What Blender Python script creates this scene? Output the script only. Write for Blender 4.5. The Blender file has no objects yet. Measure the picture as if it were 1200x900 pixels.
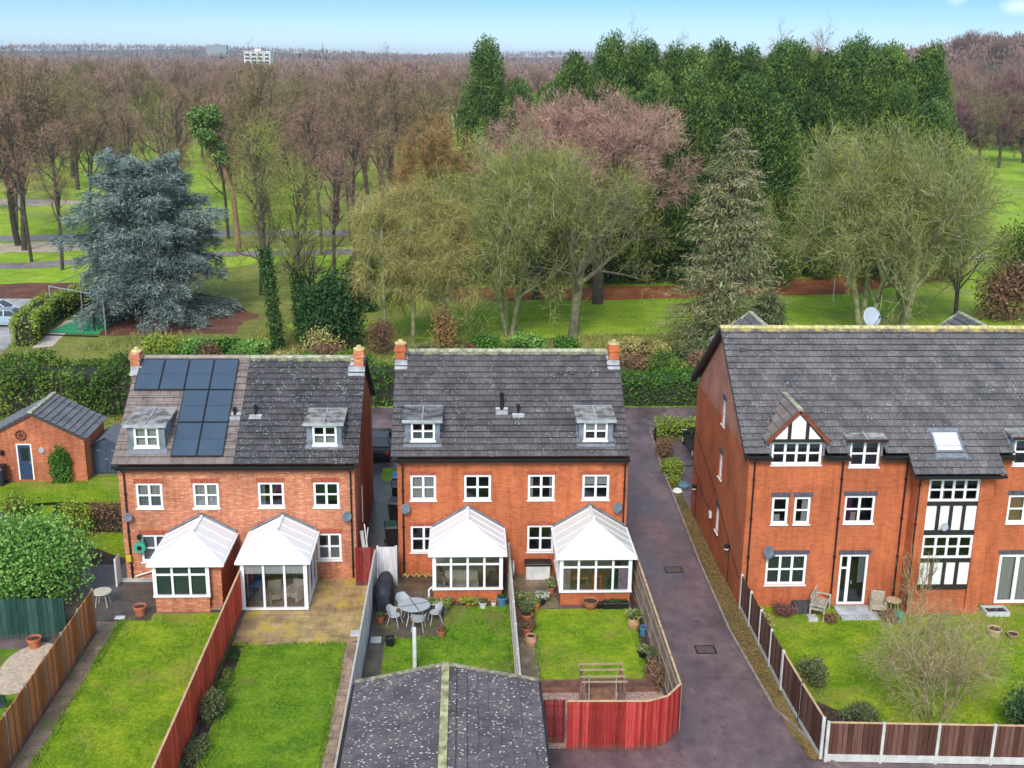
import bpy, bmesh, math, random
import numpy as np
from mathutils import Vector, Matrix

SC = bpy.context.scene
COL = SC.collection
R = math.radians

# ------------------------------------------------------------ camera
PITCH, YAW, ROLL = math.atan(382 / 1340.0), R(2.4), R(0.63)
fw = Vector((math.sin(YAW) * math.cos(PITCH), math.cos(YAW) * math.cos(PITCH), -math.sin(PITCH)))
rt0 = Vector((math.cos(YAW), -math.sin(YAW), 0)); up0 = rt0.cross(fw)
rt = rt0 * math.cos(ROLL) + up0 * math.sin(ROLL)
up = -rt0 * math.sin(ROLL) + up0 * math.cos(ROLL)
cam = bpy.data.cameras.new('camera'); cam_o = bpy.data.objects.new('camera', cam); COL.objects.link(cam_o)
cam.sensor_width = 36.0; cam.lens = 36.0 * 1340 / 1200
cam.clip_start = 0.5; cam.clip_end = 30000
m = Matrix((rt, up, -fw)).transposed().to_4x4(); m.translation = Vector((0, 0, 22.0))
cam_o.matrix_world = m
SC.camera = cam_o

# ------------------------------------------------------------ world, sun, exposure
SUN_EL, SUN_AZ = R(40), R(192)          # azimuth clockwise from +Y: behind the viewer, to the left
SUN_DIR = Vector((math.sin(SUN_AZ) * math.cos(SUN_EL), math.cos(SUN_AZ) * math.cos(SUN_EL), math.sin(SUN_EL)))
W = bpy.data.worlds.new('World'); SC.world = W; W.use_nodes = True
nt = W.node_tree; nt.nodes.clear()
o_ = nt.nodes.new('ShaderNodeOutputWorld'); bg = nt.nodes.new('ShaderNodeBackground'); bg.inputs[1].default_value = 0.15
sky = nt.nodes.new('ShaderNodeTexSky'); sky.sky_type = 'NISHITA'; sky.sun_disc = False
sky.sun_elevation = SUN_EL; sky.sun_rotation = SUN_AZ
sky.altitude = 100; sky.air_density = 1.1; sky.dust_density = 0.15; sky.ozone_density = 3.0
# thin wisps of cloud in the blue
SKY_LOW = (0.22, 0.30, 0.48, 1); SKY_MID = (0.048, 0.132, 0.30, 1)   # clear winter blue close above the horizon
tc = nt.nodes.new('ShaderNodeTexCoord'); mp = nt.nodes.new('ShaderNodeMapping'); mp.inputs['Scale'].default_value = (1.0, 1.0, 2.6)
mp.inputs['Location'].default_value = (0.31, 0.0, 0.12)
nz = nt.nodes.new('ShaderNodeTexNoise'); nz.inputs['Scale'].default_value = 9.0; nz.inputs['Detail'].default_value = 6; nz.inputs['Roughness'].default_value = 0.55
rp = nt.nodes.new('ShaderNodeValToRGB'); rp.color_ramp.elements[0].position = 0.60; rp.color_ramp.elements[1].position = 0.74
mx = nt.nodes.new('ShaderNodeMixRGB'); mx.inputs[2].default_value = (3.0, 3.2, 3.4, 1)
tint = nt.nodes.new('ShaderNodeMixRGB'); tint.blend_type = 'MULTIPLY'; tint.inputs[0].default_value = 1.0; tint.inputs[2].default_value = (1, 1, 1, 1)
L_ = nt.links.new
L_(tc.outputs['Generated'], mp.inputs[0]); L_(mp.outputs[0], nz.inputs['Vector']); L_(nz.outputs['Fac'], rp.inputs[0])
spz = nt.nodes.new('ShaderNodeSeparateXYZ'); L_(tc.outputs['Generated'], spz.inputs[0])
grd = nt.nodes.new('ShaderNodeValToRGB'); L_(spz.outputs[2], grd.inputs[0])
ge = grd.color_ramp.elements; ge[0].position = 0.0; ge[0].color = SKY_LOW; ge[1].position = 0.17; ge[1].color = (1.0, 0.83, 0.64, 1)
e2 = ge.new(0.075); e2.color = SKY_MID
L_(grd.outputs[0], tint.inputs[2])
L_(sky.outputs[0], tint.inputs[1]); L_(tint.outputs[0], mx.inputs[1]); cm_ = nt.nodes.new('ShaderNodeMath'); cm_.operation = 'MULTIPLY'; cg = nt.nodes.new('ShaderNodeMapRange'); cg.inputs['From Min'].default_value = 0.36; cg.inputs['From Max'].default_value = 0.44
L_(spz.outputs[0], cg.inputs[0]); L_(cg.outputs[0], cm_.inputs[0]); L_(rp.outputs[0], cm_.inputs[1])
def puff(cx, cy, cz, rad):
    sb_ = nt.nodes.new('ShaderNodeVectorMath'); sb_.operation = 'SUBTRACT'; sb_.inputs[1].default_value = (cx, cy, cz); L_(tc.outputs['Generated'], sb_.inputs[0])
    ml = nt.nodes.new('ShaderNodeVectorMath'); ml.operation = 'MULTIPLY'; ml.inputs[1].default_value = (1, 1, 1.9); L_(sb_.outputs[0], ml.inputs[0])
    ln = nt.nodes.new('ShaderNodeVectorMath'); ln.operation = 'LENGTH'; L_(ml.outputs[0], ln.inputs[0])
    mr_ = nt.nodes.new('ShaderNodeMapRange'); mr_.inputs['From Min'].default_value = rad; mr_.inputs['From Max'].default_value = 0.0; L_(ln.outputs['Value'], mr_.inputs[0])
    n2 = nt.nodes.new('ShaderNodeTexNoise'); n2.inputs['Scale'].default_value = 60; n2.inputs['Detail'].default_value = 5; L_(tc.outputs['Generated'], n2.inputs['Vector'])
    a2 = nt.nodes.new('ShaderNodeMath'); a2.operation = 'MULTIPLY'; L_(mr_.outputs[0], a2.inputs[0]); L_(n2.outputs['Fac'], a2.inputs[1])
    r2 = nt.nodes.new('ShaderNodeMapRange'); r2.inputs['From Min'].default_value = .12; r2.inputs['From Max'].default_value = .75; L_(a2.outputs[0], r2.inputs[0])
    return r2.outputs[0]
pa_, pb_ = puff(0.379, 0.924, 0.0495, 0.018), puff(0.4235, 0.905, 0.0425, 0.020)
mxx = nt.nodes.new('ShaderNodeMath'); mxx.operation = 'MAXIMUM'; L_(pa_, mxx.inputs[0]); L_(pb_, mxx.inputs[1]); L_(mxx.outputs[0], mx.inputs[0])
L_(mx.outputs[0], bg.inputs[0]); L_(bg.outputs[0], o_.inputs[0])

sl = bpy.data.lights.new('sun', 'SUN'); sl.energy = 1.25; sl.angle = R(20); sl.color = (1.0, 0.95, 0.88)
so = bpy.data.objects.new('sun', sl); COL.objects.link(so)
so.rotation_euler = SUN_DIR.to_track_quat('Z', 'Y').to_euler(); so.location = (-30, -30, 60)

SC.view_settings.view_transform = 'Standard'; SC.view_settings.look = 'None'
SC.view_settings.exposure = 1.52; SC.view_settings.gamma = 1.0
SC.view_settings.use_curve_mapping = False
HAZE = 0.00011
SC.cycles.volume_step_rate = 10
SC.cycles.max_bounces = 6; SC.cycles.diffuse_bounces = 3; SC.cycles.glossy_bounces = 3
SC.cycles.transparent_max_bounces = 12; SC.cycles.transmission_bounces = 4; SC.cycles.volume_bounces = 0
SC.cycles.caustics_reflective = False; SC.cycles.caustics_refractive = False

# ------------------------------------------------------------ object helpers
def tag(o, label=None, cat=None, group=None, kind=None):
    if label: o['label'] = label
    if cat: o['category'] = cat
    if group: o['group'] = group
    if kind: o['kind'] = kind
    return o

def thing(name, label, cat, loc=(0, 0, 0), rz=0.0, group=None):
    o = bpy.data.objects.new(name, None); COL.objects.link(o)
    o.empty_display_size = 0.3
    o.location = loc; o.rotation_euler = (0, 0, rz)
    return tag(o, label, cat, group)

def root_loc(o):
    while o.parent: o = o.parent
    return Vector(o.location)

def copy_tree(o, parent=None):
    c = o.copy(); COL.objects.link(c); c.parent = parent
    for ch in list(o.children):
        copy_tree(ch, c)
    return c

class MB:
    """collects geometry for ONE mesh object"""
    def __init__(s):
        s.V = []; s.L = []; s.T = []; s.n = 0; s.UV = []; s.has_uv = False
    def add(s, verts, faces, uv=None):
        verts = np.asarray(verts, float).reshape(-1, 3)
        for f in faces:
            s.L.append(np.asarray(f, np.int64) + s.n); s.T.append(len(f))
        if uv is not None:
            s.has_uv = True
            s.UV.append(np.asarray(uv, float).reshape(-1, 2))
        else:
            s.UV.append(np.zeros((sum(len(f) for f in faces), 2)))
        s.V.append(verts); s.n += len(verts)
    def addn(s, verts, k):
        """verts (N*k,3): every k consecutive verts one face"""
        verts = np.asarray(verts, float).reshape(-1, 3); N = len(verts) // k
        s.L.append(np.arange(N * k, dtype=np.int64) + s.n); s.T.extend([k] * N)
        s.UV.append(np.zeros((N * k, 2)))
        s.V.append(verts); s.n += len(verts)
    def addf(s, verts, F):
        verts = np.asarray(verts, float).reshape(-1, 3); F = np.asarray(F, np.int64)
        s.L.append((F + s.n).ravel()); s.T.extend([F.shape[1]] * len(F)); s.UV.append(np.zeros((F.size, 2)))
        s.V.append(verts); s.n += len(verts)
    def quad(s, a, b, c, d, uv=None):
        s.add([a, b, c, d], [(0, 1, 2, 3)], uv)
    def poly(s, pts, uv=None):
        s.add(pts, [tuple(range(len(pts)))], uv)
    def box(s, x0, x1, y0, y1, z0, z1):
        v = [(x0, y0, z0), (x1, y0, z0), (x1, y1, z0), (x0, y1, z0), (x0, y0, z1), (x1, y0, z1), (x1, y1, z1), (x0, y1, z1)]
        s.add(v, [(0, 3, 2, 1), (4, 5, 6, 7), (0, 1, 5, 4), (1, 2, 6, 5), (2, 3, 7, 6), (3, 0, 4, 7)])
    def bbox(s, x0, x1, y0, y1, z0, z1, b=0.02):
        """box with chamfered vertical and top edges"""
        c = [(x0 + b, y0), (x1 - b, y0), (x1, y0 + b), (x1, y1 - b), (x1 - b, y1), (x0 + b, y1), (x0, y1 - b), (x0, y0 + b)]
        cx, cy = (x0 + x1) / 2, (y0 + y1) / 2
        inner = [(px + (b if px < cx else -b) * 0.8, py + (b if py < cy else -b) * 0.8) for px, py in c]
        v = [(p[0], p[1], z0) for p in c] + [(p[0], p[1], z1 - b) for p in c] + [(p[0], p[1], z1) for p in inner]
        f = [tuple(range(7, -1, -1)), tuple(range(16, 24))]
        for k in (0, 8):
            for i in range(8):
                j = (i + 1) % 8
                f.append((k + i, k + j, k + 8 + j, k + 8 + i))
        s.add(v, f)
    def bar(s, a, b, w, h=None, upv=(0, 0, 1)):
        a = Vector(a); b = Vector(b); h = h or w
        d = (b - a).normalized(); u = Vector(upv)
        if abs(d.dot(u)) > 0.98: u = Vector((0, 1, 0))
        sd = d.cross(u).normalized() * (w / 2); u2 = sd.cross(d).normalized() * (h / 2)
        v = [a - sd - u2, a + sd - u2, a + sd + u2, a - sd + u2, b - sd - u2, b + sd - u2, b + sd + u2, b - sd + u2]
        s.add([tuple(p) for p in v], [(0, 1, 2, 3), (7, 6, 5, 4), (0, 4, 5, 1), (1, 5, 6, 2), (2, 6, 7, 3), (3, 7, 4, 0)])
    def tube(s, pts, r, k=8, cap=True):
        pts = [Vector(p) for p in pts]
        rs = r if isinstance(r, (list, tuple)) else [r] * len(pts)
        V = []; F = []
        ref = None
        for i, p in enumerate(pts):
            d = (pts[min(i + 1, len(pts) - 1)] - pts[max(i - 1, 0)])
            if d.length < 1e-9: d = Vector((0, 0, 1))
            d.normalize()
            if ref is None: ref = Vector((0, 0, 1)) if abs(d.z) < 0.9 else Vector((1, 0, 0))
            a = d.cross(ref).normalized(); b = d.cross(a).normalized()
            ref = -b if False else ref
            for j in range(k):
                t = 2 * math.pi * j / k
                V.append(tuple(p + (a * math.cos(t) + b * math.sin(t)) * rs[i]))
        for i in range(len(pts) - 1):
            for j in range(k):
                j2 = (j + 1) % k
                F.append((i * k + j, (i + 1) * k + j, (i + 1) * k + j2, i * k + j2))
        if cap:
            F.append(tuple(range(k))); F.append(tuple((len(pts) - 1) * k + j for j in range(k - 1, -1, -1)))
        s.add(V, F)
    def lathe(s, prof, cx=0, cy=0, z0=0, k=16, sx=1.0, sy=1.0):
        V = []; F = []
        for (r, z) in prof:
            for j in range(k):
                t = 2 * math.pi * j / k
                V.append((cx + r * sx * math.cos(t), cy + r * sy * math.sin(t), z0 + z))
        for i in range(len(prof) - 1):
            for j in range(k):
                j2 = (j + 1) % k
                F.append((i * k + j, i * k + j2, (i + 1) * k + j2, (i + 1) * k + j))
        F.append(tuple(range(k - 1, -1, -1))); F.append(tuple((len(prof) - 1) * k + j for j in range(k)))
        s.add(V, F)
    def build(s, name, mt, parent=None, smooth=False, base=None):
        me = bpy.data.meshes.new(name)
        V = np.concatenate(s.V) if s.V else np.zeros((0, 3))
        off = Vector((0, 0, 0))
        if parent is not None: off = root_loc(parent)
        if base is not None: off = Vector(base)
        V = V - np.array(off)
        L = np.concatenate(s.L); T = np.array(s.T, np.int64)
        me.vertices.add(len(V)); me.vertices.foreach_set('co', V.ravel())
        me.loops.add(len(L)); me.loops.foreach_set('vertex_index', L.astype(np.int32))
        st = np.concatenate([[0], np.cumsum(T)[:-1]])
        me.polygons.add(len(T)); me.polygons.foreach_set('loop_start', st.astype(np.int32))
        me.polygons.foreach_set('loop_total', T.astype(np.int32))
        me.polygons.foreach_set('use_smooth', np.full(len(T), bool(smooth)))
        me.update(calc_edges=True)
        if s.has_uv:
            uvl = me.uv_layers.new(name='uv'); uvl.data.foreach_set('uv', np.concatenate(s.UV).ravel())
        me.materials.append(mt)
        o = bpy.data.objects.new(name, me); COL.objects.link(o)
        if parent is not None: o.parent = parent
        elif base is not None: o.location = base
        return o

# ------------------------------------------------------------ materials
MATS = {}
def newmat(name):
    mt = bpy.data.materials.new(name); mt.use_nodes = True
    n = mt.node_tree; n.nodes.clear()
    out = n.nodes.new('ShaderNodeOutputMaterial'); b = n.nodes.new('ShaderNodeBsdfPrincipled')
    n.links.new(b.outputs[0], out.inputs[0])
    MATS[name] = mt
    return mt, n, b, out

def N(n, t, **kw):
    x = n.nodes.new(t)
    for k, v in kw.items():
        if k.startswith('i_'):
            x.inputs[k[2:].replace('_', ' ')].default_value = v
        else: setattr(x, k, v)
    return x

def c4(c, k=1.0): return (c[0] * k, c[1] * k, c[2] * k, 1)

def noise(n, scale, detail=4, rough=0.55, coord='Object', vec=None, stretch=None):
    t = N(n, 'ShaderNodeTexNoise', i_Scale=scale, i_Detail=detail, i_Roughness=rough)
    if vec is None:
        tc = N(n, 'ShaderNodeTexCoord'); vec = tc.outputs[coord]
    if stretch:
        mpn = N(n, 'ShaderNodeMapping'); mpn.inputs['Scale'].default_value = stretch
        n.links.new(vec, mpn.inputs[0]); vec = mpn.outputs[0]
    n.links.new(vec, t.inputs['Vector'])
    return t.outputs['Fac']

def ramp(n, fac, stops):
    r = N(n, 'ShaderNodeValToRGB')
    e = r.color_ramp.elements
    while len(e) < len(stops): e.new(0.5)
    for i, (p, c) in enumerate(stops):
        e[i].position = p; e[i].color = c4(c) if len(c) == 3 else c
    n.links.new(fac, r.inputs[0])
    return r.outputs[0]

def mix(n, fac, a, b, mode='MIX'):
    x = N(n, 'ShaderNodeMixRGB', blend_type=mode)
    for i, v in ((0, fac), (1, a), (2, b)):
        if isinstance(v, (int, float)): x.inputs[i].default_value = v
        elif isinstance(v, tuple): x.inputs[i].default_value = c4(v) if len(v) == 3 else v
        else: n.links.new(v, x.inputs[i])
    return x.outputs[0]

def bump(n, b, h, strength=0.4, dist=0.02):
    x = N(n, 'ShaderNodeBump', i_Strength=strength, i_Distance=dist)
    n.links.new(h, x.inputs['Height']); n.links.new(x.outputs[0], b.inputs['Normal'])

def plain(name, col, rough=0.7, var=0.20, scale=3.0, spec=0.4, metal=0.0, bmp=0.0, stretch=None):
    mt, n, b, out = newmat(name)
    f = noise(n, scale, 5, 0.6, stretch=stretch)
    c = ramp(n, f, [(0.36, tuple(x * (1 - var) for x in col)), (0.64, tuple(min(1, x * (1 + var)) for x in col))])
    n.links.new(c, b.inputs['Base Color'])
    b.inputs['Roughness'].default_value = rough; b.inputs['Metallic'].default_value = metal
    b.inputs['Specular IOR Level'].default_value = spec
    if bmp: bump(n, b, noise(n, scale * 5, 3), bmp, 0.02)
    return mt

def wall_vec(n):
    """brick coordinates: along the wall (x+y), height z"""
    g = N(n, 'ShaderNodeNewGeometry'); sp = N(n, 'ShaderNodeSeparateXYZ'); n.links.new(g.outputs['Position'], sp.inputs[0])
    a = N(n, 'ShaderNodeMath', operation='ADD'); n.links.new(sp.outputs[0], a.inputs[0]); n.links.new(sp.outputs[1], a.inputs[1])
    cb = N(n, 'ShaderNodeCombineXYZ'); n.links.new(a.outputs[0], cb.inputs[0]); n.links.new(sp.outputs[2], cb.inputs[1])
    return cb.outputs[0], g.outputs['Position']

def brick(name, c1, c2, mortar, odd=None, oddcut=0.63, stain=0.35):
    mt, n, b, out = newmat(name)
    v, pos = wall_vec(n)
    t = N(n, 'ShaderNodeTexBrick', i_Scale=1.0, i_Mortar_Size=0.006, i_Brick_Width=0.225, i_Row_Height=0.075, i_Bias=0.0)
    t.inputs['Color1'].default_value = c4(c1); t.inputs['Color2'].default_value = c4(c2); t.inputs['Mortar'].default_value = c4(mortar)
    n.links.new(v, t.inputs['Vector'])
    col = t.outputs['Color']
    if odd:
        # groups of paler bricks scattered in the bond
        f = noise(n, 1.0, 3, 0.7, vec=v, stretch=(2.6, 11.0, 1))
        fr = ramp(n, f, [(oddcut - 0.05, (0, 0, 0)), (oddcut, (1, 1, 1))])
        col = mix(n, mix(n, 0.75, (0, 0, 0), fr), col, odd)
    f2 = noise(n, 0.5, 5, 0.6, vec=pos)
    col = mix(n, stain, col, ramp(n, f2, [(0.36, (0.45, 0.42, 0.42)), (0.64, (1.3, 1.25, 1.2))]), 'MULTIPLY')
    f4 = noise(n, 1.0, 5, 0.7, vec=v, stretch=(3.2, .35, 1))     # run-off streaks down the wall
    col = mix(n, .55, col, ramp(n, f4, [(0.36, (0.62, 0.58, 0.56)), (0.5, (1, 1, 1)), (0.66, (1.22, 1.2, 1.2))]), 'MULTIPLY')
    n.links.new(col, b.inputs['Base Color']); b.inputs['Roughness'].default_value = 0.85
    b.inputs['Specular IOR Level'].default_value = 0.2
    bump(n, b, t.outputs['Fac'], -0.5, 0.01)
    return mt

def tiles(name, base, base2, lichen=0.5, lichcol=(0.55, 0.55, 0.5), ridge=None, mosscol=(0.42, 0.36, 0.10), tw=0.33, th=0.34, speck=14.0):
    mt, n, b, out = newmat(name)
    uv = N(n, 'ShaderNodeUVMap'); uv = uv.outputs[0]
    t = N(n, 'ShaderNodeTexBrick', i_Scale=1.0, i_Mortar_Size=0.010, i_Brick_Width=tw, i_Row_Height=th, i_Bias=0.0)
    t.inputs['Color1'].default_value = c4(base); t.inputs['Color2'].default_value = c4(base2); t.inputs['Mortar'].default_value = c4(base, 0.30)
    n.links.new(uv, t.inputs['Vector'])
    col = t.outputs['Color']
    # cloudy weathering
    col = mix(n, 0.6, col, ramp(n, noise(n, 0.9, 6, 0.65, vec=uv), [(0.36, (0.50, 0.49, 0.50)), (0.64, (1.55, 1.47, 1.40))]), 'MULTIPLY')
    # lichen dots
    wq = N(n, 'ShaderNodeTexNoise', i_Scale=speck * .9, i_Detail=3); n.links.new(uv, wq.inputs['Vector']); ws = N(n, 'ShaderNodeVectorMath', operation='MULTIPLY_ADD'); ws.inputs[1].default_value = (1.1 / speck,) * 3
    n.links.new(wq.outputs['Color'], ws.inputs[0]); n.links.new(uv, ws.inputs[2])
    vo = N(n, 'ShaderNodeTexVoronoi', i_Scale=speck); n.links.new(ws.outputs[0], vo.inputs['Vector'])
    d = ramp(n, vo.outputs['Distance'], [(0.20, (1, 1, 1)), (0.34, (0, 0, 0))])
    msk = ramp(n, noise(n, 1.3, 5, 0.75, vec=uv), [(0.62 - 0.2 * lichen, (0, 0, 0)), (0.86 - 0.25 * lichen, (1, 1, 1))])
    sel = N(n, 'ShaderNodeSeparateColor'); n.links.new(vo.outputs['Color'], sel.inputs[0])
    s2 = ramp(n, sel.outputs[0], [(0.45, (0, 0, 0)), (0.5, (1, 1, 1))])
    f = mix(n, 1.0, mix(n, 1.0, d, msk, 'MULTIPLY'), s2, 'MULTIPLY')
    col = mix(n, f, col, lichcol)
    if ridge:
        sp = N(n, 'ShaderNodeSeparateXYZ'); n.links.new(uv, sp.inputs[0])
        mr = N(n, 'ShaderNodeMapRange', i_From_Min=ridge - 1.1, i_From_Max=ridge); n.links.new(sp.outputs[1], mr.inputs[0])
        ad = N(n, 'ShaderNodeMath', operation='ADD'); n.links.new(mr.outputs[0], ad.inputs[0]); n.links.new(noise(n, 2.2, 5, 0.8, vec=uv), ad.inputs[1])
        f3 = ramp(n, ad.outputs[0], [(1.12, (0, 0, 0)), (1.34, (1, 1, 1))])
        ad.use_clamp = False
        mm = N(n, 'ShaderNodeMath', operation='MULTIPLY'); mm.inputs[1].default_value = 0.6; n.links.new(ad.outputs[0], mm.inputs[0])
        f3 = ramp(n, mm.outputs[0], [(0.72, (0, 0, 0)), (0.86, (1, 1, 1))])
        col = mix(n, f3, col, mosscol)
    n.links.new(col, b.inputs['Base Color']); b.inputs['Roughness'].default_value = 0.62
    b.inputs['Specular IOR Level'].default_value = 0.45
    bump(n, b, noise(n, 18, 4, 0.6, vec=uv), 0.5, 0.012)
    return mt

def foliage(name, stops, rough=0.8, objvar=0.0, patch=0.0, pscale=0.6):
    """leaf / twig colour: every leaf (mesh island) takes its own tone"""
    mt, n, b, out = newmat(name)
    g = N(n, 'ShaderNodeNewGeometry')
    fac = g.outputs['Random Per Island']
    if objvar:
        oi = N(n, 'ShaderNodeObjectInfo'); a = N(n, 'ShaderNodeMath', operation='MULTIPLY_ADD'); a.inputs[1].default_value = objvar
        n.links.new(oi.outputs['Random'], a.inputs[0])
        m1 = N(n, 'ShaderNodeMath', operation='MULTIPLY'); m1.inputs[1].default_value = 1 - objvar; n.links.new(fac, m1.inputs[0])
        n.links.new(m1.outputs[0], a.inputs[2]); fac = a.outputs[0]
    if patch:
        f = noise(n, pscale, 3, 0.6, vec=g.outputs['Position'])
        fr = N(n, 'ShaderNodeMapRange', i_From_Min=0.32, i_From_Max=0.68); n.links.new(f, fr.inputs[0])
        a = N(n, 'ShaderNodeMath', operation='MULTIPLY_ADD'); a.inputs[1].default_value = patch; n.links.new(fr.outputs[0], a.inputs[0])
        m1 = N(n, 'ShaderNodeMath', operation='MULTIPLY'); m1.inputs[1].default_value = 1 - patch; n.links.new(fac, m1.inputs[0])
        n.links.new(m1.outputs[0], a.inputs[2]); fac = a.outputs[0]
    n.links.new(ramp(n, fac, stops), b.inputs['Base Color'])
    b.inputs['Roughness'].default_value = rough; b.inputs['Specular IOR Level'].default_value = 0.15
    return mt

def grass_mat(name, dark, mid, light, s=1.0, worn=None, bmp=0.7):
    mt, n, b, out = newmat(name)
    g = N(n, 'ShaderNodeNewGeometry'); p = g.outputs['Position']
    a = noise(n, 0.55 * s, 5, 0.65, vec=p); c = noise(n, 4.0 * s, 5, 0.7, vec=p); d = noise(n, 30 * s, 3, 0.7, vec=p)
    col = ramp(n, a, [(0.37, dark), (0.50, mid), (0.63, light)])
    col = mix(n, 0.45, col, ramp(n, c, [(0.38, dark), (0.62, light)]))
    col = mix(n, 0.55, col, ramp(n, d, [(0.36, (0.35, 0.4, 0.35)), (0.64, (1.65, 1.55, 1.4))]), 'MULTIPLY')
    if worn:
        f = ramp(n, noise(n, 0.23 * s, 6, 0.7, vec=p), [(0.52, (0, 0, 0)), (0.64, (1, 1, 1))])
        col = mix(n, mix(n, 0.8, (0, 0, 0), f), col, worn)
    n.links.new(col, b.inputs['Base Color']); b.inputs['Roughness'].default_value = 0.9; b.inputs['Specular IOR Level'].default_value = 0.1
    bump(n, b, d, bmp, 0.05)
    return mt

def paving(name, cols, size, grout, rough=0.45, stain=None):
    mt, n, b, out = newmat(name)
    g = N(n, 'ShaderNodeNewGeometry'); p = g.outputs['Position']
    t = N(n, 'ShaderNodeTexBrick', i_Scale=1.0, i_Mortar_Size=0.012, i_Brick_Width=size[0], i_Row_Height=size[1], i_Bias=0.0)
    t.inputs['Color1'].default_value = c4(cols[0]); t.inputs['Color2'].default_value = c4(cols[1]); t.inputs['Mortar'].default_value = c4(grout)
    n.links.new(p, t.inputs['Vector'])
    col = mix(n, 0.6, t.outputs['Color'], ramp(n, noise(n, 1.1, 6, 0.7, vec=p), [(0.37, (0.4, 0.4, 0.4)), (0.63, (1.5, 1.5, 1.5))]), 'MULTIPLY')
    if stain:
        f = ramp(n, noise(n, 0.9, 5, 0.7, vec=p), [(0.52, (0, 0, 0)), (0.64, (1, 1, 1))])
        col = mix(n, f, col, stain)
    n.links.new(col, b.inputs['Base Color']); b.inputs['Roughness'].default_value = rough
    bump(n, b, t.outputs['Fac'], -0.6, 0.01)
    return mt

def tarmac_mat(name, base, wet, r0=0.25, r1=0.7):
    mt, n, b, out = newmat(name)
    g = N(n, 'ShaderNodeNewGeometry'); p = g.outputs['Position']
    a = noise(n, 0.35, 6, 0.65, vec=p, stretch=(1.6, 0.7, 1)); d = noise(n, 40, 2, 0.6, vec=p)
    col = ramp(n, a, [(0.40, wet), (0.60, base)])
    col = mix(n, 0.35, col, ramp(n, d, [(0.3, (0.5, 0.5, 0.5)), (0.7, (1.5, 1.5, 1.5))]), 'MULTIPLY')
    col = mix(n, 0.5, col, ramp(n, noise(n, 1.6, 6, 0.75, vec=p), [(0.36, (0.6, 0.58, 0.6)), (0.5, (1, 1, 1)), (0.66, (1.5, 1.42, 1.35))]), 'MULTIPLY')
    vo = N(n, 'ShaderNodeTexVoronoi', i_Scale=0.55, feature='DISTANCE_TO_EDGE'); wp = N(n, 'ShaderNodeVectorMath', operation='ADD'); n.links.new(p, wp.inputs[0])
    nn_ = N(n, 'ShaderNodeTexNoise', i_Scale=1.5, i_Detail=5); n.links.new(p, nn_.inputs['Vector']); n.links.new(nn_.outputs['Color'], wp.inputs[1]); n.links.new(wp.outputs[0], vo.inputs['Vector'])
    ck = ramp(n, vo.outputs['Distance'], [(0.0, (0.45, 0.42, 0.42)), (0.012, (1, 1, 1))]); col = mix(n, 0.7, col, ck, 'MULTIPLY')
    n.links.new(col, b.inputs['Base Color'])
    rr = ramp(n, a, [(0.35, (r0,) * 3), (0.62, (r1,) * 3)])
    n.links.new(rr, b.inputs['Roughness'])
    bump(n, b, d, 0.35, 0.01)
    return mt

def glass_mat(name, tintc=(0.02, 0.03, 0.03), fac=0.75):
    """clear pane: mostly see-through, fresnel reflection"""
    mt, n, b, out = newmat(name)
    n.nodes.remove(b)
    tr = N(n, 'ShaderNodeBsdfTransparent'); tr.inputs[0].default_value = (fac, fac, fac, 1)
    gl = N(n, 'ShaderNodeBsdfGlossy', i_Roughness=0.03); gl.inputs[0].default_value = (0.9, 0.95, 1, 1)
    fr = N(n, 'ShaderNodeFresnel', i_IOR=1.5)
    ad = N(n, 'ShaderNodeMath', operation='MULTIPLY_ADD'); ad.inputs[1].default_value = 1.3; ad.inputs[2].default_value = 0.02
    n.links.new(fr.outputs[0], ad.inputs[0])
    mxs = N(n, 'ShaderNodeMixShader'); n.links.new(ad.outputs[0], mxs.inputs[0]); n.links.new(tr.outputs[0], mxs.inputs[1]); n.links.new(gl.outputs[0], mxs.inputs[2])
    n.links.new(mxs.outputs[0], out.inputs[0])
    return mt

def boards(name, col, var=0.35, rough=0.85, dirt=(0.10, 0.085, 0.07), dz=0.35):
    mt, n, b, out = newmat(name)
    g = N(n, 'ShaderNodeNewGeometry')
    c = ramp(n, g.outputs['Random Per Island'], [(0.0, tuple(x * (1 - var) for x in col)), (0.6, col), (1.0, tuple(min(1, x * (1 + var * .9) + .015) for x in col))])
    c = mix(n, 0.7, c, ramp(n, noise(n, 3.0, 5, 0.7, vec=g.outputs['Position'], stretch=(5, 5, .45)), [(0.36, (0.62, 0.6, 0.6)), (0.64, (1.3, 1.3, 1.3))]), 'MULTIPLY')
    sp = N(n, 'ShaderNodeSeparateXYZ'); n.links.new(g.outputs['Position'], sp.inputs[0])
    a = N(n, 'ShaderNodeMath', operation='MULTIPLY_ADD'); a.inputs[1].default_value = .5; n.links.new(noise(n, 2.5, 5, .7, vec=g.outputs['Position']), a.inputs[0]); n.links.new(sp.outputs[2], a.inputs[2])
    c = mix(n, ramp(n, a.outputs[0], [(dz - .02, (.6, .6, .6)), (dz + .18, (0, 0, 0))]), c, dirt)   # splashed soil and algae near the ground
    n.links.new(c, b.inputs['Base Color']); b.inputs['Roughness'].default_value = rough; b.inputs['Specular IOR Level'].default_value = .15
    bump(n, b, noise(n, 10, 3, .6, vec=g.outputs['Position'], stretch=(6, 6, .5)), .4, .01)
    return mt
BR_MID = brick('brick_orange', (0.56, 0.150, 0.048), (0.42, 0.098, 0.036), (0.40, 0.19, 0.12), odd=(0.30, 0.07, 0.035), oddcut=0.66)
BR_LEFT = brick('brick_mixed', (0.56, 0.190, 0.090), (0.42, 0.120, 0.06), (0.46, 0.30, 0.22), odd=(0.66, 0.36, 0.21), oddcut=0.60)
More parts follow.
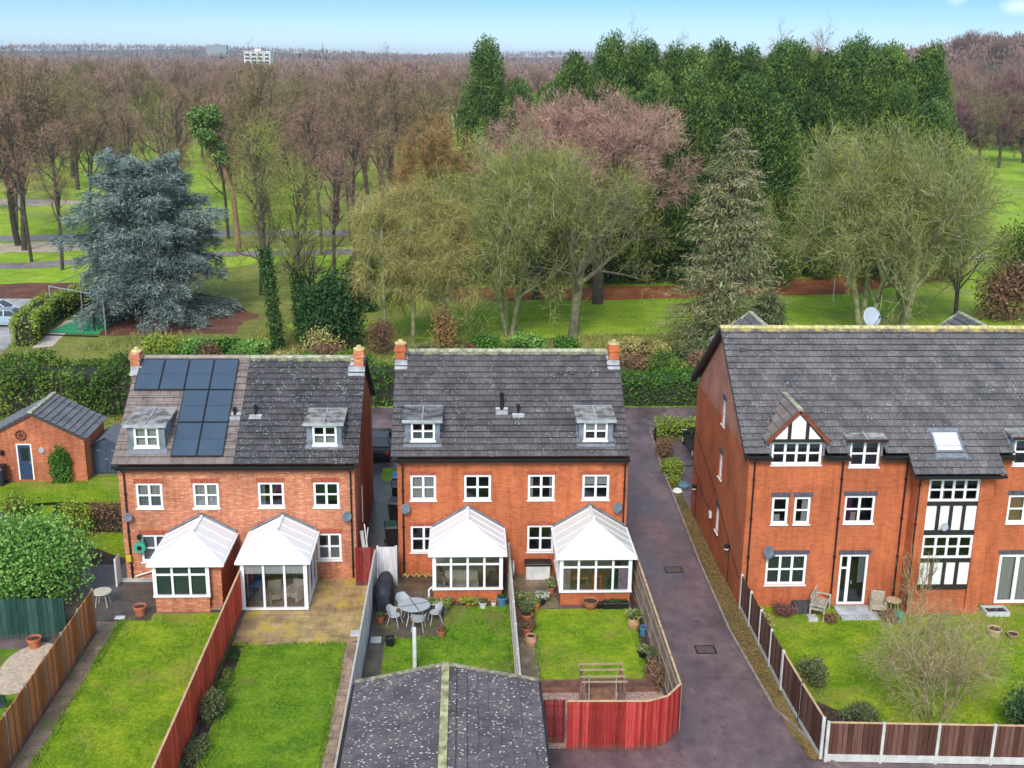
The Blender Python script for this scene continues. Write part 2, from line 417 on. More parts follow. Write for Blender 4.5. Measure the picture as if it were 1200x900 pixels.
BR_RIGHT = brick('brick_red_orange', (0.54, 0.140, 0.050), (0.43, 0.100, 0.038), (0.40, 0.17, 0.10), odd=(0.46, 0.15, 0.07), oddcut=0.62)
BR_GABLE = brick('brick_pale_pink', (0.50, 0.20, 0.13), (0.42, 0.15, 0.10), (0.48, 0.28, 0.22), odd=(0.5, 0.26, 0.2), oddcut=0.6)
BR_SOLDIER = plain('soldier_brick', (0.36, 0.085, 0.045), 0.8, 0.35, 9)
BR_BLUE = plain('blue_brick', (0.075, 0.078, 0.105), 0.7, 0.4, 9)
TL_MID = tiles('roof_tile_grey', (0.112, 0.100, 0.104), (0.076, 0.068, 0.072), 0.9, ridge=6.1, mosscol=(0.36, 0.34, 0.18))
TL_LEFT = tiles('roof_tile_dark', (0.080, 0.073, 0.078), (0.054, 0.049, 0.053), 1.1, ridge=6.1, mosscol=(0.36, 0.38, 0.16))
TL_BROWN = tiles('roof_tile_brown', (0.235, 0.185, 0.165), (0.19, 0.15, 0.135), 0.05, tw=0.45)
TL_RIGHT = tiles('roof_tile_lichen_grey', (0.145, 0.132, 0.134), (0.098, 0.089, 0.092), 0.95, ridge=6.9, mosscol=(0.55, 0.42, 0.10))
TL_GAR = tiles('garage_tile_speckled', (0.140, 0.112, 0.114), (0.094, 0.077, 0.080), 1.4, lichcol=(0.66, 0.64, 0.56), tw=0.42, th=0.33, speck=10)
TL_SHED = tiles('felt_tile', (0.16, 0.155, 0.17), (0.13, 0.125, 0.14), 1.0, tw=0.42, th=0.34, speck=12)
RIDGE = plain('ridge_tile_lichened', (0.34, 0.32, 0.22), 0.8, 0.45, 4)
RIDGE_Y = plain('ridge_tile_yellow_lichen', (0.50, 0.42, 0.18), 0.8, 0.35, 5)
WHITE = plain('white_upvc', (0.82, 0.82, 0.82), 0.35, 0.03, 2)
WHITE_OLD = plain('weathered_white', (0.62, 0.62, 0.60), 0.6, 0.18, 3)
POLY = plain('polycarbonate_white', (0.86, 0.86, 0.85), 0.25, 0.02, 1)
POLY_D = plain('polycarbonate_dirty', (0.78, 0.78, 0.74), 0.3, 0.10, 1.2)
BLACKP = plain('black_plastic', (0.014, 0.013, 0.014), 0.4, 0.2, 3)
DKBROWN = plain('dark_brown_paint', (0.035, 0.016, 0.014), 0.5, 0.2, 3)
TIMBER = plain('black_timber', (0.022, 0.018, 0.016), 0.6, 0.3, 6)
LEAD = plain('lead_sheet', (0.17, 0.19, 0.22), 0.6, 0.25, 3)
LEAD_P = plain('lead_pale', (0.36, 0.37, 0.39), 0.6, 0.22, 3)
FELT = plain('dormer_felt', (0.13, 0.125, 0.12), 0.85, 0.75, 2.2)
FELT_P = plain('dormer_felt_pale', (0.24, 0.225, 0.205), 0.85, 0.6, 2.5)
GLASS = glass_mat('window_glass', fac=0.72)
GLASS_C = glass_mat('conservatory_glass', fac=0.85)
ROOM = plain('room_dark', (0.055, 0.055, 0.06), 0.9, 0.5, 1.3)
ROOM_L = plain('room_light', (0.40, 0.37, 0.31), 0.9, 0.2, 1.0)
CURT = plain('net_curtain', (0.74, 0.74, 0.72), 0.9, 0.08, 5, stretch=(8, 8, 0.4))
CURT_G = plain('grey_curtain', (0.33, 0.37, 0.42), 0.9, 0.15, 5, stretch=(8, 8, 0.4))
CURT_P = plain('purple_curtain', (0.16, 0.05, 0.14), 0.9, 0.2, 5)
CURT_T = plain('tan_curtain', (0.55, 0.36, 0.15), 0.9, 0.2, 5)
BLIND_V = plain('vertical_blind', (0.22, 0.30, 0.32), 0.7, 0.1, 5)
BLIND_DK = plain('grey_green_blind', (0.055, 0.095, 0.10), 0.8, 0.1, 30)
SOLAR = plain('solar_cell', (0.052, 0.078, 0.115), 0.35, 0.05, 1.5, spec=0.5)
SOLAR_F = plain('solar_frame', (0.02, 0.024, 0.03), 0.4, 0.1, 1)
METAL = plain('galvanised_metal', (0.42, 0.43, 0.44), 0.4, 0.15, 3, metal=0.6)
DISH = plain('dish_grey', (0.13, 0.15, 0.18), 0.45, 0.1, 3)
DISH_L = plain('dish_pale', (0.36, 0.39, 0.44), 0.45, 0.06, 3)
CONC = plain('concrete', (0.46, 0.45, 0.42), 0.8, 0.2, 2, bmp=0.3)
POSTC = plain('concrete_post', (0.52, 0.51, 0.47), 0.8, 0.15, 3)
TERRA = plain('terracotta', (0.42, 0.14, 0.065), 0.8, 0.18, 5)
SOIL = plain('soil', (0.055, 0.035, 0.024), 0.95, 0.5, 8, bmp=0.8)
RED_F = boards('red_stained_timber', (0.38, 0.036, 0.030), .45)
REDO_F = boards('orange_red_stained_timber', (0.62, 0.085, 0.045), .22)
DRED_F = boards('dark_red_stained_timber', (0.20, 0.026, 0.024), .3)
ORA_F = boards('orange_brown_timber', (0.42, 0.16, 0.065), .35)
BRN_F = boards('dark_brown_timber', (0.115, 0.052, 0.036), .4)
WHT_F = boards('pale_painted_timber', (0.60, 0.58, 0.58), .12)
GRY_F = boards('weathered_grey_timber', (0.27, 0.20, 0.155), .35)
PALE_F = boards('bleached_timber', (0.50, 0.46, 0.40), .25)
CAP_F = plain('pale_capping_rail', (0.56, 0.36, 0.20), 0.8, 0.2, 4)
GRN_F = boards('dark_green_painted_timber', (0.022, 0.062, 0.048), .25)
BLUE_P = plain('dark_blue_paint', (0.030, 0.055, 0.12), 0.5, 0.15, 3)
BLUE_S = plain('slate_blue_paint', (0.050, 0.075, 0.115), 0.6, 0.18, 3)
BLUE_B = plain('bright_blue_plastic', (0.03, 0.17, 0.42), 0.4, 0.1, 3)
BLUE_POT = plain('blue_glazed_pot', (0.07, 0.19, 0.33), 0.35, 0.15, 5)
GRN_PL = plain('sea_green_plastic', (0.06, 0.36, 0.24), 0.45, 0.1, 5)
GRN_MAT = plain('green_astro_mat', (0.03, 0.28, 0.12), 0.9, 0.15, 3)
YEL_PL = plain('yellow_plastic', (0.60, 0.42, 0.03), 0.5, 0.1, 5)
ORANGE_M = plain('orange_paint', (0.62, 0.19, 0.04), 0.6, 0.1, 3)
WICKER = plain('worn_wicker', (0.38, 0.32, 0.24), 0.85, 0.3, 12)
TEAK = plain('silvered_teak', (0.40, 0.36, 0.29), 0.85, 0.3, 6)
GREYM = plain('pale_grey_metal', (0.50, 0.52, 0.53), 0.4, 0.06, 5)
COVER = plain('black_cover_cloth', (0.028, 0.030, 0.040), 0.55, 0.35, 2)
STONE_W = plain('white_stone', (0.72, 0.70, 0.66), 0.8, 0.15, 3)
SAND = plain('sand_gravel', (0.52, 0.40, 0.29), 0.95, 0.2, 6, bmp=0.5)
LOG = plain('cut_log', (0.46, 0.34, 0.20), 0.9, 0.25, 6)
TYRE = plain('tyre_rubber', (0.012, 0.012, 0.013), 0.8, 0.1, 5)
CAR_SB = plain('silver_blue_car_paint', (0.36, 0.46, 0.52), 0.25, 0.04, 1, spec=0.6, metal=0.2)
CAR_W = plain('pale_silver_car_paint', (0.60, 0.64, 0.66), 0.25, 0.04, 1, spec=0.6)
CAR_K = plain('black_car_paint', (0.012, 0.013, 0.016), 0.2, 0.1, 1, spec=0.6)
CARGL = plain('car_glass', (0.015, 0.020, 0.024), 0.08, 0.1, 1, spec=0.8)
CLOTH_K = plain('black_clothing', (0.012, 0.012, 0.015), 0.85, 0.2, 5)
SKIN = plain('skin', (0.50, 0.28, 0.20), 0.6, 0.05, 5)
CREAM = plain('cream_fabric', (0.62, 0.55, 0.44), 0.9, 0.1, 5)
WOODF = plain('interior_wood', (0.42, 0.23, 0.10), 0.5, 0.2, 3)

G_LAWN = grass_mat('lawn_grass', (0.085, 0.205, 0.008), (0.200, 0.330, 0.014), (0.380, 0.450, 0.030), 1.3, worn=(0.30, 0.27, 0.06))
G_LAWN2 = grass_mat('deep_green_lawn_grass', (0.055, 0.165, 0.010), (0.140, 0.275, 0.014), (0.270, 0.390, 0.030), 1.6, worn=(0.20, 0.17, 0.06))  # darker, greener grass mix than the main lawn
G_PARK = grass_mat('park_grass', (0.150, 0.265, 0.016), (0.240, 0.385, 0.024), (0.380, 0.480, 0.055), 0.16, worn=(0.27, 0.24, 0.10))
G_ROUGH = grass_mat('rough_grass', (0.10, 0.13, 0.025), (0.19, 0.215, 0.045), (0.30, 0.29, 0.08), 0.5, worn=(0.22, 0.12, 0.055))
LEAFLIT = grass_mat('leaf_litter', (0.20, 0.055, 0.024), (0.32, 0.10, 0.045), (0.40, 0.17, 0.08), 0.8)
LITVERGE = grass_mat('verge_litter', (0.05, 0.065, 0.020), (0.14, 0.10, 0.042), (0.26, 0.18, 0.08), 2.2)
RED_LITTER = grass_mat('red_brown_litter', (0.085, 0.035, 0.028), (0.16, 0.065, 0.05), (0.24, 0.12, 0.08), 0.8)  # dark red-brown tone of leaf litter
TARMAC = tarmac_mat('drive_tarmac', (0.185, 0.122, 0.124), (0.110, 0.076, 0.084))
TARMAC_G = tarmac_mat('grey_tarmac', (0.26, 0.215, 0.205), (0.18, 0.145, 0.145))
CARPARK = tarmac_mat('car_park_surface', (0.46, 0.42, 0.40), (0.34, 0.31, 0.30))
SANDP = plain('sandy_path', (0.46, 0.36, 0.26), 0.95, 0.2, 1.0)
PATHC = plain('pale_path', (0.55, 0.47, 0.40), 0.95, 0.12, 1.0)
PAV_Y = paving('yellow_paving', ((0.44, 0.31, 0.13), (0.36, 0.24, 0.12)), (0.6, 0.6), (0.18, 0.13, 0.06), 0.5, stain=(0.50, 0.35, 0.05))
PAV_B = paving('wet_brown_paving', ((0.115, 0.088, 0.066), (0.085, 0.068, 0.055)), (0.6, 0.6), (0.035, 0.03, 0.02), 0.35, stain=(0.14, 0.13, 0.04))
PAV_D = paving('dark_patio', ((0.105, 0.080, 0.066), (0.085, 0.066, 0.055)), (0.45, 0.45), (0.05, 0.04, 0.03), 0.5)
PAV_P = paving('path_slabs', ((0.27, 0.19, 0.135), (0.19, 0.135, 0.095)), (0.32, 0.6), (0.12, 0.12, 0.03), 0.7, stain=(0.13, 0.16, 0.03))
PAV_T = paving('tan_path_slabs', ((0.36, 0.25, 0.17), (0.30, 0.20, 0.14)), (0.45, 0.45), (0.12, 0.08, 0.05), 0.7)
PINKG = plain('pink_gravel', (0.42, 0.27, 0.22), 0.95, 0.4, 12, bmp=0.8)
RENDERW = plain('white_render', (0.80, 0.80, 0.78), 0.8, 0.03, 2)

BARK_G = plain('lichen_bark', (0.215, 0.225, 0.105), 0.9, 0.4, 2.0)
BARK_D = plain('dark_bark', (0.060, 0.048, 0.036), 0.9, 0.35, 2.0)
BARK_B = plain('brown_bark', (0.085, 0.065, 0.045), 0.9, 0.35, 2.0)
BARK_PINE = plain('pine_bark', (0.22, 0.13, 0.075), 0.9, 0.3, 2.0)
TW_G = foliage('lichen_twigs', [(0, (0.10, 0.12, 0.02)), (0.5, (0.24, 0.26, 0.055)), (1, (0.44, 0.44, 0.12))], patch=0.35, pscale=0.25)
TW_PINK = foliage('pink_twigs', [(0, (0.24, 0.14, 0.09)), (0.4, (0.38, 0.215, 0.165)), (1, (0.54, 0.33, 0.27))], patch=0.3, pscale=0.3)
TW_Y = foliage('yellow_twigs', [(0, (0.20, 0.175, 0.05)), (0.5, (0.35, 0.30, 0.10)), (1, (0.52, 0.45, 0.17))], patch=0.3, pscale=0.3)
TW_RUST = foliage('rust_foliage', [(0, (0.16, 0.14, 0.045)), (0.5, (0.32, 0.19, 0.075)), (1, (0.46, 0.28, 0.12))], patch=0.4, pscale=0.3)
TW_PARK = foliage('park_twigs', [(0, (0.22, 0.22, 0.06)), (0.3, (0.25, 0.20, 0.09)), (0.6, (0.28, 0.165, 0.115)), (1, (0.44, 0.26, 0.21))], objvar=0.72)
TW_FAR = foliage('far_twigs', [(0, (0.13, 0.10, 0.080)), (0.4, (0.22, 0.14, 0.115)), (0.75, (0.30, 0.18, 0.155)), (1, (0.22, 0.20, 0.13))], patch=0.65, pscale=0.035)
TW_PURP = foliage('purple_twigs', [(0, (0.13, 0.06, 0.065)), (0.5, (0.20, 0.095, 0.10)), (1, (0.28, 0.16, 0.16))], patch=0.3, pscale=0.1)
LF_LEY = foliage('cypress_foliage', [(0, (0.016, 0.050, 0.018)), (0.40, (0.055, 0.115, 0.030)), (0.72, (0.150, 0.220, 0.050)), (1, (0.28, 0.34, 0.08))], patch=0.5, pscale=0.45, objvar=0.15)
LF_CED = foliage('blue_cedar_needles', [(0, (0.050, 0.080, 0.075)), (0.5, (0.155, 0.205, 0.195)), (1, (0.38, 0.44, 0.38))], patch=0.3, pscale=0.5)
LF_SPR = foliage('spruce_needles', [(0, (0.09, 0.125, 0.045)), (0.4, (0.17, 0.20, 0.085)), (0.65, (0.28, 0.22, 0.11)), (1, (0.36, 0.43, 0.26))], patch=0.5, pscale=0.4)
LF_LAU = foliage('laurel_leaves', [(0, (0.020, 0.075, 0.012)), (0.5, (0.055, 0.155, 0.022)), (1, (0.16, 0.30, 0.04))], patch=0.3, pscale=1.0)
LF_DKH = foliage('dark_hedge_leaves', [(0, (0.026, 0.060, 0.014)), (0.5, (0.065, 0.130, 0.022)), (0.8, (0.16, 0.23, 0.035)), (1, (0.34, 0.30, 0.06))], patch=0.5, pscale=0.3)
LF_YG = foliage('yellow_green_leaves', [(0, (0.10, 0.16, 0.02)), (0.5, (0.21, 0.28, 0.035)), (1, (0.38, 0.42, 0.07))], patch=0.3, pscale=0.8)
LF_BRT = foliage('bright_green_leaves', [(0, (0.050, 0.15, 0.025)), (0.5, (0.15, 0.31, 0.055)), (1, (0.33, 0.50, 0.14))], patch=0.3, pscale=1.2)
LF_HOL = foliage('holly_leaves', [(0, (0.012, 0.040, 0.014)), (0.5, (0.030, 0.080, 0.022)), (1, (0.085, 0.15, 0.045))], patch=0.3, pscale=0.8)
LF_IVY = foliage('ivy_leaves', [(0, (0.020, 0.055, 0.014)), (0.5, (0.045, 0.105, 0.024)), (1, (0.11, 0.18, 0.05))], patch=0.3, pscale=0.8)
LF_PUR = foliage('purple_red_leaves', [(0, (0.09, 0.03, 0.035)), (0.5, (0.18, 0.07, 0.065)), (1, (0.30, 0.16, 0.13))])
LF_OLV = foliage('olive_leaves', [(0, (0.055, 0.075, 0.03)), (0.5, (0.11, 0.135, 0.055)), (1, (0.20, 0.22, 0.10))], patch=0.3, pscale=0.8)
LF_BRN = foliage('brown_dead_leaves', [(0, (0.09, 0.050, 0.030)), (0.5, (0.19, 0.105, 0.060)), (1, (0.32, 0.20, 0.12))], patch=0.3, pscale=0.8)
LF_PINE = foliage('pine_needles', [(0, (0.06, 0.12, 0.03)), (0.5, (0.12, 0.20, 0.05)), (1, (0.22, 0.30, 0.09))])
LF_FLW = foliage('potted_leaves', [(0, (0.05, 0.10, 0.02)), (0.5, (0.16, 0.24, 0.05)), (0.8, (0.30, 0.34, 0.12)), (0.93, (0.45, 0.42, 0.32)), (1, (0.40, 0.10, 0.05))])
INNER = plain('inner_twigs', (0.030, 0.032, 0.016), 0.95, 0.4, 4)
# ============================================================ ground and setting
def struct_poly(name, pts, z, mt, thick=0.0):
    mb = MB()
    # counter-clockwise
    A = sum(pts[i][0] * pts[(i + 1) % len(pts)][1] - pts[(i + 1) % len(pts)][0] * pts[i][1] for i in range(len(pts)))
    if A < 0: pts = pts[::-1]
    mb.poly([(x, y, z) for x, y in pts])
    if thick:
        for i in range(len(pts)):
            a, b = pts[i], pts[(i + 1) % len(pts)]
            mb.quad((a[0], a[1], z - thick), (b[0], b[1], z - thick), (b[0], b[1], z), (a[0], a[1], z))
    o = mb.build(name, mt); o['kind'] = 'structure'
    return o

def wob(pts, amp, rng, sub=6):
    out = []
    for i in range(len(pts)):
        a = pts[i]; b = pts[(i + 1) % len(pts)]
        for k in range(sub):
            t = k / sub
            out.append((a[0] + (b[0] - a[0]) * t + rng.uniform(-amp, amp), a[1] + (b[1] - a[1]) * t + rng.uniform(-amp, amp)))
    return out

rg = random.Random(4)
gb = MB(); gb.quad((-4500, -60, 0), (4500, -60, 0), (4500, 9000, 0), (-4500, 9000, 0))
g = gb.build('ground', G_PARK); g['kind'] = 'structure'
# plots round the houses
struct_poly('estate_ground', [(-40, 20), (40, 20), (40, 71.5), (-40, 71.5)], 0.004, TARMAC)
struct_poly('garden_ground', [(-40, 56), (-18.5, 58), (-14.8, 60.5), (-14.8, 71.5), (-40, 71.5)], 0.012, G_ROUGH)
struct_poly('rough_grass', wob([(-60, 73), (70, 73), (75, 88), (15, 92), (-2, 90), (-14, 93), (-60, 86)], 1.0, rg), 0.006, G_ROUGH)
struct_poly('rough_grass', wob([(-36.5, 88), (-18, 88), (-13, 100), (-17, 128), (-33, 119), (-37, 104)], 1.0, rg), 0.010, G_ROUGH)
struct_poly('leaf_litter_strip', wob([(-3, 105.5), (17.5, 106.8), (38.5, 110), (53, 119), (58, 128), (50, 126), (40, 118), (18, 113), (-3, 111.5)], 0.5, rg), 0.012, LEAFLIT)
struct_poly('leaf_litter_ground', wob([(-30, 91.5), (-19, 92.5), (-18.5, 99), (-22, 105), (-31, 106), (-31, 98)], 0.5, rg), 0.014, RED_LITTER)
struct_poly('leaf_litter_ground', wob([(-48, 105), (-37, 104), (-33, 110), (-34, 115), (-48, 113)], 0.5, rg), 0.014, RED_LITTER)
struct_poly('park_road', wob([(-80, 120.5), (-47, 121.5), (-34, 128.5), (-10, 132), (20, 134), (20, 138), (-10, 136), (-35, 132), (-48, 125), (-80, 124)], .35, rg), 0.016, TARMAC_G)
struct_poly('rough_bank', wob([(-36, 134), (-8, 138), (8, 141), (8, 148), (-8, 148), (-20, 147), (-36, 142)], 0.8, rg), 0.012, G_ROUGH)
struct_poly('footpath', wob([(-80, 138), (-54, 140), (-36, 144.5), (-8, 147.5), (10, 149), (10, 153), (-8, 152), (-37, 149), (-55, 145), (-80, 143)], .4, rg), 0.018, TARMAC_G)
struct_poly('sandy_bank', wob([(-90, 129), (-54, 131), (-40, 134), (-40, 140), (-55, 139), (-90, 137)], 0.8, rg), 0.013, SANDP)
struct_poly('bunker', wob([(-82, 172), (-60, 175), (-57, 181), (-80, 182)], 0.8, rg), 0.013, SANDP)
struct_poly('footpath', [(51, 130.5), (66, 130.8), (100, 134), (100, 136.5), (66, 133.3), (51, 132.8)], 0.018, PATHC)
struct_poly('car_park', [(-70, 85), (-35.2, 85.5), (-36.4, 93), (-37.3, 101), (-40, 106), (-70, 107)], 0.016, CARPARK)
struct_poly('footpath', [(-33.6, 87.2), (-32.2, 87.8), (-32.6, 92), (-33.3, 97), (-34.2, 97)], 0.02, PATHC)

# drive between the houses: tarmac strip with kerbs, then the close behind
struct_poly('drive', [(2.4, 20), (14, 20), (13.2, 30.2), (11.9, 32.0), (10.75, 35.3), (10.45, 41), (10.5, 47), (10.72, 54.6), (10.9, 60.5), (11.3, 66.3), (12.6, 68.6), (40, 69.2),
     (40, 71.3), (-14.5, 71.3), (-14.5, 66), (8.2, 66), (7.75, 60), (7.5, 48), (7.3, 44), (7.3, 34.1), (6.2, 32.75), (2.4, 32.6)], 0.008, TARMAC)
struct_poly('verge', wob([(11.2, 32.2), (11.95, 32.1), (11.45, 34.5), (11.4, 43), (11.36, 53.7), (11.36, 60.2), (11.2, 60.4), (10.86, 54.6), (10.62, 47), (10.57, 41), (10.87, 35.4)], 0.03, rg, 4), 0.03, LITVERGE)
mb = MB()
ke = [(13.3, 30.1), (12.0, 31.9), (10.85, 35.3), (10.55, 41), (10.6, 47), (10.82, 54.6), (10.98, 60.5), (11.3, 66.2), (12.6, 68.5), (16, 68.9)]
for a, b in zip(ke[:-1], ke[1:]):
    mb.bar((a[0], a[1], 0.04), (b[0], b[1], 0.04), 0.10, 0.10)
o = mb.build('kerb', plain('kerb_stone', (0.26, 0.20, 0.17), 0.85, 0.25, 3)); o['kind'] = 'structure'
struct_poly('planting_bed', wob([(11.4, 60.3), (14.2, 61), (14.5, 66.8), (11.9, 67), (11.2, 64.5), (11.05, 61.5)], 0.05, rg, 3), 0.05, LITVERGE)
struct_poly('parking_bay', [(11.9, 60.2), (16, 60.2), (16, 64.3), (12.0, 64.3)], 0.054, TARMAC)

# gardens
struct_poly('lawn', [(-13.95, 20), (-9.3, 20), (-9.3, 42.9), (-12.75, 42.9), (-12.75, 42.3), (-13.95, 42.3)], 0.02, G_LAWN)
struct_poly('garden_path', [(-14.55, 20), (-13.9, 20), (-13.9, 42.2), (-14.55, 42.2)], 0.024, PAV_P)
struct_poly('patio', [(-17.6, 42.3), (-12.75, 42.3), (-12.75, 46.0), (-14.75, 46.0), (-14.75, 47.6), (-17.6, 47.6)], 0.036, PAV_D)
struct_poly('flower_bed', [(-9.1, 20), (-8.85, 20), (-8.4, 40.3), (-9.1, 41)], 0.022, SOIL)
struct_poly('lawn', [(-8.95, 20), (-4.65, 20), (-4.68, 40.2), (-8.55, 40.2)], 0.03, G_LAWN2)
struct_poly('patio', [(-9.05, 40.15), (-4.68, 40.22), (-3.9, 40.6), (-3.9, 46), (-9.05, 46)], 0.034, PAV_Y)
struct_poly('garden_path', [(-4.62, 20), (-3.92, 20), (-3.92, 40.3), (-4.66, 40.3)], 0.036, PAV_T)
struct_poly('patio', [(-3.75, 40.4), (-0.95, 40.4), (-0.95, 42.9), (1.7, 43.3), (1.7, 46.3), (-3.75, 46.3)], 0.03, PAV_B)
struct_poly('garden_path', [(-3.75, 33), (-3.2, 33), (-3.2, 40.5), (-3.75, 40.5)], 0.026, PAV_B)
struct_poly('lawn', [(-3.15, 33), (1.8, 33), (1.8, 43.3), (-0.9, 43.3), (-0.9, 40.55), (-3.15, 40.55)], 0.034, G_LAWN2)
struct_poly('patio', [(1.95, 33), (2.72, 33), (2.72, 42.9), (3.85, 43.1), (3.85, 46.3), (1.95, 46.3)], 0.03, PAV_P)
struct_poly('lawn', [(2.75, 36.85), (6.7, 36.95), (6.85, 43.0), (2.85, 42.9)], 0.05, G_LAWN, 0.05)
struct_poly('flower_bed', [(6.75, 36.9), (7.12, 36.9), (7.12, 44), (6.9, 44)], 0.05, SOIL)
struct_poly('gravel', [(2.5, 33.0), (6.0, 33.0), (7.1, 34.0), (7.1, 36.7), (2.5, 36.7)], 0.03, PINKG)
struct_poly('lawn', [(11.95, 32.6), (14.8, 32.2), (40, 31.6), (40, 43.0), (11.45, 43.0), (11.5, 36)], 0.03, G_LAWN)
struct_poly('flower_bed', wob([(11.7, 32.2), (18.6, 32.0), (18.6, 33.4), (14.4, 33.9), (12.9, 35.3), (12.2, 36), (11.7, 36)], 0.08, rg, 5), 0.045, SOIL)
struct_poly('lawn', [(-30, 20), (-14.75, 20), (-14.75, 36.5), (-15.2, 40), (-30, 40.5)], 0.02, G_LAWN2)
struct_poly('lawn', [(-33, 47), (-15.5, 47), (-15.5, 58.6), (-19.5, 58.8), (-33, 56.6)], 0.02, G_LAWN)
struct_poly('flower_bed', wob([(-30, 40.4), (-15.3, 41.2), (-15.3, 48.0), (-19, 51.3), (-30, 52.5)], 0.2, rg, 4), 0.03, SOIL)
struct_poly('alley', [(-4.6, 45.2), (-3.1, 45.2), (-3.1, 58), (-4.6, 58)], 0.03, PAV_B)
struct_poly('verge', [(-4.6, 58), (-3.1, 58), (-3.1, 60), (-4.6, 60)], 0.03, G_LAWN2)

# ============================================================ building kit
class Fc:
    """a wall plane: origin, along-vector u, outward normal n"""
    def __init__(s, o, u, n): s.o = Vector(o); s.u = Vector(u); s.n = Vector(n)
    def p(s, u, n, z): v = s.o + s.u * u + s.n * n; return (v.x, v.y, s.o.z + z)
    def box(s, mb, u0, u1, n0, n1, z0, z1):
        v = [s.p(u0, n0, z0), s.p(u1, n0, z0), s.p(u1, n1, z0), s.p(u0, n1, z0), s.p(u0, n0, z1), s.p(u1, n0, z1), s.p(u1, n1, z1), s.p(u0, n1, z1)]
        mb.add(v, [(0, 3, 2, 1), (4, 5, 6, 7), (0, 1, 5, 4), (1, 2, 6, 5), (2, 3, 7, 6), (3, 0, 4, 7)])

def wall_face(mb, F, u0, u1, z0, z1, holes, reveal=0.11, top=None):
    """wall skin with real openings and reveals"""
    us = sorted({u0, u1} | {h[0] for h in holes} | {h[1] for h in holes}); us = [u for u in us if u0 <= u <= u1]
    zs = sorted({z0, z1} | {h[2] for h in holes} | {h[3] for h in holes}); zs = [z for z in zs if z0 <= z <= z1]
    for a, b in zip(us[:-1], us[1:]):
        for c, d in zip(zs[:-1], zs[1:]):
            um, zm = (a + b) / 2, (c + d) / 2
            if any(h[0] < um < h[1] and h[2] < zm < h[3] for h in holes): continue
            mb.quad(F.p(a, 0, c), F.p(b, 0, c), F.p(b, 0, d), F.p(a, 0, d))
    for (a, b, c, d) in holes:
        r = -reveal
        mb.quad(F.p(a, 0, c), F.p(a, r, c), F.p(a, r, d), F.p(a, 0, d))
        mb.quad(F.p(b, r, c), F.p(b, 0, c), F.p(b, 0, d), F.p(b, r, d))
        mb.quad(F.p(a, r, d), F.p(b, r, d), F.p(b, 0, d), F.p(a, 0, d))
        mb.quad(F.p(a, 0, c), F.p(b, 0, c), F.p(b, r, c), F.p(a, r, c))

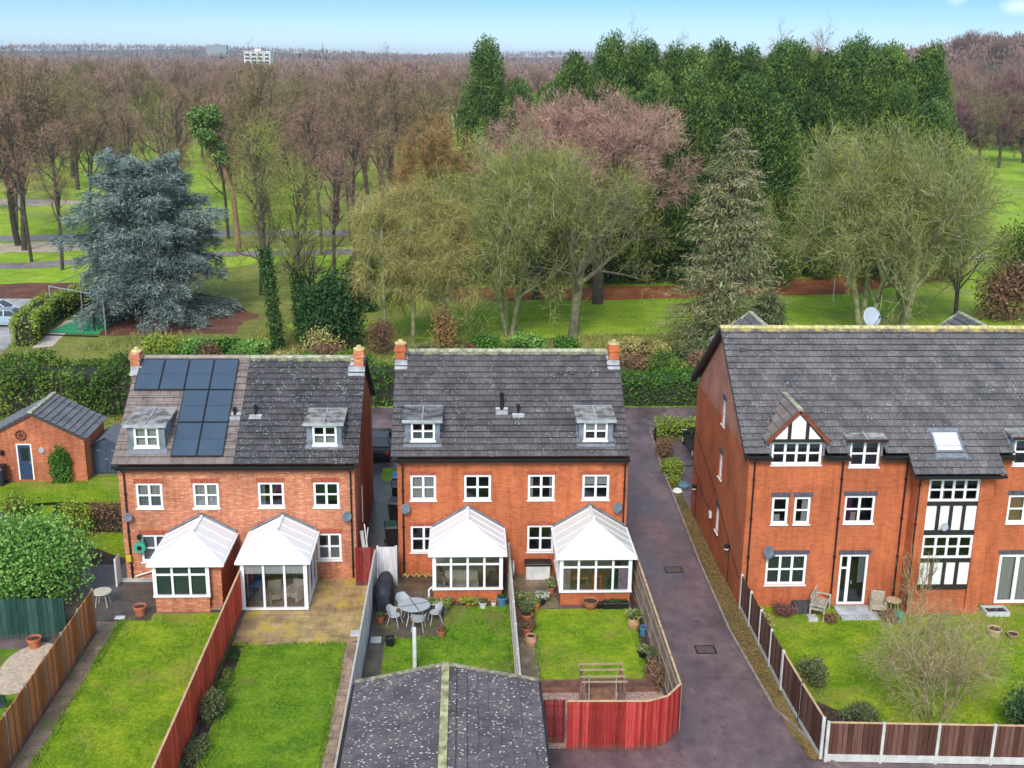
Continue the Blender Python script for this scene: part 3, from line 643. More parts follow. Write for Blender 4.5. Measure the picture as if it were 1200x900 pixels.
def window(parent, F, u0, u1, z0, z1, cols=2, rows=2, mat=None, fw_=0.10, mw=0.10, dep=-0.10, name='window', room=ROOM, curtain=None, sill=True, heavy=(), split=None, glass=None, label=None, colfr=None, rowfr=None):
    """white frame (the part) > pane, sill, curtain, room_interior"""
    mat = mat or WHITE; mb = MB(); f = 0.055
    n0, n1 = dep, dep + 0.06
    for (a, b, c, d) in ((u0, u0 + fw_, z0, z1), (u1 - fw_, u1, z0, z1), (u0 + fw_, u1 - fw_, z0, z0 + fw_), (u0 + fw_, u1 - fw_, z1 - fw_, z1)):
        F.box(mb, a, b, n0, n1, c, d)
    iu0, iu1, iz0, iz1 = u0 + fw_, u1 - fw_, z0 + fw_, z1 - fw_
    cf = colfr or [i / cols for i in range(1, cols)]
    for t in cf:
        u = iu0 + (iu1 - iu0) * t
        F.box(mb, u - mw / 2, u + mw / 2, n0 + 0.003, n1 - 0.004, iz0, iz1)
    rf = rowfr or [i / rows for i in range(1, rows)]
    for t in rf:
        z = iz0 + (iz1 - iz0) * t
        F.box(mb, iu0, iu1, n0 + 0.006, n1 - 0.008, z - mw * 0.36, z + mw * 0.36)
    w = mb.build(name, mat, parent)
    if label: w['label'] = label
    pm = MB(); nn = n0 + 0.02
    pm.quad(F.p(u0 + 0.02, nn, z0 + 0.02), F.p(u1 - 0.02, nn, z0 + 0.02), F.p(u1 - 0.02, nn, z1 - 0.02), F.p(u0 + 0.02, nn, z1 - 0.02))
    pm.build('pane', glass or GLASS, w)
    if sill:
        sm = MB(); F.box(sm, u0 - 0.04, u1 + 0.04, -0.02, 0.06, z0 - 0.05, z0 - 0.002); sm.build('sill', mat, w)
    if room is not None:
        rm = MB(); e = 0.03; d = -1.1
        a, b, c, dd = u0 - e, u1 + e, z0 - e, z1 + e; q = n0 - 0.01
        rm.quad(F.p(a, d, c), F.p(b, d, c), F.p(b, d, dd), F.p(a, d, dd))
        rm.quad(F.p(a, q, c), F.p(a, d, c), F.p(a, d, dd), F.p(a, q, dd)); rm.quad(F.p(b, q, c), F.p(b, d, c), F.p(b, d, dd), F.p(b, q, dd))
        rm.quad(F.p(a, q, c), F.p(b, q, c), F.p(b, d, c), F.p(a, d, c)); rm.quad(F.p(a, q, dd), F.p(b, q, dd), F.p(b, d, dd), F.p(a, d, dd))
        rm.build('room_interior', room, w)
    for cu in (curtain or []):
        kind, cm, a0, a1, b0, b1 = cu      # fractions across / up
        cmb = MB(); ua, ub = u0 + (u1 - u0) * a0, u0 + (u1 - u0) * a1; za, zb = z0 + (z1 - z0) * b0, z0 + (z1 - z0) * b1
        nst = max(4, int((ub - ua) / 0.05)) if kind != 'blind' else 1
        for i in range(nst):
            p, q = ua + (ub - ua) * i / nst, ua + (ub - ua) * (i + 1) / nst
            if kind == 'slats':
                cmb.quad(F.p(p, -0.20, za), F.p(q - 0.012, -0.20 - 0.03, za), F.p(q - 0.012, -0.20 - 0.03, zb), F.p(p, -0.20, zb))
            else:
                w1 = 0.03 * math.sin(i * 1.7) if kind == 'curtain' else 0; w2 = 0.03 * math.sin((i + 1) * 1.7) if kind == 'curtain' else 0
                cmb.quad(F.p(p, -0.20 + w1, za), F.p(q, -0.20 + w2, za), F.p(q, -0.20 + w2, zb), F.p(p, -0.20 + w1, zb))
        cmb.build({'blind': 'blind', 'slats': 'blind', 'curtain': 'curtain'}[kind], cm, w)
    return w

def courses(mb, O, U, V, Nn, L, n, lf, rf, lip=0.075, v0=0.0, gaps=()):
    """n overlapping tile courses up a slope from O; lf/rf give the left/right ends at height v"""
    O, U, V, Nn = Vector(O), Vector(U), Vector(V), Vector(Nn)
    c = L / n
    for k in range(n):
        va, vb = k * c, (k + 1) * c + 0.09
        la, ra, lb, rb = lf(va), rf(va), lf(min(vb, L)), rf(min(vb, L))
        if ra - la < 0.02: continue
        if rb < lb: lb = rb = (lb + rb) / 2
        pa = O + V * va + Nn * lip; pb = O + V * vb + Nn * 0.004
        cutg = [g for g in gaps if va < g[2] - 1e-4]
        if cutg:
            cur = la
            for g0, g1, gm in sorted(cutg) + [(ra, ra, 0)]:
                if g0 - cur > .05:
                    courses(mb, O + V * va, U, V, Nn, c, 1, lambda v, q=cur: q, lambda v, q=g0: q, lip, v0 + va)
                cur = g1
            continue
        a, b, cc, d = pa + U * la, pa + U * ra, pb + U * rb, pb + U * lb
        mb.add([tuple(a), tuple(b), tuple(cc), tuple(d)], [(0, 1, 2, 3)], [(la, v0 + va), (ra, v0 + va), (rb, v0 + va + c - 0.001), (lb, v0 + va + c - 0.001)])
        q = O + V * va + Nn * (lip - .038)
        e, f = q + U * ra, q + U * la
        mb.add([tuple(f), tuple(e), tuple(b), tuple(a)], [(0, 1, 2, 3)], [(la, v0 + va), (ra, v0 + va), (ra, v0 + va + .001), (la, v0 + va + .001)])  # riser UVs take the dark mortar row: course shadow lines put into colour

def gutter(mb, x0, x1, y, z, dr=0.06):
    mb.box(x0, x1, y - 0.055, y + 0.055, z - 0.10, z - 0.0)

def pipe(parent, x, y, z0, z1, mt=None, r=0.038, name='downpipe', eave=None):
    mb = MB(); pts = [(x, y, z0), (x, y, z1)]
    if eave: pts = [(x, y, z0), (x, y, z1 - 0.35), (x, eave, z1 - 0.05), (x, eave, z1)]
    mb.tube(pts, r, 8)
    z = z0 + 0.5
    while z < z1 - 0.5: mb.box(x - r - 0.015, x + r + 0.015, y - r - 0.012, y + r + 0.03, z, z + 0.05); z += 1.7
    return mb.build(name, mt or BLACKP, parent)

def dish(parent, x, y, z, r=0.235, face=(0.35, -1, 0.35), wall=(0, 1, 0), mt=None, label=None, name='satellite_dish'):
    """oval reflector on a bracket, LNB arm in front"""
    f = Vector(face).normalized(); s = f.cross(Vector((0, 0, 1))).normalized(); u = s.cross(f).normalized()
    c = Vector((x, y, z)); mb = MB(); k = 20; rings = 4; V = []; F = []
    for side in (0, 1):
        for i in range(rings + 1):
            rr = r * i / rings
            for j in range(k):
                t = 2 * math.pi * j / k
                p = c + s * rr * math.cos(t) + u * rr * 1.12 * math.sin(t) - f * (0.22 * r * (1 - (i / rings) ** 2)) - f * 0.012 * side
                V.append(tuple(p))
    for side in (0, 1):
        b = side * (rings + 1) * k
        for i in range(rings):
            for j in range(k):
                j2 = (j + 1) % k; q = (b + i * k + j, b + i * k + j2, b + (i + 1) * k + j2, b + (i + 1) * k + j)
                F.append(q if side == 0 else q[::-1])
    b0, b1 = rings * k, (rings + 1) * k + rings * k
    for j in range(k): F.append((b0 + j, b0 + (j + 1) % k, b1 + (j + 1) % k, b1 + j))
    mb.add(V, F)
    o = mb.build(name, mt or DISH, parent, smooth=True)
    if label: o['label'] = label
    a = MB(); base = c - f * 0.25 * r
    a.bar(c - u * r * 1.0, c + f * r * 1.3 - u * 0.35 * r, 0.02); a.bar(c + f * r * 1.25 - u * 0.35 * r, c + f * r * 1.55 - u * 0.2 * r, 0.06)
    a.bar(base, base + Vector(wall) * 0.28, 0.04); a.bar(base + Vector(wall) * 0.28 - Vector((0, 0, .12)), base + Vector(wall) * 0.28 + Vector((0, 0, .12)), 0.05)
    a.build('arm', DISH, o)
    return o

def slope_z(S, y): return S[1] + (y - S[0]) * (S[3] - S[1]) / (S[2] - S[0])
def slope_y(S, z): return S[0] + (z - S[1]) * (S[2] - S[0]) / (S[3] - S[1])

def house_dormer(root, S, x0, x1, zf, ztop, yf, win, flat_mat, label=None, curtain=None, wf=WHITE, cheek=LEAD, room=ROOM, over=0.12, fdrop=0.0):
    """lead-cheeked dormer box, near-flat felt roof dying into the slope"""
    cm = MB()
    yb = slope_y(S, ztop) + 0.10
    zs = lambda y: slope_z(S, y)
    # cheeks as thin solid slabs
    for xa, xb in ((x0, x0 + 0.08), (x1 - 0.08, x1)):
        pts = [(yf, zf), (yf, ztop), (yb, ztop), (yb, zs(yb) - 0.05), (yf, zs(yf) - 0.05)]
        V = [(xa, p[0], p[1]) for p in pts] + [(xb, p[0], p[1]) for p in pts]; n = len(pts)
        cm.add(V, [tuple(range(n)), tuple(range(2 * n - 1, n - 1, -1))] + [(i, i + n, (i + 1) % n + n, (i + 1) % n) for i in range(n)])
    wu0, wu1, wz0, wz1 = win
    cm.box(x0 + 0.08, wu0, yf + 0.003, yf + 0.08, zf, ztop); cm.box(wu1, x1 - 0.08, yf + 0.003, yf + 0.08, zf, ztop)
    cm.box(wu0, wu1, yf + 0.003, yf + 0.08, zf - 0.05, wz0); cm.box(wu0, wu1, yf + 0.003, yf + 0.08, wz1, ztop)
    # flashing apron on the tiles round the dormer
    fl = 0.07
    for xa, xb in ((x0 - fl, x0 - 0.005), (x1 + 0.005, x1 + fl)):
        y0_, y1_ = yf - 0.18, yb + 0.05
        cm.quad((xa, y0_, zs(y0_) + 0.06), (xb, y0_, zs(y0_) + 0.06), (xb, y1_, zs(y1_) + 0.06), (xa, y1_, zs(y1_) + 0.06))
    y0_ = yf - 0.24
    cm.quad((x0 - fl, y0_, zs(y0_) + 0.058), (x1 + fl, y0_, zs(y0_) + 0.058), (x1 + fl, yf + 0.01, zs(yf) + 0.075), (x0 - fl, yf + 0.01, zs(yf) + 0.075))
    d = cm.build('dormer', cheek, root)
    if label: d['label'] = label
    rm = MB()
    a, b = x0 - over, x1 + over; yfr = yf - 0.16; sl_ = 0.05 * (yb - yfr)
    zt = ztop
    V = [(a, yfr, zt - fdrop), (b, yfr, zt - fdrop), (b, yb + .12, zt + sl_ * 1.2), (a, yb + .12, zt + sl_ * 1.2)]
    V2 = [(p[0], p[1], p[2] + 0.09) for p in V]
    rm.add(V + V2, [(3, 2, 1, 0), (4, 5, 6, 7), (0, 1, 5, 4), (1, 2, 6, 5), (2, 3, 7, 6), (3, 0, 4, 7)])
    ro = rm.build('dormer_roof', flat_mat, d)
    tm = MB(); xm = (a + b) / 2
    tm.bar((xm, yfr, zt - fdrop + 0.11), (xm, yb + .1, zt + sl_ * 1.2 + 0.11), 0.05)
    tm.bar((a, yfr - 0.015, zt - fdrop + 0.05), (b, yfr - 0.015, zt - fdrop + 0.05), 0.03, 0.13)
    tm.bar((a, yb + .13, zt + sl_ * 1.2 + 0.11), (b, yb + .13, zt + sl_ * 1.2 + 0.11), 0.16, 0.02)
    tm.build('roof_trim', LEAD_P, d)
    F = Fc((0, yf + 0.1, 0), (1, 0, 0), (0, -1, 0))
    wm = MB(); fwi = 0.085; n0, n1 = 0.02, 0.13
    for (p, q, c, e) in ((wu0, wu0 + fwi, wz0, wz1), (wu1 - fwi, wu1, wz0, wz1), (wu0 + fwi, wu1 - fwi, wz0, wz0 + fwi), (wu0 + fwi, wu1 - fwi, wz1 - fwi, wz1)): F.box(wm, p, q, n0, n1, c, e)
    um = (wu0 + wu1) / 2; zm = (wz0 + wz1) / 2
    F.box(wm, um - 0.045, um + 0.045, n0 + .003, n1 - .005, wz0 + fwi, wz1 - fwi); F.box(wm, wu0 + fwi, wu1 - fwi, n0 + .006, n1 - .012, zm - 0.03, zm + 0.03)
    wm.box(wu0 - 0.04, wu1 + 0.04, yf - 0.07, yf - 0.005, wz0 - 0.07, wz0 - 0.003)
    wm.build('window_frame', wf, d)
    pm = MB(); pm.quad(F.p(wu0 + .03, 0.06, wz0 + .03), F.p(wu1 - .03, 0.06, wz0 + .03), F.p(wu1 - .03, 0.06, wz1 - .03), F.p(wu0 + .03, 0.06, wz1 - .03)); pm.build('pane', GLASS, d)
    if curtain:
        q = MB()
        for (cm_, a0, a1, b0, b1) in curtain:
            q = MB(); q.quad(F.p(wu0 + (wu1 - wu0) * a0, -0.06, wz0 + (wz1 - wz0) * b0), F.p(wu0 + (wu1 - wu0) * a1, -0.06, wz0 + (wz1 - wz0) * b0), F.p(wu0 + (wu1 - wu0) * a1, -0.06, wz0 + (wz1 - wz0) * b1), F.p(wu0 + (wu1 - wu0) * a0, -0.06, wz0 + (wz1 - wz0) * b1))
            q.build('blind', cm_, d)
    return d

def chimney(root, x0, x1, y0, y1, z0, z1, brickm, label=None):
    mb = MB(); mb.box(x0, x1, y0, y1, z0, z1 - 0.3); mb.box(x0 - 0.04, x1 + 0.04, y0 - 0.04, y1 + 0.04, z1 - 0.3, z1 - 0.12); mb.box(x0 - 0.01, x1 + 0.01, y0 - 0.01, y1 + 0.01, z1 - 0.12, z1)
    c = mb.build('chimney', brickm, root)
    if label: c['label'] = label
    p = MB(); xm, ym = (x0 + x1) / 2, (y0 + y1) / 2
    p.lathe([(0.12, 0), (0.14, 0.03), (0.11, 0.05), (0.10, 0.13), (0.12, 0.15), (0.11, 0.18), (0.05, 0.19)], xm, ym, z1, 14)
    p.build('chimney_pot', RIDGE_Y, c)
    l = MB(); l.lathe([(x1 - xm + 0.06, 0), (x1 - xm + 0.04, 0.06), (0.14, 0.1)], xm, ym, z1 - 0.001, 10); l.build('mortar_cap', RIDGE_Y, c)
    fl = MB(); g = 0.16
    return c

def house(name, label, x0, x1, y0, S, brickm, tilem, wins, sideface=None, back_depth=9.4):
    """semi-detached pair: walls with openings, gables, tiled roof"""
    root = thing(name, label, 'house', ((x0 + x1) / 2, y0, 0))
    y1 = y0 + back_depth; eave = slope_z(S, y0) - 0.12
    yr, zr = S[2], S[3]
    w = MB()
    FF = Fc((0, y0, 0), (1, 0, 0), (0, -1, 0))
    wall_face(w, FF, x0, x1, 0, eave, [(a[0], a[1], a[2], a[3]) for a in wins])
    for x in (x0, x1):
        pts = [(x, y0, 0), (x, y1, 0), (x, y1, eave), (x, y0, eave)]
        w.poly(pts if x == x1 else pts[::-1])
        gp = [(x, y0, eave), (x, y1, eave), (x, yr, zr - 0.10)]
        w.poly(gp if x == x1 else gp[::-1])
    w.quad((x1, y1, 0), (x0, y1, 0), (x0, y1, eave), (x1, y1, eave))
    w.build('wall', brickm, root)
    return root, FF, eave, y1

def gable_roof(root, x0, x1, S, ncrs, yb_eave, tilem, ridgem, vlen=None, name='roof', gaps=()):
    yr, zr, ye, ze = S[2], S[3], S[0], S[1]
    Lf = math.hypot(yr - ye, zr - ze); V = ((0, (yr - ye) / Lf, (zr - ze) / Lf)); Nn = (0, -(zr - ze) / Lf, (yr - ye) / Lf)
    mb = MB()
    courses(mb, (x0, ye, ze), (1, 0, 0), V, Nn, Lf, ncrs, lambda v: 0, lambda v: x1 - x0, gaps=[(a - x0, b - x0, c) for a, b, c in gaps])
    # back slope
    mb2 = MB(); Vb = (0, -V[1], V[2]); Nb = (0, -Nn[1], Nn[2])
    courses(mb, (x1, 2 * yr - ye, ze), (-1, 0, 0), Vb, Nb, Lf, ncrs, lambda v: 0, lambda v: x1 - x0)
    # underside / verge thickness
    for x, sgn in ((x0, -1), (x1, 1)):
        for (ya, yb_) in ((ye, yr), (2 * yr - ye, yr)):
            a = [(x, ya, ze + 0.02), (x, yb_, zr + 0.02), (x, yb_, zr - 0.14), (x, ya, ze - 0.14)]
            mb.add(a, [(0, 1, 2, 3)], [(0, 0)] * 4)
    r = mb.build(name, tilem, root)
    rd = MB(); n = int((x1 - x0) / 0.45); st = (x1 - x0) / n
    for i in range(n):
        xa = x0 + i * st; k = 6; V_ = []; F_ = []
        for xx, rr in ((xa + 0.004, 0.125), (xa + st - 0.004, 0.118)):
            for j in range(k + 1):
                t = math.pi * (j / k) ; V_.append((xx, yr - 0.15 * math.cos(t) * (rr / .125), zr - 0.02 + rr * math.sin(t)))
        for j in range(k): F_.append((j, j + 1, k + 1 + j + 1, k + 1 + j))
        F_.append(tuple(range(k, -1, -1))); F_.append(tuple(k + 1 + j for j in range(k + 1)))
        rd.add(V_, F_)
    rd.build('ridge_tiles', ridgem, r)
    return r

def lintel(root, wins, y0, h=0.21, mt=None, over=0.06, soldier=True):
    for a in wins:
        mb = MB(); u0, u1, zt = a[0] - over, a[1] + over, a[3]
        n = max(3, int((u1 - u0) / 0.075)); st = (u1 - u0) / n
        for i in range(n): mb.box(u0 + i * st + 0.004, u0 + (i + 1) * st - 0.004, y0 - 0.012, y0 + 0.02, zt + 0.005, zt + h)
        mb.build('lintel', mt or BR_SOLDIER, root)
# ============================================================ middle pair of houses
SM = (46.02, 5.62, 51.07, 9.03)
W_M = [(-2.40, -1.29, 3.53, 4.69), (-0.08, 1.08, 3.53, 4.69), (2.68, 3.84, 3.53, 4.69), (5.05, 6.22, 3.53, 4.69), (-2.42, -1.27, 1.09, 2.33), (2.68, 3.85, 1.08, 2.33)]
MIDH, FM, eM, ybM = house('house', 'orange brick semi-detached pair in the middle with two dormers and grey lichened roof', -2.95, 7.02, 46.37, SM, BR_MID, TL_MID, W_M)
gable_roof(MIDH, -3.2, 7.02, SM, 18, None, TL_MID, RIDGE)
window(MIDH, FM, *W_M[0], curtain=[('curtain', CURT, 0.02, 0.98, 0.02, 0.98)], room=ROOM_L)
window(MIDH, FM, *W_M[1])
window(MIDH, FM, *W_M[2], curtain=[('curtain', CURT, 0.02, 0.2, 0.02, 0.98), ('curtain', CURT, 0.82, 0.98, 0.02, 0.98)])
window(MIDH, FM, *W_M[3], curtain=[('blind', CURT, 0.02, 0.98, 0.55, 0.98)])
window(MIDH, FM, *W_M[4]); window(MIDH, FM, *W_M[5], curtain=[('blind', CURT, 0.02, 0.98, 0.86, 0.98)])
lintel(MIDH, W_M, 46.37, 0.17)
house_dormer(MIDH, SM, -2.60, -1.12, 5.99, 7.02, 46.66, (-2.35, -1.33, 6.17, 7.0), FELT, 'dormer with a dark stained felt roof', curtain=[(BLIND_V, 0.02, 0.98, 0.0, 0.55)])
house_dormer(MIDH, SM, 4.86, 6.34, 5.99, 7.02, 46.66, (5.07, 6.10, 6.17, 7.0), FELT_P, 'dormer with a blind half drawn', curtain=[(CURT, 0.02, 0.98, 0.5, 0.98)])
chimney(MIDH, -3.20, -2.75, 50.35, 51.15, 7.6, 9.45, BR_MID); chimney(MIDH, 6.55, 7.0, 50.35, 51.15, 7.6, 9.45, BR_MID)
def flash(root, x0, x1, ya, yb, S):
    m_ = MB(); t = 0.07
    m_.box(x0, x1, ya - 0.03, ya - 0.005, slope_z(S, ya) - 0.02, slope_z(S, ya) + 0.22)
    m_.quad((x0, ya - .30, slope_z(S, ya - .30) + t), (x1, ya - .30, slope_z(S, ya - .30) + t), (x1, ya - .01, slope_z(S, ya) + t), (x0, ya - .01, slope_z(S, ya) + t))
    m_.build('flashing', LEAD_P, root)
flash(MIDH, -3.22, -2.68, 50.35, 51.1, SM); flash(MIDH, 6.48, 7.02, 50.35, 51.1, SM)
def upflash(root, x0, x1, S, ya):
    m_ = MB(); m_.quad((x0, ya, slope_z(S, ya) + .07), (x1, ya, slope_z(S, ya) + .07), (x1, 51.0, slope_z(S, 51.0) + .07), (x0, 51.0, slope_z(S, 51.0) + .07)); m_.build('flashing', LEAD_P, root)
upflash(MIDH, -2.745, -2.65, SM, 50.1); upflash(MIDH, 6.45, 6.545, SM, 50.1)
def roof_vent(root, x, y, S, mt=None):
    z = slope_z(S, y); m_ = MB(); m_.add([(x - .13, y - .14, z + .02), (x + .13, y - .14, z + .02), (x + .10, y - .10, z + .14), (x - .10, y - .10, z + .14), (x - .13, y + .16, z + .10), (x + .13, y + .16, z + .10)],
        [(0, 1, 2, 3), (3, 2, 5, 4), (0, 3, 4), (1, 5, 2)]); m_.build('roof_vent', mt or TL_MID, root)
for x in (-2.08, -1.62, 4.3, 4.78): roof_vent(MIDH, x, 49.9, SM)
def flue(root, x, y, S, h, r=0.09, cap=True):
    z = slope_z(S, y); m_ = MB(); m_.tube([(x, y, z - 0.1), (x, y, z + h)], r, 12)
    if cap: m_.lathe([(r + .03, 0), (r + .03, .05), (r * .8, .06), (r * .8, .10), (r + .04, .11), (r * .5, .16)], x, y, z + h, 12)
    f = m_.build('flue', BLACKP, root)
    a = MB(); a.box(x - .26, x + .26, y - .28, y + .12, z - .1, z - .02)
    a.quad((x - .27, y - .30, slope_z(S, y - .30) + .05), (x + .27, y - .30, slope_z(S, y - .3) + .05), (x + .27, y + .12, slope_z(S, y + .12) + .05), (x - .27, y + .12, slope_z(S, y + .12) + .05)); a.build('flashing', LEAD_P, f)
flue(MIDH, 1.58, 48.2, SM, 0.62); flue(MIDH, 2.30, 48.0, SM, 0.28, 0.06)
mb = MB(); gutter(mb, -3.2, 7.02, 45.96, 5.58); mb.build('gutter', BLACKP, MIDH)
mb = MB(); mb.box(-2.98, 7.04, 46.02, 46.34, 5.36, 5.50); mb.build('fascia', DKBROWN, MIDH)
pipe(MIDH, -2.72, 46.30, 0.1, 5.5, BLACKP, eave=45.98); pipe(MIDH, 6.88, 46.30, 0.1, 5.5, BLACKP, eave=45.98)
dish(MIDH, -2.60, 46.10, 3.24, 0.21, (0.25, -1, 0.3)); dish(MIDH, 6.60, 46.10, 3.24, 0.22, (0.25, -1, 0.3), mt=DISH)

# ============================================================ left pair of houses
SL = (45.70, 5.43, 50.76, 8.80)
W_L = [(-14.03, -12.91, 3.35, 4.48), (-11.63, -10.53, 3.35, 4.48), (-8.88, -7.77, 3.36, 4.50), (-6.53, -5.42, 3.36, 4.50), (-14.0, -12.75, 0.86, 2.12), (-6.45, -5.40, 0.89, 2.14)]
LEFTH, FL, eL, ybL = house('house', 'mixed brick semi-detached pair on the left with solar panels on its brown tiled half', -14.70, -4.76, 46.06, SL, BR_LEFT, TL_LEFT, W_L)
XS = -9.78
gable_roof(LEFTH, -14.83, XS, SL, 15, None, TL_BROWN, plain('ridge_tile_brown', (0.30, 0.24, 0.20), 0.8, 0.15, 4)); LEFTH.children[-1]['label'] = 'brown tiled half of the roof'
gable_roof(LEFTH, XS + 0.003, -4.55, SL, 18, None, TL_LEFT, RIDGE); LEFTH.children[-1]['label'] = 'dark lichened half of the roof'
window(LEFTH, FL, *W_L[0], curtain=[('curtain', CURT, 0.02, 0.98, 0.5, 0.98), ('curtain', CURT_G, 0.02, 0.98, 0.02, 0.5)])
window(LEFTH, FL, *W_L[1], curtain=[('curtain', CURT, 0.02, 0.98, 0.02, 0.98)], room=ROOM_L)
window(LEFTH, FL, *W_L[2], curtain=[('curtain', CURT_G, 0.02, 0.25, 0.02, 0.98), ('blind', CURT_P, 0.5, 0.98, 0.55, 0.98)])
window(LEFTH, FL, *W_L[3], curtain=[('blind', plain('green_scene', (0.02, 0.06, 0.03), 0.9), 0.02, 0.98, 0.2, 0.98)])
window(LEFTH, FL, *W_L[4], curtain=[('curtain', CURT_G, 0.02, 0.98, 0.02, 0.98)]); window(LEFTH, FL, *W_L[5], curtain=[('curtain', CURT_G, 0.02, 0.98, 0.02, 0.5), ('blind', CURT, 0.02, 0.98, 0.85, 0.98)])
lintel(LEFTH, W_L, 46.06, 0.21)
house_dormer(LEFTH, SL, -14.25, -12.70, 5.80, 6.95, 46.32, (-13.98, -12.95, 6.02, 6.92), FELT_P, 'dormer with drawn net curtain', curtain=[(CURT, 0.0, 1, 0, 1)])
house_dormer(LEFTH, SL, -6.77, -5.30, 5.90, 6.95, 46.5, (-6.52, -5.50, 6.05, 6.90), FELT_P, 'dormer with a pale patched felt roof', curtain=[(CURT, 0.02, 0.45, 0.0, 0.45), (CURT, 0.55, .98, 0.0, 0.4)])
chimney(LEFTH, -15.0, -14.6, 50.05, 50.85, 6.9, 9.15, BR_LEFT); chimney(LEFTH, -5.05, -4.62, 50.05, 50.85, 7.3, 9.25, BR_LEFT)
flash(LEFTH, -15.0, -14.5, 50.05, 50.8, SL); flash(LEFTH, -5.3, -4.56, 50.05, 50.8, SL)
def upf2(root, x0, x1, S, ya, yb):
    m_ = MB(); m_.quad((x0, ya, slope_z(S, ya) + .07), (x1, ya, slope_z(S, ya) + .07), (x1, yb, slope_z(S, yb) + .07), (x0, yb, slope_z(S, yb) + .07)); m_.build('flashing', LEAD_P, root)
upf2(LEFTH, -14.595, -14.42, SL, 49.8, 50.7); upf2(LEFTH, -5.24, -5.06, SL, 49.8, 50.7)
for x in (-6.75, -6.22): roof_vent(LEFTH, x, 49.5, SL, TL_LEFT)
flue(LEFTH, -10.05, 47.95, SL, 0.20, 0.07); flue(LEFTH, -9.15, 47.95, SL, 0.32, 0.06)
mb = MB(); gutter(mb, -14.83, -4.55, 45.64, 5.39); mb.build('gutter', BLACKP, LEFTH)
mb = MB(); mb.box(-14.72, -4.74, 45.70, 46.03, 5.17, 5.31); mb.build('fascia', DKBROWN, LEFTH)
mb = MB(); x = -14.6
while x < -4.9: mb.box(x, x + 0.10, 46.0, 46.055, 5.02, 5.16); x += 0.24
mb.box(-14.6, -4.9, 46.035, 46.058, 5.0, 5.17); mb.build('dentil_course', BR_SOLDIER, LEFTH)
pipe(LEFTH, -14.45, 45.99, 0.1, 5.3, BLACKP, eave=45.66); pipe(LEFTH, -4.92, 45.99, 0.1, 5.3, BLACKP, eave=45.66)
dish(LEFTH, -14.36, 45.80, 3.04, 0.18, (0.25, -1, 0.3)); dish(LEFTH, -5.10, 45.80, 3.02, 0.21, (0.25, -1, 0.3))
# solar panels: two along the top, then two columns of three
Lf = math.hypot(SL[2] - SL[0], SL[3] - SL[1]); VS = Vector((0, (SL[2] - SL[0]) / Lf, (SL[3] - SL[1]) / Lf)); NS = Vector((0, -VS.z, VS.y))
def solar(x, v):
    pw, ph = 1.075, 1.80
    O = Vector((x, SL[0], SL[1])) + VS * v + NS * 0.12
    m_ = MB(); U = Vector((1, 0, 0))
    def bx(u0, u1, v0, v1, n0, n1, mb_):
        p = [O + U * u + VS * w + NS * q for q in (n0, n1) for (u, w) in ((u0, v0), (u1, v0), (u1, v1), (u0, v1))]
        mb_.add([tuple(t) for t in p], [(0, 3, 2, 1), (4, 5, 6, 7), (0, 1, 5, 4), (1, 2, 6, 5), (2, 3, 7, 6), (3, 0, 4, 7)])
    bx(0.02, pw - 0.02, 0.02, ph - 0.02, 0, 0.035, m_)
    p = m_.build('solar_panel', SOLAR, LEFTH)
    f = MB()
    for a in ((0, 0.03, 0, ph), (pw - 0.03, pw, 0, ph), (0.03, pw - 0.03, 0, 0.03), (0.03, pw - 0.03, ph - 0.03, ph)): bx(a[0], a[1], a[2], a[3], -0.01, 0.045, f)
    bx(0.03, pw - 0.03, ph / 2 - 0.008, ph / 2 + 0.008, 0.03, 0.039, f)
    f.build('panel_frame', SOLAR_F, p)
v_t = 5.82
for i in range(4): solar(-14.62 + i * 1.10, v_t - 1.80)
for r_ in (1, 2):
    for i in (2, 3): solar(-14.62 + i * 1.10, v_t - 1.80 - 1.83 * r_)

# gable side features of the left house
mb = MB(); mb.tube([(-4.70, 48.6, 1.6), (-4.70, 48.6, 3.4)], 0.03, 8); mb.build('waste_pipe', WHITE, LEFTH)
# hose reel, meter box and the white flap by the corner
mb = MB(); mb.tube([(-14.0, 45.82, 1.62), (-14.0, 46.02, 1.62)], 0.25, 20); o = mb.build('hose_reel', GRN_PL, None, base=(-14.0, 46.0, 1.62)); tag(o, 'round sea-green hose reel hung on the left brick wall', 'hose reel')
mb = MB(); mb.tube([(-14.0, 45.78, 1.62), (-14.0, 45.815, 1.62)], 0.10, 12); mb.box(-14.08, -13.92, 45.85, 46.03, 1.98, 2.16)
mb.build('reel_hub', BLACKP, o)
mb = MB(); mb.bbox(-14.62, -14.40, 45.86, 45.95, 0.95, 1.25); mb.build('meter_box', YEL_PL, LEFTH)
mb = MB(); mb.bar((-14.3, 45.93, 0.25), (-12.8, 45.93, 0.75), 0.05); mb.build('waste_pipe', WHITE, LEFTH)
mb = MB(); mb.box(-14.9, -12.8, 45.8, 46.05, 0.0, 0.12); mb.build('step', CONC, LEFTH)

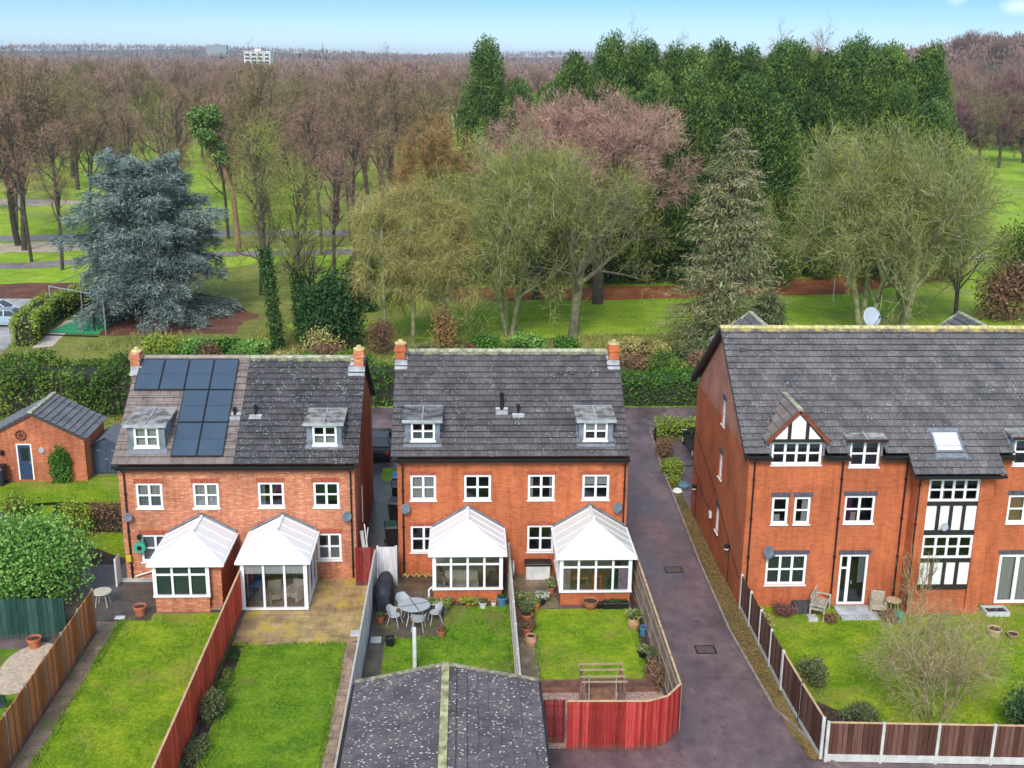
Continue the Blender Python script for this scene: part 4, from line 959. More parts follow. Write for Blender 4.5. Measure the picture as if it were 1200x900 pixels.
# ============================================================ right-hand flats
SR = (42.65, 6.90, 48.35, 10.78)
XR1 = 30.0
FLATS = thing('apartment_block', 'orange brick three-storey apartment block on the right with half-timbered gable and bay', 'apartment block', (11.4, 43.0, 0))
FR = Fc((0, 43.0, 0), (1, 0, 0), (0, -1, 0))
H_MAIN = {
 'N1': (12.46, 13.14, 3.76, 4.94), 'N2': (13.38, 14.05, 3.76, 4.94), 'M2': (15.46, 16.71, 3.78, 4.98), 'G1': (12.40, 14.10, 1.04, 2.40), 'D1': (15.49, 16.69, 0.10, 2.38),
 'RD': (22.22, 23.9, 0.10, 2.34), 'RW': (22.26, 23.7, 3.75, 4.98), 'W1': (12.28, 14.32, 6.34, 7.30), 'W2': (15.47, 16.69, 6.24, 7.34), 'RT': (22.2, 23.4, 6.28, 7.42), 'F1': (25.4, 26.6, 3.75, 4.98), 'F2': (25.4, 26.6, 1.04, 2.3)}
holes = [h for k, h in H_MAIN.items()]
w = MB()
cut = lambda h: h
wall_face(w, FR, 11.40, 17.98, 0, 6.72, [cut(h) for h in holes if h[1] < 17.9])
wall_face(w, FR, 21.25, XR1, 0, 6.72, [cut(h) for h in holes if h[0] > 21.2])
YB = 53.7
FSide = Fc((11.40, 0, 0), (0, -1, 0), (-1, 0, 0))     # u runs towards the viewer: u = -y
SH = [(-48.15, -47.55, 6.45, 7.62), (-48.15, -47.55, 3.95, 5.12), (-48.15, -47.55, 1.35, 2.55)]
wall_face(w, FSide, -YB, -43.0, 0, 6.72, SH)
w.poly([(XR1, 43, 0), (XR1, YB, 0), (XR1, YB, 6.72), (XR1, 48.35, 10.6), (XR1, 43, 6.72)])
w.quad((XR1, YB, 0), (11.4, YB, 0), (11.4, YB, 6.72), (XR1, YB, 6.72))
w.build('wall', BR_RIGHT, FLATS)
# paler gable triangle with the top window
w = MB(); zt = SH[0][3]
gz = lambda y: 6.72 + (10.66 - 6.72) * (1 - abs(y - 48.35) / 5.35)
gy0 = lambda z: 48.35 - 5.35 * (1 - (z - 6.72) / 3.94); gy1 = lambda z: 48.35 + 5.35 * (1 - (z - 6.72) / 3.94)
h = SH[0]; a, b = 47.55, 48.15
X = 11.40
w.poly([(X, gy0(6.72), 6.72), (X, gy0(h[3]), h[3]), (X, a, h[3]), (X, a, 6.72)]); w.poly([(X, b, 6.72), (X, b, h[3]), (X, gy1(h[3]), h[3]), (X, gy1(6.72), 6.72)])
w.poly([(X, gy0(h[3]), h[3]), (X, 48.35, 10.66), (X, gy1(h[3]), h[3]), (X, b, h[3]), (X, a, h[3])])
w.quad((X, a, h[3]), (X + .11, a, h[3]), (X + .11, a, 6.5), (X, a, 6.5))
w.build('gable', BR_GABLE, FLATS)
for h in SH: window(FLATS, FSide, *h, cols=1, rows=2, sill=True); 
mb = MB()
for h in SH: mb.box(11.375, 11.42, 47.48, 48.22, h[3] + 0.005, h[3] + 0.20)
mb.build('lintel', BR_BLUE, FLATS)
# roof: main slope with the lower catslide over the bay
Lf = math.hypot(SR[2] - SR[0], SR[3] - SR[1]); VR = Vector((0, (SR[2] - SR[0]) / Lf, (SR[3] - SR[1]) / Lf)); NR = Vector((0, -VR.z, VR.y))
gable_roof(FLATS, 11.10, XR1 + .3, SR, 20, None, TL_RIGHT, RIDGE_Y, gaps=[(12.16, 14.44, .7), (15.35, 16.81, .7), (22.08, 23.52, .7)])
mb = MB(); cs = Lf / 20; nb = 3
S2 = Vector((0, SR[0], SR[1])) - VR * (cs * nb)
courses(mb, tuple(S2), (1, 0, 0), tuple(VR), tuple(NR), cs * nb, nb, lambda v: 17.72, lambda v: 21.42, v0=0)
for x in (17.72, 21.42):
    p = [(x, S2.y, S2.z + .03), (x, SR[0] + .02, SR[1] + .03), (x, SR[0] + .02, SR[1] - .14), (x, S2.y, S2.z - .14)]
    mb.add(p, [(0, 1, 2, 3)], [(0, 0)] * 4)
mb.build('bay_roof', TL_RIGHT, FLATS)
# bargeboard on the gable
mb = MB()
mb.bar((11.16, 42.55, 6.72), (11.16, 48.35, 10.66), 0.05, 0.24); mb.bar((11.16, 54.15, 6.72), (11.16, 48.35, 10.66), 0.05, 0.24)
mb.bar((11.25, 42.65, 6.74), (11.25, 48.35, 10.62), 0.22, 0.04); mb.bar((11.25, 54.05, 6.74), (11.25, 48.35, 10.62), 0.22, 0.04)
mb.build('bargeboard', DKBROWN, FLATS)
for (a, b) in ((11.1, 12.15), (14.45, 15.35), (16.8, 17.75), (21.4, 22.1), (23.5, 30.3)): mb = MB(); gutter(mb, a, b, 42.60, 6.86); mb.build('gutter', BLACKP, FLATS)
mb = MB(); gutter(mb, 17.72, 21.42, S2.y - .06, S2.z - 0.02)
mb.build('gutter', BLACKP, FLATS)
mb = MB()
for (a, b) in ((11.35, 12.27), (14.33, 15.46), (16.7, 17.98), (21.25, 22.19), (23.41, 30)): mb.box(a, b, 42.68, 42.98, 6.58, 6.72)
mb.box(17.9, 21.3, S2.y + .04, 42.26, S2.z - .20, S2.z - .08)
mb.build('fascia', DKBROWN, FLATS)
for x in (11.62, 15.22, 17.86): pipe(FLATS, x, 42.93, 0.1, 6.8, BLACKP, eave=42.62)
# windows of the front
kw = dict(sill=False)
window(FLATS, FR, *H_MAIN['N1'], cols=1, rows=2, fw_=0.10, curtain=[('blind', CURT, .15, .6, .05, .3)]); window(FLATS, FR, *H_MAIN['N2'], cols=1, rows=2, fw_=0.10, curtain=[('curtain', CURT, .55, .95, .05, .98)])
window(FLATS, FR, *H_MAIN['M2'], fw_=0.09, curtain=[('curtain', CURT_P, .03, .3, .05, .98), ('blind', CREAM, .25, .45, .03, .35)])
window(FLATS, FR, *H_MAIN['G1'], cols=3, curtain=[('slats', BLIND_V, .03, .97, .03, .97)])
window(FLATS, FR, *H_MAIN['RW'], cols=2, curtain=[('blind', CURT_T, .03, .97, .03, .97)])
window(FLATS, FR, *H_MAIN['F1']); window(FLATS, FR, *H_MAIN['F2'])
def door(F, h, name, label, curt):
    u0, u1, z0, z1 = h; us = u0 + (u1 - u0) * 0.33
    return window(FLATS, F, u0, u1, z0, z1, colfr=[0.30], rows=1, fw_=0.10, mw=0.14, name=name, sill=False, curtain=curt, label=label)
d = door(FR, H_MAIN['D1'], 'patio_door', 'white glazed patio door with one curtain tied back', [('curtain', CURT_G, .72, .95, .4, .98)])
mb = MB(); FR.box(mb, 15.58, 15.84, -0.1, -0.035, 1.72, 1.80); mb.build('transom', WHITE, d)
mb = MB(); FR.box(mb, 16.02, 16.06, -0.04, 0.02, 1.05, 1.2); mb.build('handle', METAL, d)
d = window(FLATS, FR, *H_MAIN['RD'], colfr=[0.48], rows=1, fw_=0.13, mw=0.16, name='patio_door', sill=False, curtain=[('curtain', CURT, .05, .95, .03, .98)], label='wide white patio door behind net curtains')
for k_ in ('N1', 'N2', 'M2', 'G1', 'D1', 'RD', 'RW'): lintel(FLATS, [H_MAIN[k_]], 43.0, 0.20, BR_BLUE, 0.08)
mb = MB(); mb.box(11.41, 17.9, 42.985, 43.01, 5.30, 5.36); mb.build('string_course', BR_RIGHT, FLATS)

# dormer boxes breaking the eaves
def eaves_dormer(x0, x1, wz0, wz1, ztop, flat, label, cols=2, curtain=None):
    yf = 42.96; cm = MB(); yb = slope_y(SR, ztop) + .1; zs = lambda y: slope_z(SR, y)
    for xa, xb in ((x0 - .10, x0 - .02), (x1 + .02, x1 + .10)):
        pts = [(yf, 6.72), (yf, ztop), (yb, ztop), (yb, zs(yb) - .05)]
        V = [(xa, p[0], p[1]) for p in pts] + [(xb, p[0], p[1]) for p in pts]; n = 4
        cm.add(V, [tuple(range(n)), tuple(range(2 * n - 1, n - 1, -1))] + [(i, i + n, (i + 1) % n + n, (i + 1) % n) for i in range(n)])
    cm.quad((x0 - .26, yf - .1, zs(yf - .1) + .07), (x0 - .1, yf - .1, zs(yf - .1) + .07), (x0 - .1, yb, zs(yb) + .07), (x0 - .26, yb, zs(yb) + .07))
    cm.quad((x1 + .1, yf - .1, zs(yf - .1) + .07), (x1 + .26, yf - .1, zs(yf - .1) + .07), (x1 + .26, yb, zs(yb) + .07), (x1 + .1, yb, zs(yb) + .07))
    cm.box(x0 - .10, x1 + .10, yf + .45, yf + .5, 6.9, ztop - .01)
    d = cm.build('dormer', LEAD, FLATS); d['label'] = label
    if flat:
        r = MB(); yfr = yf - .18
        V = [(x0 - .22, yfr, ztop), (x1 + .22, yfr, ztop), (x1 + .22, yb + .1, ztop + .08), (x0 - .22, yb + .1, ztop + .08)]
        r.add(V + [(p[0], p[1], p[2] + .09) for p in V], [(3, 2, 1, 0), (4, 5, 6, 7), (0, 1, 5, 4), (1, 2, 6, 5), (2, 3, 7, 6), (3, 0, 4, 7)])
        r.build('dormer_roof', FELT_P, d)
        t = MB(); t.bar((x0 - .22, yfr - .02, ztop + .04), (x1 + .22, yfr - .02, ztop + .04), .03, .13); t.build('roof_trim', DKBROWN, d)
        t = MB(); xm = (x0 + x1) / 2; t.bar((xm, yfr, ztop + .10), (xm, yb + .1, ztop + .18), .05); t.bar((x0 - .22, yb + .15, ztop + .17), (x1 + .22, yb + .15, ztop + .17), .18, .03); t.build('flashing', LEAD_P, d)
    window(FLATS, Fc((0, 43.0, 0), (1, 0, 0), (0, -1, 0)), x0, x1, wz0, wz1, cols=cols, fw_=0.09, curtain=curtain, name='dormer_window')
    return d
eaves_dormer(15.47, 16.69, 6.24, 7.34, 7.38, True, 'flat-roofed lead dormer between gable and bay')
eaves_dormer(22.2, 23.4, 6.28, 7.40, 7.46, True, 'flat-roofed lead dormer right of the bay')
# half-timbered gable dormer
GX0, GX1, GXM = 12.02, 14.52, 13.27; zE, zA = 7.36, 8.66
gd = eaves_dormer(12.28, 14.32, 6.34, 7.30, 7.36, False, 'half-timbered gable dormer with steep tiled roof', cols=4)
t = MB(); yf = 42.90
t.poly([(GX0 + .22, yf, zE), (GX1 - .22, yf, zE), (GXM, yf, zA - .16)]); t.box(GX0 + .2, GX1 - .2, yf + .02, yf + .06, 7.28, zE)
t.build('white_panel', RENDERW, gd)
t = MB()
t.bar((GX0 + .08, yf - .03, zE + .04), (GX1 - .08, yf - .03, zE + .04), .05, .13)
for x in (GXM - .36, GXM + .36): t.box(x - .07, x + .07, yf - .04, yf + .0, zE + .1, zE + 1.30 * (1 - abs(x - GXM) / 1.25) - .1)
t.build('timber', TIMBER, gd)
t = MB()
for s in (-1, 1): t.bar((GXM + s * 1.27, yf - .07, zE - .03), (GXM, yf - .07, zA + .0), .05, .17)
t.build('bargeboard', plain('red_brown_board', (0.20, 0.055, 0.03), 0.6, 0.2, 3), gd)
yp = slope_y(SR, zA)
for s in (-1, 1):
    t = MB(); sl2 = math.hypot(1.27, zA - zE); V = Vector((-s * 1.27 / sl2, 0, (zA - zE) / sl2)); Nn = Vector((s * (zA - zE) / sl2, 0, 1.27 / sl2))
    O = Vector((GXM + s * 1.27, yf - .12, zE))
    def endf(v, s=s):
        z = zE + v * (zA - zE) / sl2; return slope_y(SR, z) + .05 - (yf - .12)
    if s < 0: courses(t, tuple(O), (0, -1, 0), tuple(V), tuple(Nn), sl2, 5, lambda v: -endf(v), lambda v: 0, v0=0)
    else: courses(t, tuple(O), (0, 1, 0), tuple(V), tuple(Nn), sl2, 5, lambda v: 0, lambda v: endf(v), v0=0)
    t.build('gable_roof', TL_BROWN if s < 0 else TL_RIGHT, gd)
t = MB(); t.bar((GXM, yf - .14, zA + .04), (GXM, yp + .1, zA + .04), .20, .07); t.build('ridge_tiles', RIDGE, gd)
t = MB()
for s in (-1, 1): t.bar((GXM + s * 1.27, slope_y(SR, zE), zE + .05), (GXM, yp, zA + .05), .03, .03)
t.build('valley', BLACKP, gd)
# roof window
t = MB(); vx0, vx1 = 18.90, 19.97
def onroof(x, v, n): q = Vector((x, SR[0], SR[1])) + VR * v + NR * n; return tuple(q)
def rbox(mb_, x0, x1, v0, v1, n0, n1):
    p = [onroof(x, v, n) for n in (n0, n1) for (x, v) in ((x0, v0), (x1, v0), (x1, v1), (x0, v1))]
    mb_.add(p, [(0, 3, 2, 1), (4, 5, 6, 7), (0, 1, 5, 4), (1, 2, 6, 5), (2, 3, 7, 6), (3, 0, 4, 7)])
v0, v1 = 0.05, 1.12
rbox(t, vx0 - .06, vx0 + .03, v0, v1, 0.0, .10); rbox(t, vx1 - .03, vx1 + .06, v0, v1, 0.0, .10); rbox(t, vx0 + .03, vx1 - .03, v0, v0 + .09, 0, .10); rbox(t, vx0 + .03, vx1 - .03, v1 - .09, v1, 0, .10)
rbox(t, vx0 - .12, vx1 + .12, v0 - .28, v0 - .002, 0.03, .06); rbox(t, vx0 - .1, vx1 + .1, v1 + .002, v1 + .16, 0.03, .06)
rw = t.build('roof_window', LEAD, FLATS)
t = MB(); rbox(t, vx0 + .03, vx1 - .03, v0 + .09, v1 - .09, .02, .07); t.build('pane', plain('bright_roof_pane', (0.74, 0.76, 0.84), 0.3, 0.03, 1, spec=0.3), rw)
roof_vent(FLATS, 11.86, 47.2, SR, TL_RIGHT)
dish(FLATS, 12.42, 42.72, 2.62, 0.25, (0.35, -1, 0.3)); dish(FLATS, 18.0, 48.9, 11.12, 0.42, (0.2, -1, 0.45), mt=DISH_L, wall=(0, 0.3, -1), label='large pale dish above the ridge')
# rear wings: their ridges run back from the main ridge, gabled at the far end
for xm, ye_ in ((13.30, 51.9), (23.25, 51.9)):
    zr_, hw, dz = 10.62, 1.85, 1.30; L = math.hypot(hw, dz)
    for s in (-1, 1):
        V = (-s * hw / L, 0, dz / L); Nn = (s * dz / L, 0, hw / L); t = MB()
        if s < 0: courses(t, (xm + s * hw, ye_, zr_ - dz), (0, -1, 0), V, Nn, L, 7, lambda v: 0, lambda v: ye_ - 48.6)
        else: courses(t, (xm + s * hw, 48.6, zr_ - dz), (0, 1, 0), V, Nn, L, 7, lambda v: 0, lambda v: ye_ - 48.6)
        t.build('rear_wing_roof', TL_RIGHT, FLATS)
    t = MB(); t.bar((xm, 48.6, zr_ + .06), (xm, ye_ + .05, zr_ + .06), .20, .09); t.bar((xm - hw, ye_ + .02, zr_ - dz + .03), (xm, ye_ + .02, zr_ + .05), .08, .12, (0, 1, 0)); t.bar((xm + hw, ye_ + .02, zr_ - dz + .03), (xm, ye_ + .02, zr_ + .05), .08, .12, (0, 1, 0)); t.build('ridge_tiles', RIDGE, FLATS)
    t = MB(); t.box(xm - hw + .05, xm + hw - .05, 49.0, ye_ - .1, 6.0, zr_ - dz - .02); t.poly([(xm + hw - .05, ye_ - .1, zr_ - dz - .02), (xm - hw + .05, ye_ - .1, zr_ - dz - .02), (xm, ye_ - .1, zr_ - .08)]); t.build('rear_wing_wall', BR_RIGHT, FLATS)

# projecting bay
FB = Fc((0, 42.30, 0), (1, 0, 0), (0, -1, 0))
w = MB(); zb = S2.z - .10
wall_face(w, FB, 18.12, 18.57, 0, zb, []); wall_face(w, FB, 20.67, 21.22, 0, zb, [])
w.quad((18.12, 43.0, 0), (18.12, 42.3, 0), (18.12, 42.3, zb), (18.12, 43.0, zb)); w.quad((21.22, 42.3, 0), (21.22, 43.0, 0), (21.22, 43.0, 6.72), (21.22, 42.3, zb))
w.quad((18.12, 43.0, zb), (18.12, 42.3, zb), (18.12, 42.3, zb + .05), (18.12, 43.0, 6.72))
w.quad((18.57, 42.3, 0), (18.57, 42.42, 0), (18.57, 42.42, zb), (18.57, 42.3, zb)); w.quad((20.67, 42.42, 0), (20.67, 42.3, 0), (20.67, 42.3, zb), (20.67, 42.42, zb))
w.quad((18.57, 42.42, 0), (20.67, 42.42, 0), (20.67, 42.42, 1.10), (18.57, 42.42, 1.10)); w.quad((17.98, 43.0, 0), (18.12, 43.0, 0), (18.12, 43.0, 6.72), (17.98, 43.0, 6.72)); w.quad((21.22, 43, 0), (21.25, 43, 0), (21.25, 43, 6.72), (21.22, 43, 6.72))
w.box(18.5, 20.75, 42.22, 42.415, 0, 0.14)
w.build('bay_wall', BR_RIGHT, FLATS)
F3 = Fc((0, 42.42, 0), (1, 0, 0), (0, -1, 0))
window(FLATS, F3, 18.57, 20.67, 4.98, 5.97, cols=4, dep=0.0, sill=False, curtain=[('blind', CREAM, .3, .38, .03, .5), ('curtain', CURT_G, .05, .12, .03, .9)], name='bay_window', room=None)
window(FLATS, F3, 18.57, 20.67, 2.49, 3.50, cols=4, dep=0.0, sill=False, curtain=[('curtain', CURT_G, .05, .12, .03, .9)], name='bay_window', room=None)
t = MB()
for z0_, z1_ in ((4.98, 5.97), (2.49, 3.5)):
    t.quad((18.57, 43.3, z0_), (20.67, 43.3, z0_), (20.67, 43.3, z1_), (18.57, 43.3, z1_)); t.quad((18.57, 42.44, z0_), (20.67, 42.44, z0_), (20.67, 43.3, z0_), (18.57, 43.3, z0_)); t.quad((18.57, 42.44, z1_), (20.67, 42.44, z1_), (20.67, 43.3, z1_), (18.57, 43.3, z1_))
    t.quad((18.575, 42.44, z0_), (18.575, 43.3, z0_), (18.575, 43.3, z1_), (18.575, 42.44, z1_)); t.quad((20.665, 42.44, z0_), (20.665, 43.3, z0_), (20.665, 43.3, z1_), (20.665, 42.44, z1_))
t.build('room_interior', ROOM, FLATS)
t = MB(); 
for z0_, z1_ in ((3.52, 4.97), (1.10, 2.48)): t.quad((18.57, 42.40, z0_), (20.67, 42.40, z0_), (20.67, 42.40, z1_), (18.57, 42.40, z1_))
t.quad((18.57, 42.415, 5.97), (20.67, 42.415, 5.97), (20.67, 42.415, zb), (18.57, 42.415, zb))
t.build('white_panel', RENDERW, FLATS)
t = MB()
for z0_, z1_ in ((3.52, 4.97), (1.10, 2.48)):
    t.box(18.575, 20.665, 42.34, 42.395, z1_ - .17, z1_); t.box(18.575, 20.665, 42.34, 42.395, z0_, z0_ + .20)
    for k in range(1, 4): x = 18.57 + 2.1 * k / 4; t.box(x - .07, x + .07, 42.345, 42.394, z0_ + .2, z1_ - .17)
t.build('timber', TIMBER, FLATS)
pipe(FLATS, 18.16, 42.24, 0.1, zb + .05, BLACKP, r=0.032, eave=S2.y - .05)
dish(FLATS, 19.35, 42.15, 3.95, 0.16, (0.2, -1, .2), mt=DISH_L)
# wall lights with conduit on the gable
def wall_lamp(y, z):
    t = MB(); t.lathe([(0.05, 0), (0.11, .05), (0.13, .16), (0.04, .22)], 11.26, y, z, 12); t.box(11.24, 11.40, y - .03, y + .03, z + .08, z + .13)
    o = t.build('wall_lamp', BLACKP, FLATS); t = MB(); t.lathe([(0.03, -.08), (0.09, -.04), (0.10, 0)], 11.26, y, z, 12); t.build('lamp_glass', WHITE, o)
    t = MB(); t.tube([(11.37, y, z), (11.37, y, 0.1)], 0.018, 6); t.build('conduit', BLACKP, o)
wall_lamp(52.5, 1.65); wall_lamp(45.2, 1.70)
t = MB(); t.bbox(11.28, 11.40, 48.95, 49.20, 1.55, 1.85); t.build('vent_box', WHITE_OLD, FLATS)
t = MB(); t.tube([(11.375, 53.5, 2.6), (11.375, 51, 1.9), (11.375, 49.1, 1.75)], 0.012, 5); t.tube([(11.375, 53.6, 4.4), (11.375, 49, 3.2), (11.375, 43.2, 1.2)], 0.010, 5); t.build('cable', BLACKP, FLATS)
# ============================================================ conservatories
def poly_mat(name, col, tl=0.35):
    mt, n, b, out = newmat(name); n.links.new(ramp(n, noise(n, 1.3, 5, 0.6), [(0.3, tuple(c * .93 for c in col)), (0.7, col)]), b.inputs['Base Color'])
    b.inputs['Roughness'].default_value = 0.3
    t = N(n, 'ShaderNodeBsdfTranslucent'); t.inputs[0].default_value = c4(col)
    mxs = N(n, 'ShaderNodeMixShader'); mxs.inputs[0].default_value = tl
    n.links.new(b.outputs[0], mxs.inputs[1]); n.links.new(t.outputs[0], mxs.inputs[2]); n.links.new(mxs.outputs[0], out.inputs[0])
    return mt
PC = poly_mat('roof_polycarbonate', (0.92, 0.92, 0.91), 0.10); PCD = poly_mat('roof_polycarbonate_streaked', (0.82, 0.82, 0.78), 0.12)
FLO_T = paving('tile_floor', ((0.50, 0.37, 0.24), (0.45, 0.33, 0.21)), (0.4, 0.4), (0.3, 0.2, 0.14), 0.4)

def conservatory(label, x0, x1, yf, yw, ze, xa, za, yrid, nfront, dwarf, rmat, brickm, solid_right=False, transom=True, blinds=None, nside=3, ribs=0, over=0.10, frame_x1=None):
    root = thing('conservatory', label, 'conservatory', ((x0 + x1) / 2, (yf + yw) / 2, 0))
    zc = dwarf; fx1 = frame_x1 or x1
    if dwarf > 0.12:
        b = MB(); t = 0.22
        b.box(x0 + .03, fx1 - .03, yf + .03, yf + t, 0, zc); b.box(x0 + .03, x0 + t, yf + t, yw - .01, 0, zc)
        if solid_right: b.box(fx1 - 0.03 + .004, x1 - .03, yf + .28, yw - .01, 0, ze - .06)
        else: b.box(x1 - t, x1 - .03, yf + t, yw - .01, 0, zc)
        b.build('dwarf_wall', brickm, root)
    fl = MB(); fl.box(x0 + .1, x1 - .1, yf + .1, yw - .02, 0.05, 0.13 if dwarf > .3 else .09); fl.build('floor', FLO_T, root)
    f = MB(); d = 0.075
    def postx(xa_, xb_, y): f.box(xa_, xb_, y, y + d, zc, ze - .12)
    # front frame
    zb = zc + .06; ztop = ze - .12
    f.box(x0 - .03, fx1 + .03, yf - .06, yf + d + .01, zc - .02, zb)
    f.box(x0 - .02, x1 + .02, yf - .02, yf + d + .01, ztop, ze - .01)
    n = nfront; w = (fx1 - x0 - .12) / n; ztr = ztop - 0.38
    for i in range(n + 1):
        xc = x0 + .06 + i * w; hw = .075 if i in (0, n) else .045
        f.box(xc - hw, xc + hw, yf, yf + d, zb, ztop)
    if transom: 
        for i in range(n): f.box(x0 + .06 + i * w + .045, x0 + .06 + (i + 1) * w - .045, yf + .004, yf + d - .004, ztr - .04, ztr + .04)
    # side frames
    sides = [(x0, 1)] + ([] if solid_right else [(x1 - d, -1)])
    for xs, sg in sides:
        f.box(xs - (.03 if sg > 0 else -.0), xs + d + (0 if sg > 0 else .03), yf + d + .012, yw - .005, zc - .02, zb); f.box(xs, xs + d, yf + d + .012, yw - .005, ztop, ze - .01)
        L = yw - yf - d; ws = L / nside
        for i in range(1, nside + 1):
            yc = yf + d + i * ws - (.05 if i == nside else 0); f.box(xs + .003, xs + d - .003, yc - .045, yc + .045, zb, ztop)
        if transom: f.box(xs + .006, xs + d - .006, yf + d + .02, yw - .02, ztr - .04, ztr + .04)
    f.build('frame', WHITE, root)
    g = MB(); y = yf + d / 2
    g.quad((x0 + .06, y, zb), (fx1 - .06, y, zb), (fx1 - .06, y, ztop), (x0 + .06, y, ztop))
    for xs, sg in sides: xx = xs + d / 2; g.quad((xx, yf + .1, zb), (xx, yw - .02, zb), (xx, yw - .02, ztop), (xx, yf + .1, ztop))
    g.build('pane', GLASS_C, root)
    # roof: ridge out from the wall, hipped at the front
    r = MB(); e = over; a = (x0 - e, yf - e, ze); b_ = (x1 + e, yf - e, ze); c = (x1 + e, yw - .01, ze); dd = (x0 - e, yw - .01, ze)
    p = (xa, yrid, za); q = (xa, yw - .01, za)
    th = 0.05
    lo = [a, b_, c, dd, p, q]; V = lo + [(v[0], v[1], v[2] + th) for v in lo]
    r.add(V, [(6, 7, 10), (7, 8, 11, 10), (9, 6, 10, 11), (1, 0, 4), (2, 1, 4, 5), (0, 3, 5, 4), (0, 1, 7, 6), (1, 2, 8, 7), (3, 0, 6, 9)])
    ro = r.build('roof', rmat, root)
    rb = MB(); up_ = Vector((0, 0, th + .012))
    def rib(u, v, w=.05, h=.03): rb.bar(Vector(u) + up_, Vector(v) + up_, w, h)
    rib(a, p, .07, .05); rib(b_, p, .07, .05); rib((xa, yrid - .02, za), q, .12, .06)
    m_ = int((yw - yf) / .62)
    for i in range(1, m_ + 1):
        yy = yf - e + (yw - yf + e) * i / (m_ + .3)
        for xs in (x0 - e, x1 + e):
            if yy >= yrid: rib((xs, yy, ze), (xa, yy, za), .035, .02)
            else:
                t = (yy - (yf - e)) / (yrid - (yf - e)); rib((xs, yy, ze), (xs + (xa - xs) * t, yy, ze + (za - ze) * t), .035, .02)
    for i in range(1, 4):
        xx = x0 - e + (x1 - x0 + 2 * e) * i / 4.0
        t = 1 - abs(xx - xa) / ((xa - x0 + e) if xx < xa else (x1 + e - xa))
        rib((xx, yf - e, ze), (xx, yf - e + (yrid - yf + e) * t, ze + (za - ze) * t), .035, .02)
    rb.build('roof_bars', rmat, ro)
    fi = MB(); fi.lathe([(.05, 0), (.07, .04), (.03, .10), (.05, .16), (.0, .2)], xa, yrid, za + th, 8); fi.build('finial', WHITE, ro)
    lf = MB(); lf.bar((x0 - e, yw - .06, ze + .13), (xa, yw - .06, za + .14), .10, .05); lf.bar((x1 + e, yw - .06, ze + .13), (xa, yw - .06, za + .14), .10, .05); lf.build('lead_flashing', LEAD, root)
    gt = MB()
    gt.box(x0 - e - .09, x1 + e + .09, yf - e - .09, yf - e - .002, ze - .08, ze + .02)
    gt.box(x0 - e - .09, x0 - e - .002, yf - e, yw - .02, ze - .08, ze + .02); gt.box(x1 + e + .002, x1 + e + .09, yf - e, yw - .02, ze - .08, ze + .02)
    gt.build('gutter', WHITE, root)
    for (kind, mt, bx0, bx1, z0, z1) in (blinds or []):
        bm_ = MB(); yy = yf + .13
        if kind == 'f': bm_.quad((bx0, yy, z0), (bx1, yy, z0), (bx1, yy, z1), (bx0, yy, z1))
        else: bm_.quad((bx0, yf + .2, z0), (bx0, yw - .1, z0), (bx0, yw - .1, z1), (bx0, yf + .2, z1))
        bm_.build('blind', mt, root)
    wl = MB(); wl.quad((x0 + .1, yw - .015, .1), (x1 - .1, yw - .015, .1), (x1 - .1, yw - .015, ze), (x0 + .1, yw - .015, ze)); wl.build('inner_wall', plain('cream_inner_wall', (0.66, 0.60, 0.47), .9, .06, 1) if 'cream_inner_wall' not in MATS else MATS['cream_inner_wall'], root)
    return root

conservatory('white conservatory with dark closed blinds at the far left, beside the dark patio', -12.70, -9.98, 43.0, 46.04, 2.18, -11.29, 2.98, 44.2, 3, 0.72, PC, BR_LEFT,
    solid_right=True, frame_x1=-10.45, blinds=[('f', BLIND_DK, -12.6, -10.5, .75, 2.05), ('s', BLIND_DK, -12.5, 0, .75, 2.05)])
conservatory('white fully glazed conservatory down to the yellow patio, furniture seen inside', -9.17, -6.50, 43.05, 46.04, 2.24, -7.85, 2.98, 44.3, 3, 0.10, PC, BR_LEFT,
    transom=False, blinds=[('f', CURT, -9.08, -6.6, 1.62, 2.1)])
conservatory('white conservatory on brick base beside the round garden table', -1.38, 1.52, 43.72, 46.35, 2.22, 0.08, 3.18, 44.9, 4, 0.60, PC, BR_MID)
conservatory('white conservatory with streaked ribbed roof beside the drive', 3.90, 6.88, 43.35, 46.35, 2.22, 5.40, 3.20, 44.7, 4, 0.62, PCD, BR_MID,
    blinds=[('f', plain('mauve_curtain', (0.40, 0.30, 0.36), .9), 6.35, 6.75, .65, 1.7), ('f', plain('taupe_curtain', (0.38, 0.32, 0.27), .9), 4.0, 4.35, .65, 1.7)])
# white downpipe of the third conservatory
mb = MB(); mb.tube([(-1.55, 43.62, .05), (-1.55, 43.62, .62), (-1.42, 43.62, .75)], .04, 8)
c_ = [o for o in COL.objects if o.name.startswith('conservatory.002')][0]; mb.build('downpipe', WHITE, c_)

# ------------------------------------------------------------ furniture inside and out
def turned_legs(mb, x, y, h, r, n=4, rr=.02, z0=0):
    for i in range(n):
        t = math.pi / 4 + 2 * math.pi * i / n; mb.tube([(x + r * 1.15 * math.cos(t), y + r * 1.15 * math.sin(t), z0), (x + r * .7 * math.cos(t), y + r * .7 * math.sin(t), z0 + h)], rr, 6)

